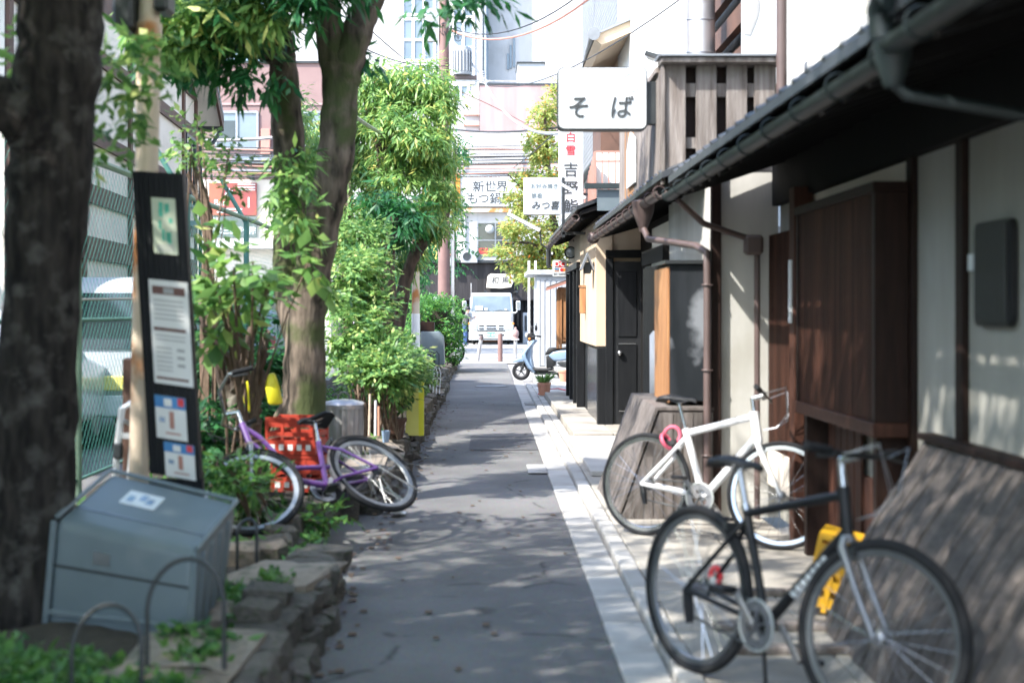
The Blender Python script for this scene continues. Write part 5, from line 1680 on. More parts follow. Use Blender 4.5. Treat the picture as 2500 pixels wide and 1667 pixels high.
swheel((0, 0, .2))
swheel((1.18, 0, .2))
spr([(-.19, .385), (-.14, .43), (-.05, .475), (.05, .51), (.12, .52), (.12, .40), (.05, .40), (-.08, .395)], -.055, .055, 'front_fender', M_scoot)
spr([(.0, .2), (.03, .2), (.1, .46), (.07, .46)], -.085, -.06, 'fork_leg', M_dkmetal, bev=.005)
spr([(.0, .2), (.03, .2), (.1, .46), (.07, .46)], .06, .085, 'fork_leg', M_dkmetal, bev=.005)
# leg shield as a bowed panel
sh_rows = [(.235, .87, .10), (.16, .78, .14), (.08, .68, .185), (.03, .59, .205), (.04, .5, .2), (.09, .40, .195), (.15, .29, .19), (.24, .18, .18)]
mb = MB()
nn = 9
for x, z, hw in sh_rows:
    for j in range(nn):
        t = -1 + 2 * j / (nn - 1)
        mb.v.append(Vector((x + .10 * t * t, hw * t, z)))
for i in range(len(sh_rows) - 1):
    for j in range(nn - 1):
        a = i * nn + j
        mb.f.append([a, a + 1, a + nn + 1, a + nn])
o = mb.build('leg_shield', M_scoot, sct, frame=sct, smooth=True)
o.modifiers.new('thick', 'SOLIDIFY').thickness = .035
o.modifiers['thick'].offset = 0
spr([(.16, .78), (.235, .87), (.3, .85), (.25, .7), (.24, .5), (.29, .26), (.2, .25), (.11, .42), (.08, .6)], -.11, .11, 'inner_panel', M_scoot)
spr([(.155, .86), (.15, .97), (.19, 1.04), (.27, 1.04), (.30, .95), (.3, .85), (.22, .84)], -.085, .085, 'handlebar_cowl', M_blackpl)
MB().lathe([(0, .06), (.05, .055), (.07, .02), (.072, 0), (0, -.02)], 18, Matrix.Translation((.15, 0, .97)) @ Matrix.Rotation(R(-90), 4, 'Y')).build('headlamp', M_lampglass, sct, frame=sct, smooth=True)
for s in (-1, 1):
    MB().tube([(.25, 0, .95), (.28, s * .2, .96), (.33, s * .3, .95)], .012, 8).build('handlebar', M_blackpl, sct, frame=sct, smooth=True)
    MB().tube([(.315, s * .24, .955), (.36, s * .36, .945)], .019, 10).build('grip', M_rubber, sct, frame=sct, smooth=True)
    MB().ball((.205, s * .1, .9), .03, 10, 6).build('indicator', M_orange, sct, frame=sct, smooth=True)
    MB().tube([(.27, s * .16, .96), (.28, s * .22, 1.08)], .006, 6).build('mirror_stalk', M_blackpl, sct, frame=sct)
    MB().ball((.285, s * .24, 1.13), .055, 14, 8, (.5, 1.0, 1.2)).build('mirror', M_blackpl, sct, frame=sct, smooth=True)
spr([(.22, .20), (.24, .27), (.58, .265), (.68, .3), (.72, .25), (.6, .205)], -.15, .15, 'floorboard', M_blackpl)
spr([(.57, .54), (.62, .54), (.76, .43), (.76, .33), (.66, .28), (.58, .27)], -.12, .12, 'front_cover', M_blackpl)
spr([(.61, .545), (.72, .63), (.9, .665), (1.25, .69), (1.42, .66), (1.5, .56), (1.4, .52), (1.1, .46), (.9, .43), (.74, .42)], -.14, .14, 'side_cowl', M_scoot, bev=.05, seg=3)
spr([(.545, .545), (.57, .62), (.63, .715), (.72, .72), (.85, .70), (1.0, .74), (1.3, .755), (1.4, .72), (1.3, .70), (1.0, .675), (.8, .65), (.66, .58)], -.125, .125, 'seat', M_blackpl, bev=.03)
spr([(.8, .4), (.9, .42), (1.25, .42), (1.3, .3), (1.1, .28), (.9, .3)], -.13, -.02, 'engine_case', M_dkmetal)
spr([(.74, .24), (.82, .3), (1.05, .27), (1.25, .22), (1.22, .13), (1.0, .14), (.8, .18)], -.15, -.09, 'transmission_cover', M_zinc)
spr([(.84, .2), (1.0, .2), (1.02, .22), (.86, .22)], -.158, -.151, 'cover_slot', M_dkmetal, bev=.002)
MB().tube([(.8, 0, .2), (.84, .12, .02), (.98, .14, .015)], .013, 8).tube([(.8, 0, .2), (.84, -.12, .02), (.98, -.14, .015)], .013, 8).build('centre_stand', M_dkmetal, sct, frame=sct)
MB().box((.3, -.1, .13), (.85, .1, .2)).build('underbody', M_dkmetal, sct, frame=sct, bevel=.02)
MB().cbox((1.47, 0, .58), (.05, .14, .07)).build('tail_lamp', M_red, sct, frame=sct, bevel=.01)

# ================================================================== truck
Mt = Matrix.Translation((.17, 63.4, 0))
tk = thing('delivery_truck', 'white cab-over delivery truck facing the lane at the far street', 'truck', M=Mt)


def tb(lo, hi, name, m, bev=0.0, seg=1, par=tk):
    return MB().box(lo, hi).build(name, m, par, frame=tk, bevel=bev, seg=seg, smooth=bev > 0)


cab = MB()
prof = [(.0, .55), (.0, 1.0), (.03, 1.44), (.34, 2.22), (.46, 2.31), (1.5, 2.33), (1.62, 2.2), (1.62, .55)]
cab.prism(prof, 'x', -.98, .98)
for v in cab.v:
    k = max(0, (v.z - 1.44)) / .9
    v.x *= 1 - .085 * k
cb_ = cab.build('cab', M_carwhite, tk, frame=tk, bevel=.06, seg=3, smooth=True)
ws = [(-.88, 1.5, .045), (.88, 1.5, .045), (.83, 2.17, .305), (-.83, 2.17, .305)]
MB().add([(x, y - .02, z) for x, z, y in ws] + [(x, y - .005, z) for x, z, y in ws], [(0, 1, 2, 3), (7, 6, 5, 4), (0, 4, 5, 1), (1, 5, 6, 2), (2, 6, 7, 3), (3, 7, 4, 0)]).build('windscreen', M_winds, cb_, frame=tk)
for x0, z0, w2, h2 in ((-.72, 1.53, .34, .19), (-.3, 1.53, .13, .1), (.6, 1.54, .1, .06)):
    yy = .02 + (z0 - 1.5) / .67 * .26
    MB().box((x0, yy - .02, z0), (x0 + w2, yy - .012, z0 + h2)).build('paper_card', M_paper, cb_, frame=tk)
MB().tube([(-.75, .01, 1.46), (-.2, .015, 1.53), (-.02, .0, 1.47)], .012, 6).build('wiper', M_dkmetal, cb_, frame=tk)
MB().tube([(.0, .0, 1.45), (.35, .015, 1.53), (.8, .01, 1.5)], .012, 6).build('wiper', M_dkmetal, cb_, frame=tk)
for s in (-1, 1):
    MB().box((s * .985 - .006, .45, 1.45), (s * .985 + .006, 1.35, 2.0)).build('side_window', M_glass, cb_, frame=tk)
    tb((s * .8 - .2, -.03, .64), (s * .8 + .2, .05, .98), 'headlamp', M_lampglass, .03, 2)
    tb((s * .97 - .05, -.035, .9), (s * .97 + .05, .05, .98), 'indicator', M_orange, .01)
    tb((s * .86 - .13, -.07, .37), (s * .86 + .13, -.05, .49), 'fog_lamp', M_lampglass, .01)
    tb((s * .47 - .11, -.07, .38), (s * .47 + .11, -.05, .47), 'bumper_recess', M_dkmetal, .01)
    MB().tube([(s * .93, .05, 1.42), (s * 1.08, -.1, 1.42), (s * 1.16, -.12, 1.5)], .03, 8).build('mirror_arm', M_carwhite, tk, frame=tk)
    mr_ = MB().cbox((s * 1.2, -.12, 1.74), (.19, .14, .42)).build('mirror', M_carwhite, tk, frame=tk, bevel=.05, seg=3, smooth=True)
    MB().cbox((s * 1.2, -.198, 1.74), (.13, .012, .3)).build('mirror_glass', M_steel, mr_, frame=tk)
    MB().box((s * .93 - .05, -.01, 1.02), (s * .93 + .05, .02, 1.4)).build('side_vent', M_metal, cb_, frame=tk)
    T = Matrix.Translation((s * .78, .75, .36)) @ Matrix.Rotation(R(90), 4, 'Y')
    wl = MB().torus(.27, .09, 30, 10, T).build('wheel', M_rubber, tk, frame=tk, smooth=True)
    MB().lathe([(0, -.04), (.19, -.04), (.19, .04), (0, .04)], 20, T).build('rim', M_zinc, wl, frame=tk)
tb((-1.0, -.06, .2), (1.0, .3, .585), 'bumper', M_carwhite, .04, 2)
tb((-.62, -.022, .59), (.62, .02, .645), 'grille_gap', M_blackpl)
for z in (.70, .82):
    for x0, x1 in ((-.55, -.33), (-.22, .22), (.33, .55)):
        tb((x0, -.024, z - .01), (x1, .01, z + .045), 'grille_slot', M_blackpl)
pl = tb((-.2, -.085, .36), (.18, -.064, .55), 'number_plate', M_green, .004)
text('41-04', .16, M_signwhite, Mt @ face_cam((-.01, -.088, .43)), pl, bold=.003)
tb((-.4, -.075, .25), (.4, -.064, .285), 'bumper_slot', M_dkmetal)
for i, chx in enumerate((-.26, -.17, -.08, .01, .10, .19)):
    tb((chx, -.012, .95), (chx + .05, .004, 1.0), 'badge_letter', M_shed)
tb((-.55, .3, .12), (.55, .5, .3), 'axle', M_timber)
tb((-1.0, 1.75, .75), (1.0, 6.0, 1.15), 'load_bed', M_carwhite)
tb((-1.0, 1.75, 1.15), (1.0, 1.82, 2.1), 'headboard', M_metal)
tb((-.4, .6, .45), (.4, 5.9, .74), 'chassis', M_dkmetal)
MB().tube([(-.9, .35, 2.2), (-.9, .33, 2.75)], .02, 6).build('antenna', M_zinc, tk, frame=tk)
for s in (-1, 1):
    T = Matrix.Translation((s * .78, 4.4, .36)) @ Matrix.Rotation(R(90), 4, 'Y')
    wl = MB().torus(.27, .09, 24, 8, T).build('wheel', M_rubber, tk, frame=tk, smooth=True)
    MB().lathe([(0, -.04), (.19, -.04), (.19, .04), (0, .04)], 20, T).build('rim', M_zinc, wl, frame=tk)


# ================================================================== cars in the car park beyond the wire fence
def car(name, label, M, prof, width, glass, m, lamps, nose=None):
    root = thing(name, label, 'car', M=M)
    b = MB().prism(prof, 'x', -width / 2, width / 2)
    zs = max(p[1] for p in prof)
    for v in b.v:
        k = max(0, (v.z - .95)) / max(zs - .95, .1)
        v.x *= 1 - .13 * k
    body = b.build('body', m, root, frame=root, bevel=.07, seg=3, smooth=True)
    for nm, quad in glass:
        cc = sum((Vector(p) for p in quad), Vector()) / len(quad)
        nrm = (Vector(quad[1]) - Vector(quad[0])).cross(Vector(quad[2]) - Vector(quad[0])).normalized() * .012
        q1 = [Vector(p) + nrm for p in quad]
        q0 = [Vector(p) - nrm for p in quad]
        n = len(quad)
        MB().add(q0 + q1, [tuple(range(n))[::-1], tuple(range(n, 2 * n))] + [(i, (i + 1) % n, n + (i + 1) % n, n + i) for i in range(n)]).build(nm, M_glass, root, frame=root)
    for nm, lo, hi, mm in lamps:
        MB().box(lo, hi).build(nm, mm, root, frame=root, bevel=.015)
    for y in (min(p[0] for p in prof) + .6, max(p[0] for p in prof) - .65):
        for s in (-1, 1):
            T = Matrix.Translation((s * (width / 2 - .1), y, .29)) @ Matrix.Rotation(R(90), 4, 'Y')
            wl = MB().torus(.21, .08, 26, 8, T).build('wheel', M_rubber, root, frame=root, smooth=True)
            MB().lathe([(0, -.09), (.15, -.09), (.16, 0), (.15, .09), (0, .09)], 18, T).build('rim', M_zinc, wl, frame=root)
    return root


vp = [(0, .3), (-.02, .6), (.02, 1.0), (.1, 1.72), (.25, 1.84), (2.4, 1.84), (2.75, 1.7), (3.2, 1.0), (3.38, .85), (3.4, .3)]
car('parked_van', 'pale van parked beyond the green wire fence behind the information board', Matrix.Translation((-4.05, 15.5, .05)), vp, 1.5,
    [('rear_window', [(-.6, .015, 1.05), (.6, .015, 1.05), (.54, .085, 1.66), (-.54, .085, 1.66)]), ('side_window', [(.70, .35, 1.05), (.70, 2.6, 1.05), (.655, 2.4, 1.66), (.655, .4, 1.66)])], M_shed,
    [('tail_lamp', (-.72, -.04, .75), (-.6, .03, 1.0), M_red), ('tail_lamp', (.6, -.04, .75), (.72, .03, 1.0), M_red), ('bumper', (-.74, -.09, .32), (.74, .02, .55), M_carwhite), ('plate', (-.17, -.1, .6), (.17, -.03, .76), M_palyel)])
hp = [(0, .3), (-.03, .55), (.0, .9), (.3, 1.42), (.6, 1.48), (1.9, 1.47), (2.6, 1.0), (3.5, .85), (3.62, .6), (3.62, .3)]
car('parked_hatchback', 'white hatchback with red tail lamps parked behind the dark near trunk', Matrix.Translation((-4.95, 12.2, .05)), hp, 1.6,
    [('rear_window', [(-.62, .03, .95), (.62, .03, .95), (.55, .27, 1.38), (-.55, .27, 1.38)]), ('side_window', [(.79, .4, .95), (.79, 2.3, .95), (.71, 1.9, 1.36), (.71, .6, 1.36)])], M_carwhite,
    [('tail_lamp', (-.8, -.05, .68), (-.62, .05, .98), M_red), ('tail_lamp', (.62, -.05, .68), (.8, .05, .98), M_red), ('bumper', (-.8, -.08, .3), (.8, .02, .56), M_carwhite), ('plate', (-.17, -.09, .6), (.17, -.03, .76), M_paper)])
car('parked_sedan', 'silver car parked deep in the lot, seen through the shrubs', Matrix.Translation((-4.9, 27.5, .05)), hp, 1.65,
    [('rear_window', [(-.62, .03, .95), (.62, .03, .95), (.55, .27, 1.38), (-.55, .27, 1.38)]), ('side_window', [(.81, .4, .95), (.81, 2.3, .95), (.73, 1.9, 1.36), (.73, .6, 1.36)])], M_metal,
    [('tail_lamp', (-.8, -.05, .68), (-.62, .05, .98), M_red), ('tail_lamp', (.62, -.05, .68), (.8, .05, .98), M_red), ('bumper', (-.8, -.08, .3), (.8, .02, .56), M_metal)])

# ================================================================== person by the truck door
def person():
    base = Vector((P(1066, 0, 61.5).x, 61.8, 0))
    # joints
    J = {'pelvis': (0, 0, .92, .135), 'waist': (.03, 0, 1.06, .125), 'chest': (.09, 0, 1.27, .145), 'neck': (.15, 0, 1.43, .06), 'headlow': (.17, 0, 1.50, .075), 'head': (.18, 0, 1.60, .095), 'crown': (.18, 0, 1.665, .06),
         'hipl': (0, -.09, .88, .095), 'kneel': (.04, -.1, .48, .062), 'anklel': (-.02, -.1, .09, .042), 'toel': (.13, -.1, .04, .035),
         'hipr': (0, .09, .88, .095), 'kneer': (.09, .1, .48, .062), 'ankler': (.06, .1, .09, .042), 'toer': (.2, .1, .04, .035),
         'shl': (.11, -.17, 1.37, .065), 'ell': (.25, -.22, 1.15, .047), 'wrl': (.46, -.2, 1.18, .033), 'hal': (.54, -.19, 1.19, .035),
         'shr': (.11, .17, 1.37, .065), 'elr': (.3, .22, 1.18, .047), 'wrr': (.5, .2, 1.25, .033), 'har': (.57, .19, 1.27, .035)}
    keys = list(J)
    E = [('pelvis', 'waist'), ('waist', 'chest'), ('chest', 'neck'), ('neck', 'headlow'), ('headlow', 'head'), ('head', 'crown'),
         ('pelvis', 'hipl'), ('hipl', 'kneel'), ('kneel', 'anklel'), ('anklel', 'toel'), ('pelvis', 'hipr'), ('hipr', 'kneer'), ('kneer', 'ankler'), ('ankler', 'toer'),
         ('chest', 'shl'), ('shl', 'ell'), ('ell', 'wrl'), ('wrl', 'hal'), ('chest', 'shr'), ('shr', 'elr'), ('elr', 'wrr'), ('wrr', 'har')]
    me = bpy.data.meshes.new('person')
    me.from_pydata([J[k][:3] for k in keys], [(keys.index(a), keys.index(b)) for a, b in E], [])
    o = bpy.data.objects.new('person', me)
    C.objects.link(o)
    sk = o.modifiers.new('skin', 'SKIN')
    for i, k in enumerate(keys):
        r_ = J[k][3]
        me.skin_vertices[0].data[i].radius = (r_, r_)
        me.skin_vertices[0].data[i].use_root = (k == 'pelvis')
    ss = o.modifiers.new('sub', 'SUBSURF')
    ss.levels = ss.render_levels = 2
    dg = bpy.context.evaluated_depsgraph_get()
    m2 = bpy.data.meshes.new_from_object(o.evaluated_get(dg))
    bpy.data.objects.remove(o)
    m2.polygons.foreach_set('use_smooth', [True] * len(m2.polygons))
    for m_ in (M_shirt, M_jeans, M_skin, M_blackpl):
        m2.materials.append(m_)
    for p in m2.polygons:
        c = p.center
        if c.z < .075:
            p.material_index = 3
        elif c.z < .93:
            p.material_index = 1
        elif c.z > 1.42 or c.x > .47:
            p.material_index = 2
    o = bpy.data.objects.new('person', m2)
    C.objects.link(o)
    o.location = base
    WM[o.name] = Matrix.Translation(base)
    tag(o, 'person in dark grey shirt and blue jeans reaching to the truck cab door', 'person')
    hair = MB().lathe([(0, .085), (.06, .075), (.1, .03), (.108, -.03), (.1, -.07)], 14, Matrix.Translation((.165, 0, 1.62)))
    hair.build('hair', M_blackpl, o, frame=o, smooth=True)
    for s in (-1, 1):
        MB().ball((.265, s * .033, 1.61), .012, 8, 6).build('eye', M_ink, o, frame=o)
        hb = Vector((.57, -.19 if s < 0 else .19, 1.19 if s < 0 else 1.27))
        for k in range(4):
            MB().tube([hb + Vector((.0, (k - 1.5) * .018, .005)), hb + Vector((.04, (k - 1.5) * .02, .012)), hb + Vector((.07, (k - 1.5) * .02, -.002 - .004 * k))], [.009, .008, .006], 6).build('finger', M_skin, o, frame=o, smooth=True)
        MB().tube([hb + Vector((-.02, -s * .03, 0)), hb + Vector((.02, -s * .05, .01))], [.01, .008], 6).build('thumb', M_skin, o, frame=o, smooth=True)
    MB().ball((.285, 0, 1.58), .016, 8, 6, (1, .7, 1.3)).build('nose', M_skin, o, frame=o, smooth=True)


person()

# ================================================================== LEFT: half-timbered house
HL = thing('half_timbered_house', 'cream gabled house with brown half-timbering beyond the wire fence', 'house', (-7, 22, 0))
X0 = -5.75


def hx(y):
    return X0 - .05 * (y - 28)


Mr = Matrix.Translation((X0, 28, 0)) @ Matrix.Rotation(math.atan(.05), 4, 'Z')   # wall runs to -local y


def hb(x0, x1, y0, y1, z0, z1, name, m, par=HL):
    return MB().box((x0, y0, z0), (x1, y1, z1), Mr).build(name, m, par)


E = 5.75
MB().prism([(-13, 0), (0, 0), (0, E), (-6.5, 9.2), (-13, E)], 'x', -9, 0, Mr).build('gable_wall', M_cream, HL)
# roof slabs overhanging towards the lane
for s in (0, 1):
    a, bq = ((.75, E - .55), (-6.5, 9.25)) if s == 0 else ((-13.75, E - .55), (-6.5, 9.25))
    MB().prism([a, bq, (bq[0], bq[1] + .12), (a[0], a[1] + .12)], 'x', -9.2, .40, Mr).build('roof_soffit', M_cream, HL)
    MB().prism([(a[0] * 1.005, a[1] + .13), (bq[0], bq[1] + .125), (bq[0], bq[1] + .27), (a[0] * 1.005, a[1] + .27)], 'x', -9.3, .46, Mr).build('roof', M_roof, HL)
    MB().prism([(a[0], a[1] - .06), (bq[0], bq[1] - .06), (bq[0], bq[1] + .26), (a[0], a[1] + .26)], 'x', .405, .455, Mr).build('barge_board', M_timber, HL)
# timbers: verticals then horizontals
for y in (-.09, -1.55, -4.6, -6.5, -9.5, -12.9):
    zt = E + (9.2 - E) * (1 - abs(y + 6.5) / 6.5) - .1
    hb(0.002, .05, y - .08, y + .08, 0, zt, 'post', M_timber)
for z0, z1 in ((5.62, 5.95), (4.86, 5.08), (3.75, 3.95), (2.95, 3.2)):
    for y0, y1 in ((-1.46, -.18), (-4.51, -1.64), (-6.41, -4.69), (-9.41, -6.59), (-12.8, -9.59)):
        if z0 > E and y0 > -.5:
            continue
        hb(.003, .046, y0, y1, z0, z1, 'beam', M_timber)
hb(.003, .05, -12.8, -.2, 2.2, 2.5, 'tie_beam', M_timber)
hb(.003, .05, -12.8, -.2, .05, .7, 'skirting', M_dkfacade)
for y0, y1, z0, z1 in ((-1.35, -.3, 3.52, 4.82), (-5.5, -4.8, 3.5, 4.8), (-3.9, -2.6, .9, 2.15)):
    wf = hb(.004, .03, y0, y1, z0, z1, 'window', M_glass)
    for yy in (y0, (y0 + y1) / 2, y1):
        hb(.031, .06, yy - .03, yy + .03, z0, z1, 'window_frame', M_dkmetal, wf)
    for zz in (z0, z1):
        hb(.032, .058, y0, y1, zz - .03, zz + .03, 'window_frame', M_dkmetal, wf)
MB().tube([(0.42, .75, E - .55), (-9, .75, E - .55)], .07, 8, Mr).build('eave_gutter', M_dkmetal, HL)
MB().tube([(.4, .7, E - .6), (.3, .3, E - .9), (.08, .1, E - 1.0), (.08, .1, .1)], .04, 8, Mr).build('downpipe', M_dkmetal, HL)
hb(.01, .9, -4.9, -4.0, 2.9, 2.98, 'porch_roof', M_ltroof)

# tiled house at the far left
TH = thing('tiled_house', 'house with pale tiled skirt roof and blue metal eave at the far left edge', 'house', (-9, 22, 0))
MB().box((-13, 23, 0), (-7.1, 27, 4.4)).build('wall', M_cream, TH)
MB().prism([(22.2, 3.15), (23.0, 3.95), (23.0, 4.02), (22.2, 3.25)], 'x', -13, -6.9).build('skirt_roof', M_ltroof, TH)
b = MB().tube([(0, 22.2, 3.24), (0, 23.0, 4.02)], .075, 8)
me = b.mesh('roof_tile', b.v, smooth=True)
me.materials.append(M_ltroof)
for i in range(20):
    piece('roof_tile', me, TH, Matrix.Translation((-12.6 + i * .3, 0, .02)))
MB().box((-13, 22.1, 3.08), (-6.9, 22.2, 3.2)).build('eave_gutter', M_roof, TH)
MB().prism([(21.6, 5.6), (25, 7.2), (25, 7.3), (21.6, 5.75)], 'x', -13, -6.85).build('upper_roof', M_ltroof, TH)
for k in range(12):
    MB().bar((-13, 21.6 + k * .28, 5.78 + k * .131), (-6.85, 21.6 + k * .28, 5.78 + k * .131), .03, .05).build('roof_seam', M_roof, TH)
MB().box((-13, 21.5, 5.35), (-6.8, 21.62, 5.62)).build('upper_fascia', M_roof, TH)
MB().box((-13, 22.3, 4.4), (-7.0, 26.8, 5.8)).build('upper_wall', M_timber, TH)

# unseen house added to block low sky light, beside and behind the camera
NH = thing('sky_block_house', 'unseen cream house added to block low sky light beside the car park', 'house', (-9, 4, 0))
MB().box((-13, -14, 0), (-7.4, 15, 4.0)).build('wall', M_cream, NH)
MB().prism([(-13.6, 4.0), (-6.8, 4.0), (-10.2, 5.8)], 'y', -14.5, 15.4).build('roof', M_roof, NH)
for k in range(6):
    wf = MB().box((-7.396, -12 + k * 4.5, 1.2), (-7.37, -10.3 + k * 4.5, 2.4)).build('window', M_glass, NH)
    MB().box((-7.368, -12.05 + k * 4.5, 1.1), (-7.32, -10.25 + k * 4.5, 1.19)).build('sill', M_timber, wf)

# ================================================================== wire fence
FX = -3.0
fe = thing('wire_fence', 'tall green chain-link fence between the planted strip and the car park', 'fence', (FX, 14, .1))
ys = (6.6, 10.4, 14.2, 17.7, 21.4, 25.2)
for i, y in enumerate(ys):
    MB().tube([(FX, y, .1), (FX, y, 2.68)], .034, 10).build('post', M_ltgreen if i == 1 else M_green, fe, smooth=True)
    MB().tube([(FX, y, 2.6), (FX - .3, y - .1, 3.15)], .026, 8).build('post_arm', M_green, fe, smooth=True)
for z in (.28, 1.45, 2.66):
    MB().tube([(FX, ys[0], z), (FX, ys[-1], z)], .03 if z > 2 else .014, 8).build('rail', M_ltgreen if z > 2 else M_green, fe, smooth=True)
mb = MB()
pit = .1
z0, z1 = .3, 2.62
y0, y1 = ys[0], ys[-1]
k = y0 - (z1 - z0)
while k < y1:
    for s in (1, -1):
        # line z = z0 + (y-k) or mirrored
        ya, yb = max(y0, k), min(y1, k + (z1 - z0))
        if yb - ya > .02:
            za, zb = z0 + (ya - k), z0 + (yb - k)
            if s < 0:
                za, zb = z0 + z1 - za, z0 + z1 - zb
            mb.tube([(FX + s * .003, ya, za), (FX + s * .003, yb, zb)], .0017, 3)
    k += pit
mb.build('wire_mesh', M_chain, fe)
MB().tube([(FX + .02, 10.4, 1.6), (FX + .05, 12, 1.62), (FX + .05, 13.8, 2.0), (FX + .02, 14.2, 2.1)], .012, 6).build('stay_wire', M_zinc, fe)
rp = MB().tube([(-3.2, 16.2, 2.5), (-2.6, 19.0, 2.55)], .03, 6)

# ================================================================== rusty pipe, information board
ps = thing('rusty_pipe_post', 'tall cream pipe post streaked with rust behind the information board', 'post', tuple(P(325, 1080, 7.6).xy) + (.15,))
p0, p1 = P(318, 1110, 7.6), P(343, -60, 7.6)
MB().tube([p0, P(325, 800, 7.6), P(337, 400, 7.6), P(342, 130, 7.6), p1], [.052, .052, .062, .064, .05], 16).build('pipe', M_rust, ps, smooth=True)
MB().tube([P(341, 95, 7.6), P(342, 55, 7.6)], .072, 16).build('collar', M_rust, ps, smooth=True)
sb_ = thing('street_speaker', 'dark box hanging from the rusty pipe post among the leaves', 'box', tuple(P(285, 70, 7.55)))
MB().box((P(262, 0, 7.5).x, 7.45, P(0, 72, 7.5).z), (P(308, 0, 7.5).x, 7.7, P(0, -60, 7.5).z)).build('box_body', M_dkmetal, sb_, bevel=.02)
MB().box((P(350, 0, 7.5).x, 7.5, P(0, 25, 7.5).z), (P(385, 0, 7.5).x, 7.7, P(0, -60, 7.5).z)).build('box_wing', M_dkmetal, sb_, bevel=.02)

BY = 6.9
ib = thing('information_board', 'dark brown information pillar with a map, a notice and two posters', 'notice board', tuple(P(405, 1100, BY)))
tl, tr_, br, bl = P(303, 392, BY), P(420, 399, BY), P(463, 1105, BY), P(346, 1085, BY)
bl.y = br.y = BY - .02
mb = MB()
q = [tl, tr_, br, bl]
mb.add([tuple(v) for v in q] + [(v.x, v.y + .07, v.z) for v in q], [(0, 1, 2, 3), (7, 6, 5, 4), (0, 4, 5, 1), (1, 5, 6, 2), (2, 6, 7, 3), (3, 7, 4, 0)])
mb.build('pillar', M_blackwood, ib)


def brd(u, v):
    """point on the pillar's face: u 0..1 across, v 0..1 from the top"""
    return (tl.lerp(tr_, u)).lerp(bl.lerp(br, u), v)


def panel(u0, u1, v0, v1, name, m, par, off=.006, th=.006):
    cs = [brd(u0, v0), brd(u1, v0), brd(u1, v1), brd(u0, v1)]
    return MB().add([(c.x, c.y - off - th, c.z) for c in cs] + [(c.x, c.y - off, c.z) for c in cs], [(0, 1, 2, 3), (7, 6, 5, 4), (0, 4, 5, 1), (1, 5, 6, 2), (2, 6, 7, 3), (3, 7, 4, 0)]).build(name, m, par)


for k in range(9):
    panel(.05 + k * .105, .10 + k * .105, .002, .998, 'rib', M_blackwood, ib, 0.001, .006)
mp_ = panel(.36, .83, .085, .268, 'map_panel', M_mapcream, ib, .009)
rm = random.Random(3)
for k in range(9):
    u, v = rm.uniform(.40, .74), rm.uniform(.095, .21)
    panel(u, u + rm.uniform(.03, .09), v, v + rm.uniform(.012, .04), 'green_area', M_teal, mp_, .0155, .001)
for k in range(3):
    panel(.42, .76, .238 + k * .009, .242 + k * .009, 'print_line', M_greyink, mp_, .0155, .001)
nb_ = panel(.22, .98, .355, .695, 'notice_panel', M_paper, ib, .009, .01)
panel(.28, .92, .375, .402, 'header_bar', M_brink, nb_, .0195, .001)
panel(.5, .7, .379, .398, 'header_plate', M_greyink, nb_, .021, .001)
panel(.27, .9, .51, .521, 'section_bar', M_brink, nb_, .0195, .001)
panel(.27, .9, .672, .68, 'section_bar', M_brink, nb_, .0195, .001)
for v in (.42, .435, .45, .465, .48, .535, .548, .575, .59, .605, .62, .635, .648):
    panel(.30, .88 if v < .56 else .6, v, v + .004, 'print_line', M_greyink, nb_, .0195, .001)
for v in (.575, .6, .625):
    panel(.7, .85, v, v + .01, 'print_block', M_greyink, nb_, .0195, .001)
for n_, (u0, u1, v0, v1) in enumerate(((.20, .80, .735, .875), (.33, .92, .885, .998))):
    po = panel(u0, u1, v0, v1, 'poster', M_paper, ib, .009, .004)
    w2, h2 = u1 - u0, v1 - v0
    panel(u0, u1, v0, v0 + h2 * .28, 'poster_sky', M_blue, po, .0135, .001)
    panel(u0 + w2 * .75, u0 + w2 * .95, v0 + h2 * .02, v0 + h2 * .2, 'red_mark', M_red, po, .015, .001)
    panel(u0 + w2 * .45, u0 + w2 * .6, v0 + h2 * .35, v0 + h2 * .75, 'red_figure', M_railred, po, .0135, .001)
    panel(u0 + w2 * .3, u0 + w2 * .55, v0 + h2 * .06, v0 + h2 * .24, 'white_peak', M_paper, po, .015, .001)
    panel(u0 + w2 * .12, u0 + w2 * .3, v0 + h2 * .5, v0 + h2 * .62, 'print_patch', M_scoot, po, .0135, .001)
    panel(u0 + w2 * .3, u0 + w2 * .8, v0 + h2 * .84, v0 + h2 * .88, 'print_line', M_railred, po, .0135, .001)
br_ = brd(.5, 1)
MB().box((br_.x - .13, BY - .01, .1), (br_.x + .13, BY + .05, br_.z - .01)).build('pillar_foot', M_blackwood, ib)

# ================================================================== grey bin box
gx = thing('grey_storage_bin', 'large grey plastic bin tipped forward beside the dark trunk', 'bin', (-1.5, 6.0, .2))
FBL, FBR = Vector((-1.85, 5.93, .17)), Vector((-1.186, 5.70, .17))
FTL, FTR = Vector((-1.815, 5.95, .645)), Vector((-1.169, 5.72, .551))
BTL, BTR = Vector((-1.70, 6.42, .80)), Vector((-1.08, 6.17, .694))
BBL, BBR = Vector((-1.73, 6.42, .28)), Vector((-1.133, 6.17, .30))
MB().add([FBL, FBR, BBR, BBL, FTL, FTR, BTR, BTL], [(0, 3, 2, 1), (4, 5, 6, 7), (0, 1, 5, 4), (1, 2, 6, 5), (2, 3, 7, 6), (3, 0, 4, 7)]).build('bin_body', M_bin, gx, bevel=.045, seg=4, smooth=R(50))


def quadpt(a, b_, c, d, u, v):
    return a.lerp(b_, u).lerp(d.lerp(c, u), v)


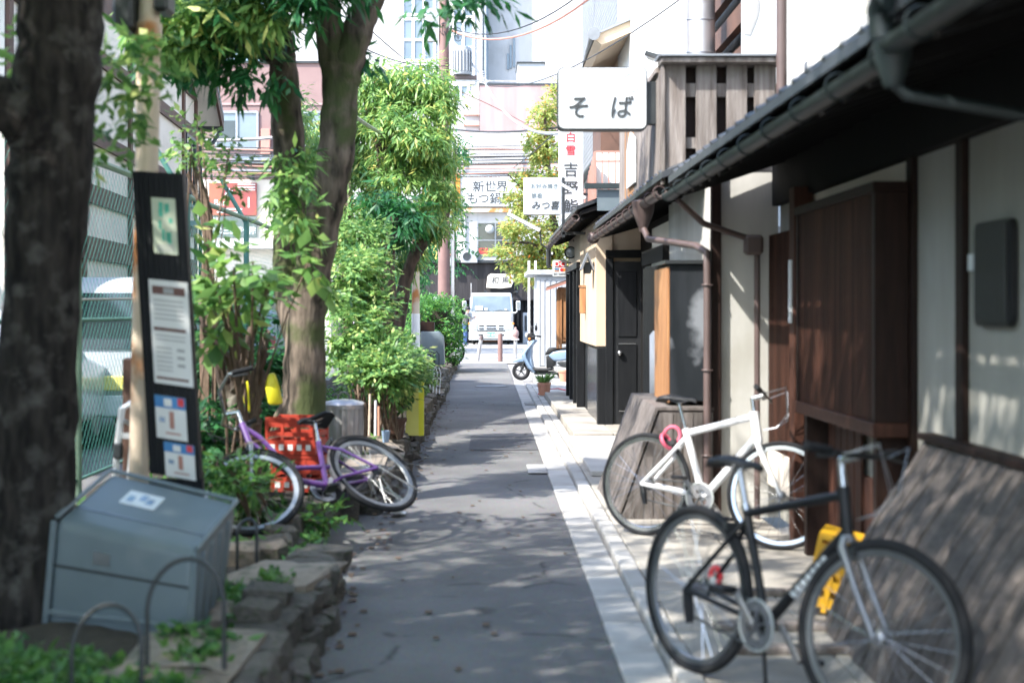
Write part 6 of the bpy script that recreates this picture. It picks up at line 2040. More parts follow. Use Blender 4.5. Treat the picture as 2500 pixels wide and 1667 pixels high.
def strip(a, b_, c, d, u0, u1, v0, v1, out, th, name, m, bev=0.0):
    nrm = (b_ - a).cross(d - a).normalized() * out
    q_ = [quadpt(a, b_, c, d, u, v) for u, v in ((u0, v0), (u1, v0), (u1, v1), (u0, v1))]
    q0 = [p_ - nrm * .2 for p_ in q_]
    q1 = [p_ + nrm.normalized() * th for p_ in q_]
    return MB().add(q0 + q1, [(3, 2, 1, 0), (4, 5, 6, 7), (0, 1, 5, 4), (1, 2, 6, 5), (2, 3, 7, 6), (3, 0, 4, 7)]).build(name, m, gx, bevel=bev)


Fq = (FBL, FBR, FTR, FTL)
strip(*Fq, .02, .985, .18, .225, .02, .012, 'front_ledge', M_bin, .004)
strip(*Fq, .03, .97, .60, .625, .02, .003, 'front_seam', M_dkmetal)
strip(*Fq, -.01, .03, .02, 1.0, .02, .016, 'side_rim', M_bin, .006)
strip(*Fq, .965, 1.01, .02, .98, .02, .012, 'side_rim', M_bin, .006)
strip(*Fq, .3, .42, .68, .80, .02, .003, 'worn_label', M_dkrim)
Tq = (FTL, FTR, BTR, BTL)
strip(*Tq, -.01, .025, .03, 1.0, .02, .014, 'lid_rim', M_bin, .006)
strip(*Tq, .975, 1.01, .03, 1.0, .02, .014, 'lid_rim', M_bin, .006)
strip(*Tq, .0, 1.0, .955, 1.01, .02, .012, 'lid_rim', M_bin, .006)
strip(*Tq, .04, .96, .27, .285, .02, .003, 'lid_seam', M_dkrim)
strip(*Tq, .27, .53, .50, .74, .02, .0025, 'sticker', M_signwhite)
for u0, v0 in ((.3, .55), (.38, .6), (.44, .56)):
    strip(*Tq, u0, u0 + .05, v0, v0 + .1, .02, .0035, 'faded_print', M_scoot)
Rq = (FBR, BBR, BTR, FTR)
for k in range(4):
    strip(*Rq, .14 + k * .2, .2 + k * .2, .08, .9, .02, .008, 'side_rib', M_bin, .003)

# wire hoops of the flower border
hp_ = 'wire hoops edging the bed'
for k, (xa, xb, yt, yb, Y, lab) in enumerate(((165, 325, 1395, 1640, 4.75, 'dark bent wire border hoop in front of the grey bin, lower one'), (338, 515, 1288, 1640, 4.95, 'dark bent wire border hoop crossing the bin corner, taller one'), (545, 590, 1195, 1345, 7.1, 'thin dark wire border hoop by the fallen bicycle wheel'))):
    a, b2, t = P(xa, yb, Y), P(xb, yb, Y), P((xa + xb) / 2 + 20, yt, Y)
    a.z = b2.z = .15
    pts = []
    for i in range(17):
        th = math.pi * i / 16
        pts.append(Vector(((a.x + b2.x) / 2 - (b2.x - a.x) / 2 * math.cos(th), Y + .05 * math.sin(th), t.z - (b2.x - a.x) * .62 + (b2.x - a.x) * .62 * math.sin(th))))
    pts = [a] + pts + [b2]
    o = MB().tube(pts, .0085, 8).build('border_hoop', M_dkmetal, smooth=True)
    tag(o, lab, 'hoop', hp_)

# white folding walker, brown tube box
wf_ = thing('folded_cart', 'white tubular folded cart standing between wire fence and information board', 'cart', tuple(P(290, 1090, 8.0)))
for dx in (0, 34):
    MB().tube([P(262 + dx, 1120, 8.0), P(272 + dx, 1010, 8.0), P(280 + dx * .8, 940, 8.0), P(300 + dx * .4, 925, 8.05), P(318, 955, 8.1)], .02, 8).build('tube_leg', M_whitepaint, wf_, smooth=True)
MB().bar(P(278, 1000, 8.0), P(312, 1000, 8.02), .05, .03).build('cross_bar', M_whitepaint, wf_)
MB().cbox(P(272, 1035, 7.98), (.05, .05, .09)).build('bracket', M_dkmetal, wf_, bevel=.01)
MB().bar(P(285, 965, 8.0), P(320, 985, 8.05), .06, .02).build('plate', M_zinc, wf_)
o = MB().box((P(286, 0, 8.6).x, 8.55, .2), (P(327, 0, 8.6).x, 8.66, P(0, 822, 8.6).z)).build('timber_post', M_timber, bevel=.01)
tag(o, 'short square brown timber post behind the white folded cart', 'post')

# ================================================================== red crates
def crate(M, label, marks):
    root = thing('bottle_crate', label, 'crate', M=M, group='red crates under the forked tree')
    w2, d2, h = .175, .135, .25
    for sgn in (-1, 1):
        for z0, z1 in ((0, .10), (.125, .155), (.19, .25)):
            MB().box((-w2, sgn * d2 - .008, z0), (w2, sgn * d2 + .008, z1)).build('side_band', M_redpl, root, frame=root)
            MB().box((sgn * w2 - .008, -d2 + .009, z0), (sgn * w2 + .008, d2 - .009, z1)).build('end_band', M_redpl, root, frame=root)
        for x in (-w2, -.06, .06, w2):
            MB().box((x - .01, sgn * d2 - .011, 0), (x + .01, sgn * d2 + .011, .25)).build('side_rib', M_redpl, root, frame=root)
        MB().box((-w2 - .01, sgn * d2 - .014, .235), (w2 + .01, sgn * d2 + .014, .258)).build('rim', M_redpl, root, frame=root)
    MB().box((-w2, -d2, .0), (w2, d2, .012)).build('crate_floor', M_redpl, root, frame=root)
    if marks:
        for i in range(5):
            MB().box((-.15 + i * .066, -d2 - .0125, .03), (-.115 + i * .066, -d2 - .0085, .07)).build('print_mark', M_paper, root, frame=root)
    return root


cy = 10.1
cx0 = P(683, 0, cy).x
crate(Matrix.Translation((cx0 + .03, cy, .25)) @ Matrix.Rotation(R(-8), 4, 'Z'), 'red plastic bottle crate at the bottom behind the purple bicycle', True)
crate(Matrix.Translation((cx0, cy, .512)) @ Matrix.Rotation(R(-12), 4, 'Z'), 'red plastic bottle crate stacked on top, tilted under the saddle', True)
bt = thing('bottle', 'dark green bottle standing inside the lower red crate', 'bottle', (cx0 + .08, cy - .08, .265))
MB().lathe([(0, 0), (.032, 0), (.034, .02), (.034, .15), (.015, .2), (.013, .26), (0, .26)], 14, Matrix.Translation((cx0 + .08, cy - .08, .265))).build('bottle_body', M_glass, bt, smooth=True)

# yellow sheets tied in the stump
for k, (pts, lab) in enumerate(((((555, 880), (575, 872), (583, 925), (572, 952), (558, 930)), 'small yellow plastic sheet wrapped on the twiggy stump'), (((610, 862), (626, 855), (636, 890), (646, 930), (618, 930), (608, 890)), 'larger yellow plastic sheet draped beside the forked trunk'))):
    Yk = 10.05 if k == 0 else 10.3
    mb = MB()
    mb.prism([(P(x, 0, Yk).x, P(0, y, Yk).z) for x, y in pts], 'y', Yk, Yk + .1)
    for v in mb.v:
        v.y += .05 * math.sin(v.z * 14 + v.x * 20)
    o = mb.build('yellow_sheet', M_yelbag, bevel=.02, seg=2, smooth=True)
    tag(o, lab, 'plastic sheet')

# galvanised bin
gb = thing('ribbed_bin', 'round galvanised ribbed waste bin beside the dark trunk foot', 'bin', (P(790, 0, 12.4).x, 12.4, .2))
c = Vector((P(790, 0, 12.4).x, 12.4, .2))
T = Matrix.Translation(c)
mb = MB()
n = 44
prof_ = [(.0, 0), (.155, 0), (.178, .48)]
for z, r_ in ((0, .155), (.48, .178)):
    for j in range(n):
        rr_2 = r_ * (1 + (.022 if j % 2 else -.01))
        a = 2 * math.pi * j / n
        mb.v.append(c + Vector((rr_2 * math.cos(a), rr_2 * math.sin(a), z)))
for j in range(n):
    mb.f.append([j, (j + 1) % n, n + (j + 1) % n, n + j])
mb.f.append(list(range(n)))
mb.build('bin_body', M_zinc, gb)
MB().lathe([(.19, .47), (.19, .505), (.17, .525), (.08, .545), (0, .55)], 32, T).build('bin_lid', M_zinc, gb, smooth=True)
MB().torus(.05, .008, 14, 6, Matrix.Translation(c + Vector((0, 0, .56))) @ Matrix.Rotation(R(90), 4, 'X')).build('lid_handle', M_dkmetal, gb)
MB().tube([c + Vector((.185, -.03, .05)), c + Vector((.19, -.05, .52))], .012, 6).build('stick', M_twig, gb)
# yellow board, plant pot, blue cup
yb_ = thing('yellow_board', 'upright pale yellow plastic board at the stone edge by the bush', 'board', tuple(P(955, 1000, 15.0)))
c0, c1 = P(931, 1000, 15.0), P(974, 872, 15.0)
MB().prism([(c0.x, c0.z), (c1.x, c0.z), (c1.x, c1.z - .02), (c0.x + .03, c1.z)], 'y', 15.0, 15.04).build('sheet', M_palyel, yb_, bevel=.004)
MB().box((c1.x - .055, 14.985, c0.z), (c1.x - .002, 14.999, c1.z - .03)).build('bright_edge', M_yelbag, yb_)
fp = thing('flower_pot', 'dark brown flower pot under the leafy bush by the yellow board', 'pot', (P(905, 0, 14.2).x, 14.2, .25))
MB().lathe([(0, 0), (.09, 0), (.115, .16), (.13, .16), (.13, .2), (.11, .2), (0, .17)], 20, Matrix.Translation((P(905, 0, 14.2).x, 14.2, .25))).build('pot_body', M_timber, fp, smooth=True)
bc = thing('blue_cup', 'small blue plastic cup on the bed edge beside the ribbed bin', 'cup', (P(886, 0, 13.4).x, 13.4, .28))
MB().lathe([(0, 0), (.03, 0), (.042, .11), (.036, .11), (.028, .01), (0, .01)], 16, Matrix.Translation((P(886, 0, 13.4).x, 13.4, .28))).build('cup_body', M_scoot, bc, smooth=True)
for k, x in enumerate((848, 862, 870)):
    o = MB().tube([P(x, 1000, 13.2 + k * .1), P(x + 2 - k, 905 + k * 14, 13.2 + k * .1)], .012, 6).build('garden_stake', (M_rust, M_whitepaint, M_terra)[k])
    tag(o, ('rusty garden stake beside the ribbed bin', 'white garden stake right of the ribbed bin', 'reddish garden stake nearest the blue cup')[k], 'stake', 'garden stakes by the bin')

# further along the bed: blue-lidded bin, white wire fence, tub, white pole
bl_ = thing('blue_lidded_bin', 'grey bin with a pale blue round lid by the white pole', 'bin', (P(962, 0, 24.0).x, 24, .2))
c = Vector((P(962, 0, 24.0).x, 24, .2))
MB().lathe([(0, 0), (.15, 0), (.18, .5), (0, .5)], 24, Matrix.Translation(c)).build('bin_body', M_zinc, bl_, smooth=True)
MB().lathe([(.2, .48), (.205, .53), (.18, .56), (0, .575)], 24, Matrix.Translation(c)).build('bin_lid', M_scoot, bl_, smooth=True)
wr = thing('wire_edging', 'row of thin white looped wire edging in front of the blue-lidded bin', 'edging', (P(985, 0, 22.5).x, 22.5, .2))
for k in range(7):
    xa = P(950 + k * 7.5, 0, 22.5).x
    MB().tube([(xa, 22.5, .2), (xa, 22.5, .55), (xa + .03, 22.5, .62), (xa + .09, 22.5, .62), (xa + .12, 22.5, .53), (xa + .1, 22.5, .2)], .008, 6).build('loop', M_whitepaint, wr, smooth=True)
tb_ = thing('grey_tub', 'overturned weathered grey plastic tub at the clipped hedge foot', 'tub', (P(995, 0, 30).x, 30, .2))
c0, c1 = P(966, 838, 30), P(1021, 752, 30)
MB().prism([(c0.x, c0.z), (c1.x, c0.z), (c1.x - .02, c1.z - .2), (c1.x - .12, c1.z - .08), (c0.x, c1.z - .08)], 'y', 30, 30.5).build('tub_body', M_bin, tb_, bevel=.03, seg=2, smooth=True)
MB().box((c0.x, 30.02, c1.z - .075), (c1.x - .22, 30.4, c1.z + .12)).build('dark_box', M_dkwood, tb_)
for k in range(3):
    xq = c1.x - .32 + k * .09
    MB().tube([(xq - .1, 29.9, .2), (xq - .09, 29.9, .6), (xq - .02, 29.9, .66), (xq + .03, 29.9, .6), (xq + .03, 29.9, .2)], .014, 6).build('hoop', M_dkmetal, tb_, smooth=True)
wp = thing('white_pole', 'slim white painted pole rising beside the clipped hedge', 'pole', (P(955, 0, 27).x, 27, .2))
MB().tube([(P(955, 0, 27).x, 27, .2), (P(955, 0, 27).x, 27, P(0, 470, 27).z)], .075, 14).build('shaft', M_rust, wp, smooth=True)
MB().tube([(P(955, 0, 27).x, 27, P(0, 800, 27).z - .3), (P(955, 0, 27).x, 27, P(0, 720, 27).z)], .082, 14).build('sleeve', M_whitepaint, wp, smooth=True)

# ================================================================== VEGETATION
def limb(path, radii, rough_=.06, seed=0, n=12, sub=5):
    """tube through picture/space points, subdivided and roughened"""
    g = random.Random(seed)
    pts = [Vector(p) for p in path]
    out, rad = [], []
    for i in range(len(pts) - 1):
        p0 = pts[max(i - 1, 0)]
        p1, p2 = pts[i], pts[i + 1]
        p3 = pts[min(i + 2, len(pts) - 1)]
        for s in range(sub):
            t = s / sub
            q = .5 * ((2 * p1) + (-p0 + p2) * t + (2 * p0 - 5 * p1 + 4 * p2 - p3) * t * t + (-p0 + 3 * p1 - 3 * p2 + p3) * t ** 3)
            out.append(q)
            rad.append((radii[i] * (1 - t) + radii[i + 1] * t) * (1 + g.uniform(-rough_, rough_)))
    out.append(pts[-1])
    rad.append(radii[-1])
    mb = MB().tube(out, rad, n)
    for v in mb.v:
        v += Vector((g.uniform(-1, 1), g.uniform(-1, 1), g.uniform(-1, 1))) * min(.014, rough_ * .12)
    return mb


def join(*mbs):
    m = MB()
    for b in mbs:
        m.add(b.v, b.f)
    return m


# ---- dark near trunk
t1 = thing('dark_tree', 'near tree with dark rough trunk at the left edge, spreading over the lane', 'tree', (-1.95, 6.1, .15))
Y1 = 6.1
tr1 = limb([P(70, 1480, Y1), P(78, 1300, Y1), P(85, 900, Y1), P(112, 450, Y1), P(130, 200, Y1), P(140, -60, Y1), P(120, -500, 5.9), P(60, -1200, 5.6)], [.22, .185, .165, .172, .178, .175, .15, .07], .07, 2, 16, 8)
st1 = limb([P(125, 330, Y1), P(60, 270, 6.0), P(-10, 235, 5.95), P(-260, 60, 5.9)], [.16, .14, .10, .05], .1, 3)
br1 = limb([P(135, -300, 5.95), P(380, -700, 5.2), P(700, -1050, 4.4)], [.09, .06, .03], .06, 4)
br2 = limb([P(100, -450, 5.9), P(-400, -800, 5.5), P(-900, -1100, 5.0)], [.09, .06, .03], .06, 5)
join(tr1, st1, br1, br2).build('trunk', M_darkbark, t1, smooth=True)
blobs = [((-2.4, 5.6, 4.2), (1.5, 1.5, .8)), ((-3.2, 4.0, 4.3), (1.4, 1.4, .8)), ((-4.2, 5.4, 4.3), (1.3, 1.3, .7)), ((-3.0, 2.4, 4.2), (1.5, 1.3, .8)), ((-4.6, 3.2, 4.3), (1.4, 1.4, .8)), ((-5.4, 1.6, 4.3), (1.6, 1.4, .8)), ((-3.9, .8, 4.1), (1.5, 1.2, .8)), ((-2.2, .6, 4.2), (1.4, 1.1, .7)), ((-1.2, 3.2, 4.7), (1.2, 1.1, .6)), ((-1.9, 2.4, 5.0), (1.2, 1.1, .6)), ((-.6, 2.2, 4.6), (1.1, 1.0, .5)), ((-3.4, 5.0, 3.6), (1.2, 1.2, .6)), ((-4.0, 3.6, 3.4), (1.2, 1.2, .6)), ((-1.0, 5.3, 5.2), (1.1, 1.1, .6)), ((-.5, 6.2, 5.0), (1.0, 1.0, .5)), ((-3.8, 4.0, 3.9), (.9, .9, .6)), ((-4.2, 3.6, 4.2), (.9, .9, .6)), ((-3.4, 4.4, 3.6), (.8, .8, .5))]  # unseen crown lobes added to shade the bin, lane and near wall
crown('crown', blobs, L_green, t1, 4700, 6, .17, .07, .35, seed=3, gap=.08, shell=.3, csize=.4)
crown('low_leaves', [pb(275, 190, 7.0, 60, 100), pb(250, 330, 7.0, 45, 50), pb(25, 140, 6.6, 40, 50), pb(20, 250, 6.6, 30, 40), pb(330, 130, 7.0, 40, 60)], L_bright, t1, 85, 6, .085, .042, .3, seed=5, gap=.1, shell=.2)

# ---- forked tree in the middle of the strip
t2 = thing('forked_tree', 'large forked tree with mossy trunk rising beside the ribbed bin', 'tree', (P(690, 0, 11).x, 11, .2))
Y2 = 11.0
main = limb([P(690, 1085, Y2), P(697, 940, Y2), P(702, 760, Y2), P(712, 660, Y2), P(738, 520, Y2), P(765, 400, Y2), P(778, 280, Y2), P(780, 150, Y2)], [.23, .17, .15, .15, .142, .138, .138, .145], .06, 6, 16, 7)
fk1 = limb([P(776, 170, Y2), P(755, 60, Y2), P(742, -60, Y2), P(720, -300, 10.8), P(690, -700, 10.5)], [.13, .115, .105, .08, .03], .06, 7)
fk2 = limb([P(785, 190, Y2), P(815, 90, Y2), P(850, 0, Y2), P(900, -120, 10.9), P(980, -420, 10.6)], [.14, .125, .11, .09, .03], .06, 8)
left = limb([P(690, 800, Y2), P(665, 690, Y2 + .15), P(662, 560, Y2 + .25), P(668, 420, Y2 + .3), P(660, 280, Y2 + .3), P(648, 130, Y2 + .3), P(636, 30, Y2 + .3), P(625, -120, Y2 + .3), P(600, -420, 11)], [.1, .11, .12, .13, .128, .108, .095, .08, .03], .05, 9, 14, 7)
lb = limb([P(645, 130, Y2 + .3), P(600, 110, Y2 + .2), P(575, 90, Y2 + .1), P(520, 75, Y2), P(440, 60, 10.8)], [.1, .085, .07, .045, .02], .08, 10)
root1 = limb([P(690, 900, Y2), P(650, 985, 10.9), P(625, 1060, 10.8)], [.11, .09, .06], .1, 11)
join(main, fk1, fk2, left, lb, root1).build('trunk', M_mossbark, t2, smooth=True)
MB().ball(P(600, 75, 11.0), .05, 8, 6).build('orange_cloth', M_orange, t2)
blobs = [pb(480, 60, 10.9, 110, 65), pb(420, 20, 11.2, 90, 60), pb(560, 30, 11.2, 90, 60), pb(530, 145, 10.8, 75, 32), pb(600, 160, 10.7, 45, 25), pb(430, 110, 10.9, 60, 36), pb(700, -10, 10.3, 70, 28), pb(1035, -8, 9.8, 75, 25), pb(665, -90, 10.5, 160, 80), pb(740, -260, 10.5, 240, 110), pb(500, -150, 10.5, 200, 110), pb(840, 130, 11.2, 22, 20)]
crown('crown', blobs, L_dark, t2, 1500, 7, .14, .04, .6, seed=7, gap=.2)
crown('sun_tinted_leaves', [pb(470, 30, 10.4, 110, 45), pb(400, 70, 10.4, 60, 45), pb(570, 20, 10.5, 80, 40)], L_green, t2, 260, 7, .14, .04, .6, seed=17, gap=.1)  # sunlight put into a lighter leaf colour than the rest of the crown
crown('trunk_shoots', [pb(665, 370, 10.7, 30, 28), pb(672, 430, 10.6, 38, 45), pb(660, 480, 10.6, 30, 35), pb(680, 510, 10.6, 25, 20)], L_bright, t2, 75, 7, .12, .036, .8, seed=8, gap=.05, shell=.2)

# ---- middle tree with hanging leaf sprays
t3 = thing('drooping_tree', 'tree with sunlit drooping leaf sprays beside the brown utility pole', 'tree', (P(895, 0, 21).x, 21, .2))
Y3 = 21.0
tk3 = limb([P(888, 905, Y3), P(885, 760, Y3), P(882, 600, Y3), P(886, 430, Y3), P(890, 330, Y3), P(905, 255, Y3), P(925, 180, Y3)], [.2, .17, .16, .15, .15, .12, .05], .06, 12)
tb3 = limb([P(888, 350, Y3), P(865, 300, Y3), P(840, 230, Y3)], [.12, .1, .04], .06, 13)
tc3 = limb([P(900, 400, Y3), P(920, 360, 20.8), P(945, 320, 20.6)], [.05, .035, .02], .06, 14)
join(tk3, tb3, tc3).build('trunk', M_bark, t3, smooth=True)
blobs = [pb(880, 190, 21, 60, 48), pb(960, 185, 21, 70, 42), pb(1010, 215, 21, 28, 30), pb(900, 265, 20.6, 55, 40), pb(985, 275, 20.8, 50, 45), pb(945, 340, 20.5, 70, 42), pb(990, 380, 20.8, 45, 45), pb(930, 430, 20.6, 60, 40), pb(975, 465, 20.8, 50, 42), pb(1008, 330, 21, 22, 40), pb(840, 300, 21.5, 35, 60), pb(850, 400, 21.5, 40, 60), pb(700, 350, 22, 25, 150)]
crown('crown', blobs, L_green, t3, 3500, 7, .14, .034, .75, seed=9, gap=.12, shell=.35, clumps=10, csize=.32)
t3b = thing('leaning_tree', 'slim tree leaning towards the lane in front of the white pole', 'tree', (P(915, 0, 23).x, 23, .2))
ln1 = limb([P(905, 850, 23), P(912, 760, 23), P(928, 660, 23), P(945, 600, 23), P(975, 555, 23), P(1010, 520, 23), P(1035, 470, 23)], [.13, .11, .11, .105, .09, .07, .02], .07, 15)
ln1.build('trunk', M_bark, t3b, smooth=True)
crown('crown', [pb(1010, 505, 23, 42, 22), pb(960, 490, 23, 45, 30), pb(1005, 440, 23.2, 28, 40), pb(930, 560, 23.5, 30, 40)], L_green, t3b, 560, 7, .14, .034, .8, seed=10, gap=.1)

# ---- second-row tree trunk behind the bush
t4 = thing('slender_tree', 'slender dark trunk standing in the leafy bush', 'tree', (P(900, 0, 17).x, 17.5, .2))
limb([P(880, 880, 18), P(882, 700, 18), P(893, 560, 18), P(905, 500, 18)], [.12, .1, .09, .06], .06, 16).build('trunk', M_bark, t4, smooth=True)
crown('crown', [pb(905, 520, 18, 50, 45), pb(870, 480, 18.3, 45, 40)], L_dark, t4, 260, 6, .16, .045, .8, seed=12, gap=.1)

# ---- bushes
def shrub(name, label, blobs, m, clusters, L_, W_, base, stems, seed, droop=.2, per=6, gap=.12, cat='shrub'):
    root = thing(name, label, cat, base)
    mb = MB()
    g = random.Random(seed)
    for k in range(stems):
        b_ = blobs[k % len(blobs)]
        tip = Vector(b_[0]) + Vector((g.uniform(-1, 1) * b_[1][0] * .6, g.uniform(-1, 1) * b_[1][1] * .6, g.uniform(-.3, .8) * b_[1][2]))
        b0 = Vector(base) + Vector((g.uniform(-.12, .12), g.uniform(-.12, .12), -.05))
        mid = b0.lerp(tip, .5) + Vector((g.uniform(-.08, .08), g.uniform(-.08, .08), .05))
        s = limb([b0, mid, tip], [.014, .01, .004], .05, seed + k, 6, 4)
        mb.add(s.v, s.f)
    mb.build('stems', M_twig, root, smooth=True)
    crown('foliage', blobs, m, root, int(clusters * 1.25), per, L_, W_, droop, seed=seed, gap=gap, shell=.3, clumps=12, csize=.34)
    return root


shrub('leafy_bush', 'tall bright leafy bush spilling towards the lane past the ribbed bin', [pb(820, 560, 16, 50, 60), pb(860, 630, 15.5, 40, 45), pb(810, 650, 15, 50, 60), pb(850, 700, 15, 48, 45), pb(820, 770, 14.5, 65, 55), pb(885, 795, 14.5, 50, 40)], L_bush, 1050, .08, .04, (P(840, 0, 15).x, 15, .2), 22, 21, gap=.36)
shrub('low_bush', 'rounded green bush overhanging the dark flower pot', [pb(860, 860, 13.8, 60, 42), pb(900, 885, 14.2, 44, 42), pb(885, 830, 14, 52, 38)], L_bush, 720, .072, .036, (P(890, 0, 14).x, 14.1, .25), 10, 22, gap=.25)
shrub('bed_bush', 'sunny low bush beside the yellow board and wire edging', [pb(935, 830, 18, 40, 35), pb(960, 850, 18.5, 30, 25), pb(975, 880, 20, 20, 20)], L_bush, 420, .07, .034, (P(945, 0, 18.2).x, 18.2, .2), 8, 23)
shrub('twiggy_shrub', 'bare-stemmed shrub with big pale leaves between board and forked tree', [pb(480, 640, 9.2, 55, 40), pb(560, 615, 9.0, 80, 26), pb(500, 730, 9.4, 45, 55), pb(600, 640, 9.4, 45, 40), pb(530, 680, 9.6, 60, 40), pb(470, 560, 9.4, 30, 40), pb(690, 600, 9.2, 50, 20)], L_bright, 62, .14, .085, (P(555, 0, 9.8).x, 9.8, .2), 12, 24, .25, 5, .05)
shrub('dark_shrub', 'shaded shrub filling the gap behind the twiggy stump', [pb(500, 880, 11.5, 60, 60), pb(600, 800, 12, 50, 60), pb(470, 780, 12, 40, 70), pb(560, 950, 11.5, 60, 50), pb(480, 1000, 10.2, 60, 50)], L_dark, 520, .11, .05, (P(540, 0, 11.6).x, 11.6, .2), 10, 25)
shrub('fence_shrub', 'sparse green shrub reaching over the wire fence top by the board', [pb(440, 300, 10.5, 50, 30), pb(470, 350, 10.5, 60, 30), pb(420, 360, 10.5, 40, 30), pb(520, 360, 10.8, 40, 25), pb(530, 430, 10.8, 30, 20)], L_bright, 45, .07, .036, (P(470, 0, 10.6).x, 10.6, .3), 6, 26, .2, 5, .05)
# stump with twigs
sp_ = thing('twiggy_stump', 'gnarled pollarded stump with upright shoots left of the red crates', 'stump', (P(560, 0, 10.4).x, 10.4, .2))
mb = join(limb([P(575, 1090, 10.4), P(565, 1000, 10.4), P(560, 940, 10.4), P(548, 905, 10.4)], [.13, .12, .12, .1], .12, 31),
          limb([P(560, 950, 10.4), P(590, 900, 10.4), P(600, 850, 10.4)], [.08, .06, .03], .12, 32),
          limb([P(548, 930, 10.4), P(515, 880, 10.4), P(500, 800, 10.3), P(480, 700, 10.2)], [.06, .045, .03, .015], .1, 33),
          limb([P(560, 920, 10.4), P(545, 820, 10.3), P(530, 740, 10.2), P(510, 660, 10.1)], [.06, .04, .035, .02], .1, 34),
          limb([P(575, 910, 10.4), P(600, 830, 10.3), P(615, 760, 10.2)], [.05, .03, .015], .1, 35),
          limb([P(540, 900, 10.4), P(570, 800, 10.2), P(580, 720, 10.2)], [.05, .03, .015], .1, 36),
          limb([P(555, 900, 10.4), P(520, 820, 10.2), P(470, 760, 10.1), P(462, 690, 10.1)], [.05, .03, .02, .012], .1, 37))
mb.build('stump_wood', M_bark, sp_, smooth=True)

# climbing stem by the fence (thin brown trunk left of the board's sign view)
th_ = thing('sapling', 'thin curved sapling stem between the board and the Bar sign', 'tree', (P(470, 0, 11.2).x, 11.2, .2))
join(limb([P(470, 1000, 11.2), P(468, 700, 11.2), P(478, 560, 11.2), P(482, 500, 11.2), P(465, 430, 11.2), P(445, 380, 11.2)], [.035, .03, .028, .026, .022, .01], .06, 41),
     limb([P(480, 520, 11.2), P(455, 460, 11.2), P(430, 400, 11.2)], [.02, .015, .008], .06, 42)).build('trunk', M_twig, th_, smooth=True)
crown('crown', [pb(455, 340, 11.2, 55, 32), pb(520, 385, 11.2, 35, 24)], L_bright, th_, 36, 6, .075, .036, .3, seed=43, gap=.05)

# ---- clipped hedge
hg = thing('clipped_hedge', 'clipped green hedge at the end of the planted strip', 'hedge', (P(1000, 0, 35).x, 35, .15))
hx0, hx1 = P(952, 0, 35).x, P(1046, 0, 35).x
bl2 = []
for i in range(4):
    for j in range(3):
        bl2.append(((hx0 + (hx1 - hx0) * (i + .5) / 4 - .03, 34.7 + j * .6, 1.30), (.34, .42, .52)))
        bl2.append(((hx0 + (hx1 - hx0) * (i + .5) / 4 - .06, 34.7 + j * .6, .65), (.32, .4, .5)))
crown('foliage', bl2, L_hedge, hg, 3600, 6, .075, .04, .1, seed=51, gap=.0, shell=.8, clumps=60, csize=.14)
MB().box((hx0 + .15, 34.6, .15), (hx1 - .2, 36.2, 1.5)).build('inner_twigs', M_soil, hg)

# ---- maple beyond the shed
mp2 = thing('maple_tree', 'yellow-green maple tree hanging over the square sign beyond the shed', 'tree', (P(1262, 0, 47).x, 47, 0))
YM = 46.0
mt = limb([P(1290, 820, YM), P(1285, 640, YM), P(1268, 480, YM), P(1255, 330, YM), P(1250, 240, YM)], [.16, .14, .11, .07, .02], .06, 61)
m2_ = limb([P(1280, 600, YM), P(1220, 560, YM - .5), P(1160, 560, YM - 1)], [.07, .05, .02], .06, 62)
m3_ = limb([P(1265, 480, YM), P(1210, 440, YM), P(1165, 400, YM)], [.06, .04, .015], .06, 63)
join(mt, m2_, m3_).build('trunk', M_bark, mp2, smooth=True)
blobs = [pb(1255, 270, YM, 25, 40), pb(1262, 340, YM, 32, 40), pb(1230, 330, YM, 20, 18), pb(1245, 400, YM, 40, 40), pb(1200, 410, YM, 25, 16), pb(1190, 470, YM, 28, 26), pb(1235, 460, YM, 45, 36), pb(1175, 530, YM - 1, 30, 24), pb(1220, 540, YM, 45, 35), pb(1165, 585, YM - 1, 34, 18), pb(1210, 600, YM, 45, 28), pb(1190, 630, YM - 1, 22, 22), pb(1255, 600, YM, 35, 35), pb(1240, 640, YM, 25, 20), pb(1290, 560, YM, 40, 60), pb(1275, 220, YM, 15, 25)]
crown('crown', blobs, L_maple, mp2, 3000, 5, .15, .08, .3, seed=64, gap=.2, shell=.35)
# dark reddish foliage by the utility pole
dk = thing('dark_leaf_tree', 'small dark-leaved tree just behind the utility pole', 'tree', (P(1045, 0, 50).x, 50, 0))
limb([P(1040, 800, 50), P(1042, 500, 50), P(1045, 320, 50)], [.1, .08, .03], .05, 71).build('trunk', M_bark, dk, smooth=True)
crown('crown', [pb(1048, 330, 50, 20, 45), pb(1045, 470, 50, 18, 45), pb(1000, 560, 50, 60, 60), pb(960, 600, 50, 50, 60)], L_dark, dk, 420, 6, .22, .07, .6, seed=72, gap=.1)
tf = thing('street_tree', 'green tree masking the far street behind the forked trunk', 'tree', (P(800, 0, 52).x, 52, 0))
limb([P(800, 800, 52), P(800, 500, 52), P(810, 300, 52)], [.2, .16, .06], .05, 73).build('trunk', M_bark, tf, smooth=True)
crown('crown', [pb(800, 420, 52, 90, 90), pb(860, 520, 52, 80, 80), pb(760, 560, 52, 80, 80), pb(900, 640, 52, 60, 60), pb(820, 660, 52, 80, 60), pb(780, 300, 52, 50, 60)], L_green, tf, 1500, 6, .25, .08, .5, seed=74, gap=.1)

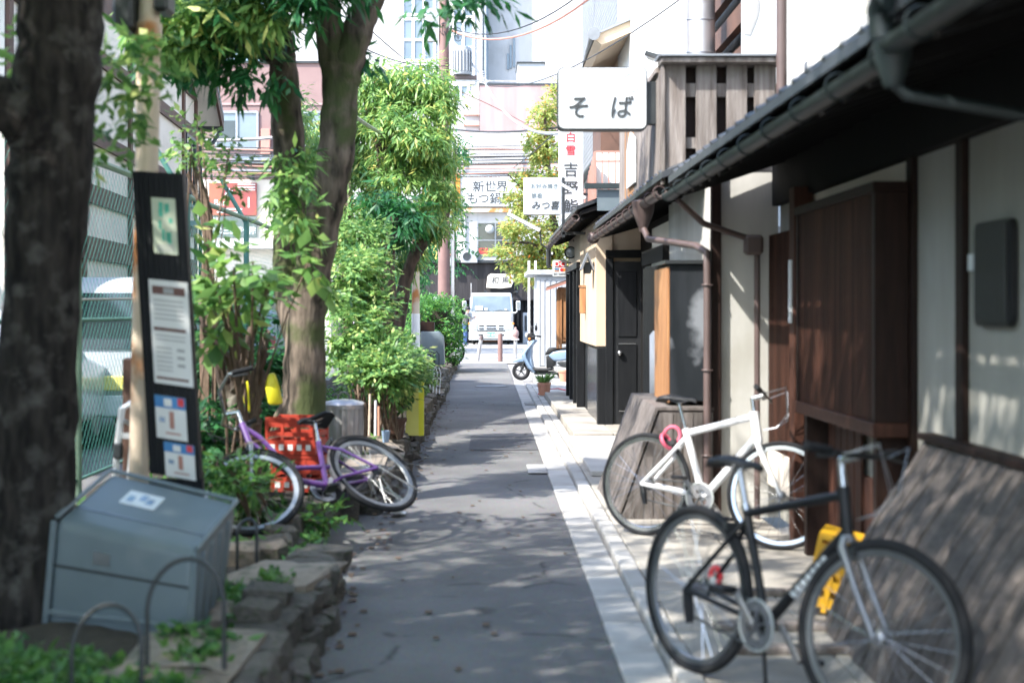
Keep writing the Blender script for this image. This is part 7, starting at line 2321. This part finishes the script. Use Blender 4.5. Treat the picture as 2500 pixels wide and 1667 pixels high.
# ---- ground cover along the bed
g = np.random.default_rng(77)
def cover(name, label, n, boxes, m, L_, W_, seed, up=1.0):
    g = np.random.default_rng(seed)
    Ps = []
    per = n // len(boxes)
    for x0, x1, y0, y1, z in boxes:
        x = x0 + (x1 - x0) * g.random(per)
        y = y0 + (y1 - y0) * g.random(per)
        keep = (np.sin(x * 5.3 + seed) + np.sin(y * 4.1) + np.sin((x + y) * 7.7)) > -.4
        zz = np.array([z + bedz(a, b) for a, b in zip(x, y)])
        Ps.append(np.stack([x, y, zz], 1)[keep])
    p = np.concatenate(Ps)
    k = 5
    p = np.repeat(p, k, axis=0) + g.normal(size=(len(p) * k, 3)) * [.03, .03, .012]
    a = g.random(len(p)) * 2 * np.pi
    D = np.stack([np.cos(a), np.sin(a), up * (.2 + g.random(len(p)))], 1)
    N = np.tile([0, 0, 1.], (len(p), 1)) + g.normal(size=(len(p), 3)) * .4
    c = p.mean(0)
    me = leaf_mesh(name, p - c, D, N, L_ * (.5 + g.random(len(p))), W_ * (.6 + .8 * g.random(len(p))))
    me.materials.append(m)
    o = piece(name, me, None, Matrix.Translation(Vector(c)))
    return tag(o, label, 'ground cover', kind='stuff')


cover('ground_cover', 'low weeds and small leaves covering the earth in front of the grey bin', 4200, [(-2.7, -1.0, 3.4, 5.6, .2), (-1.9, -1.0, 3.8, 5.2, .27), (-1.45, -.95, 5.4, 6.7, .28), (-2.9, -1.3, 6.6, 9.5, .2), (-1.5, -1.0, 7.2, 8.4, .12)], L_grass, .055, .03, 5)
cover('bed_weeds', 'scattered weeds growing along the stone edge of the bed', 1800, [(-2.8, -1.0, 9.5, 14, .2), (-2.8, -1.0, 14, 22, .2), (-2.8, -1.0, 22, 33, .2)], L_grass, .08, .035, 6)
shrub('wheel_weeds', 'leafy weed clump growing through the fallen bicycle front wheel', [pb(560, 1120, 8.8, 60, 40), pb(600, 1170, 8.9, 60, 40), pb(510, 1060, 8.3, 60, 22), pb(540, 1110, 8.3, 40, 30), pb(650, 1250, 8.0, 50, 14), pb(720, 1190, 8.9, 60, 14)], L_grass, 170, .085, .032, (P(590, 0, 8.2).x, 8.75, .15), 9, 81, .1)
gb_ = thing('arching_grass', 'single dry arching stem in front of the red crates', 'plant', (P(490, 0, 8.6).x, 8.6, .2))
MB().tube([P(480, 1130, 8.6), P(500, 1060, 8.6), P(560, 1020, 8.6), P(640, 1002, 8.6), P(690, 1005, 8.6)], [.004, .004, .0035, .003, .002], 6).build('stem', M_twig, gb_, smooth=True)
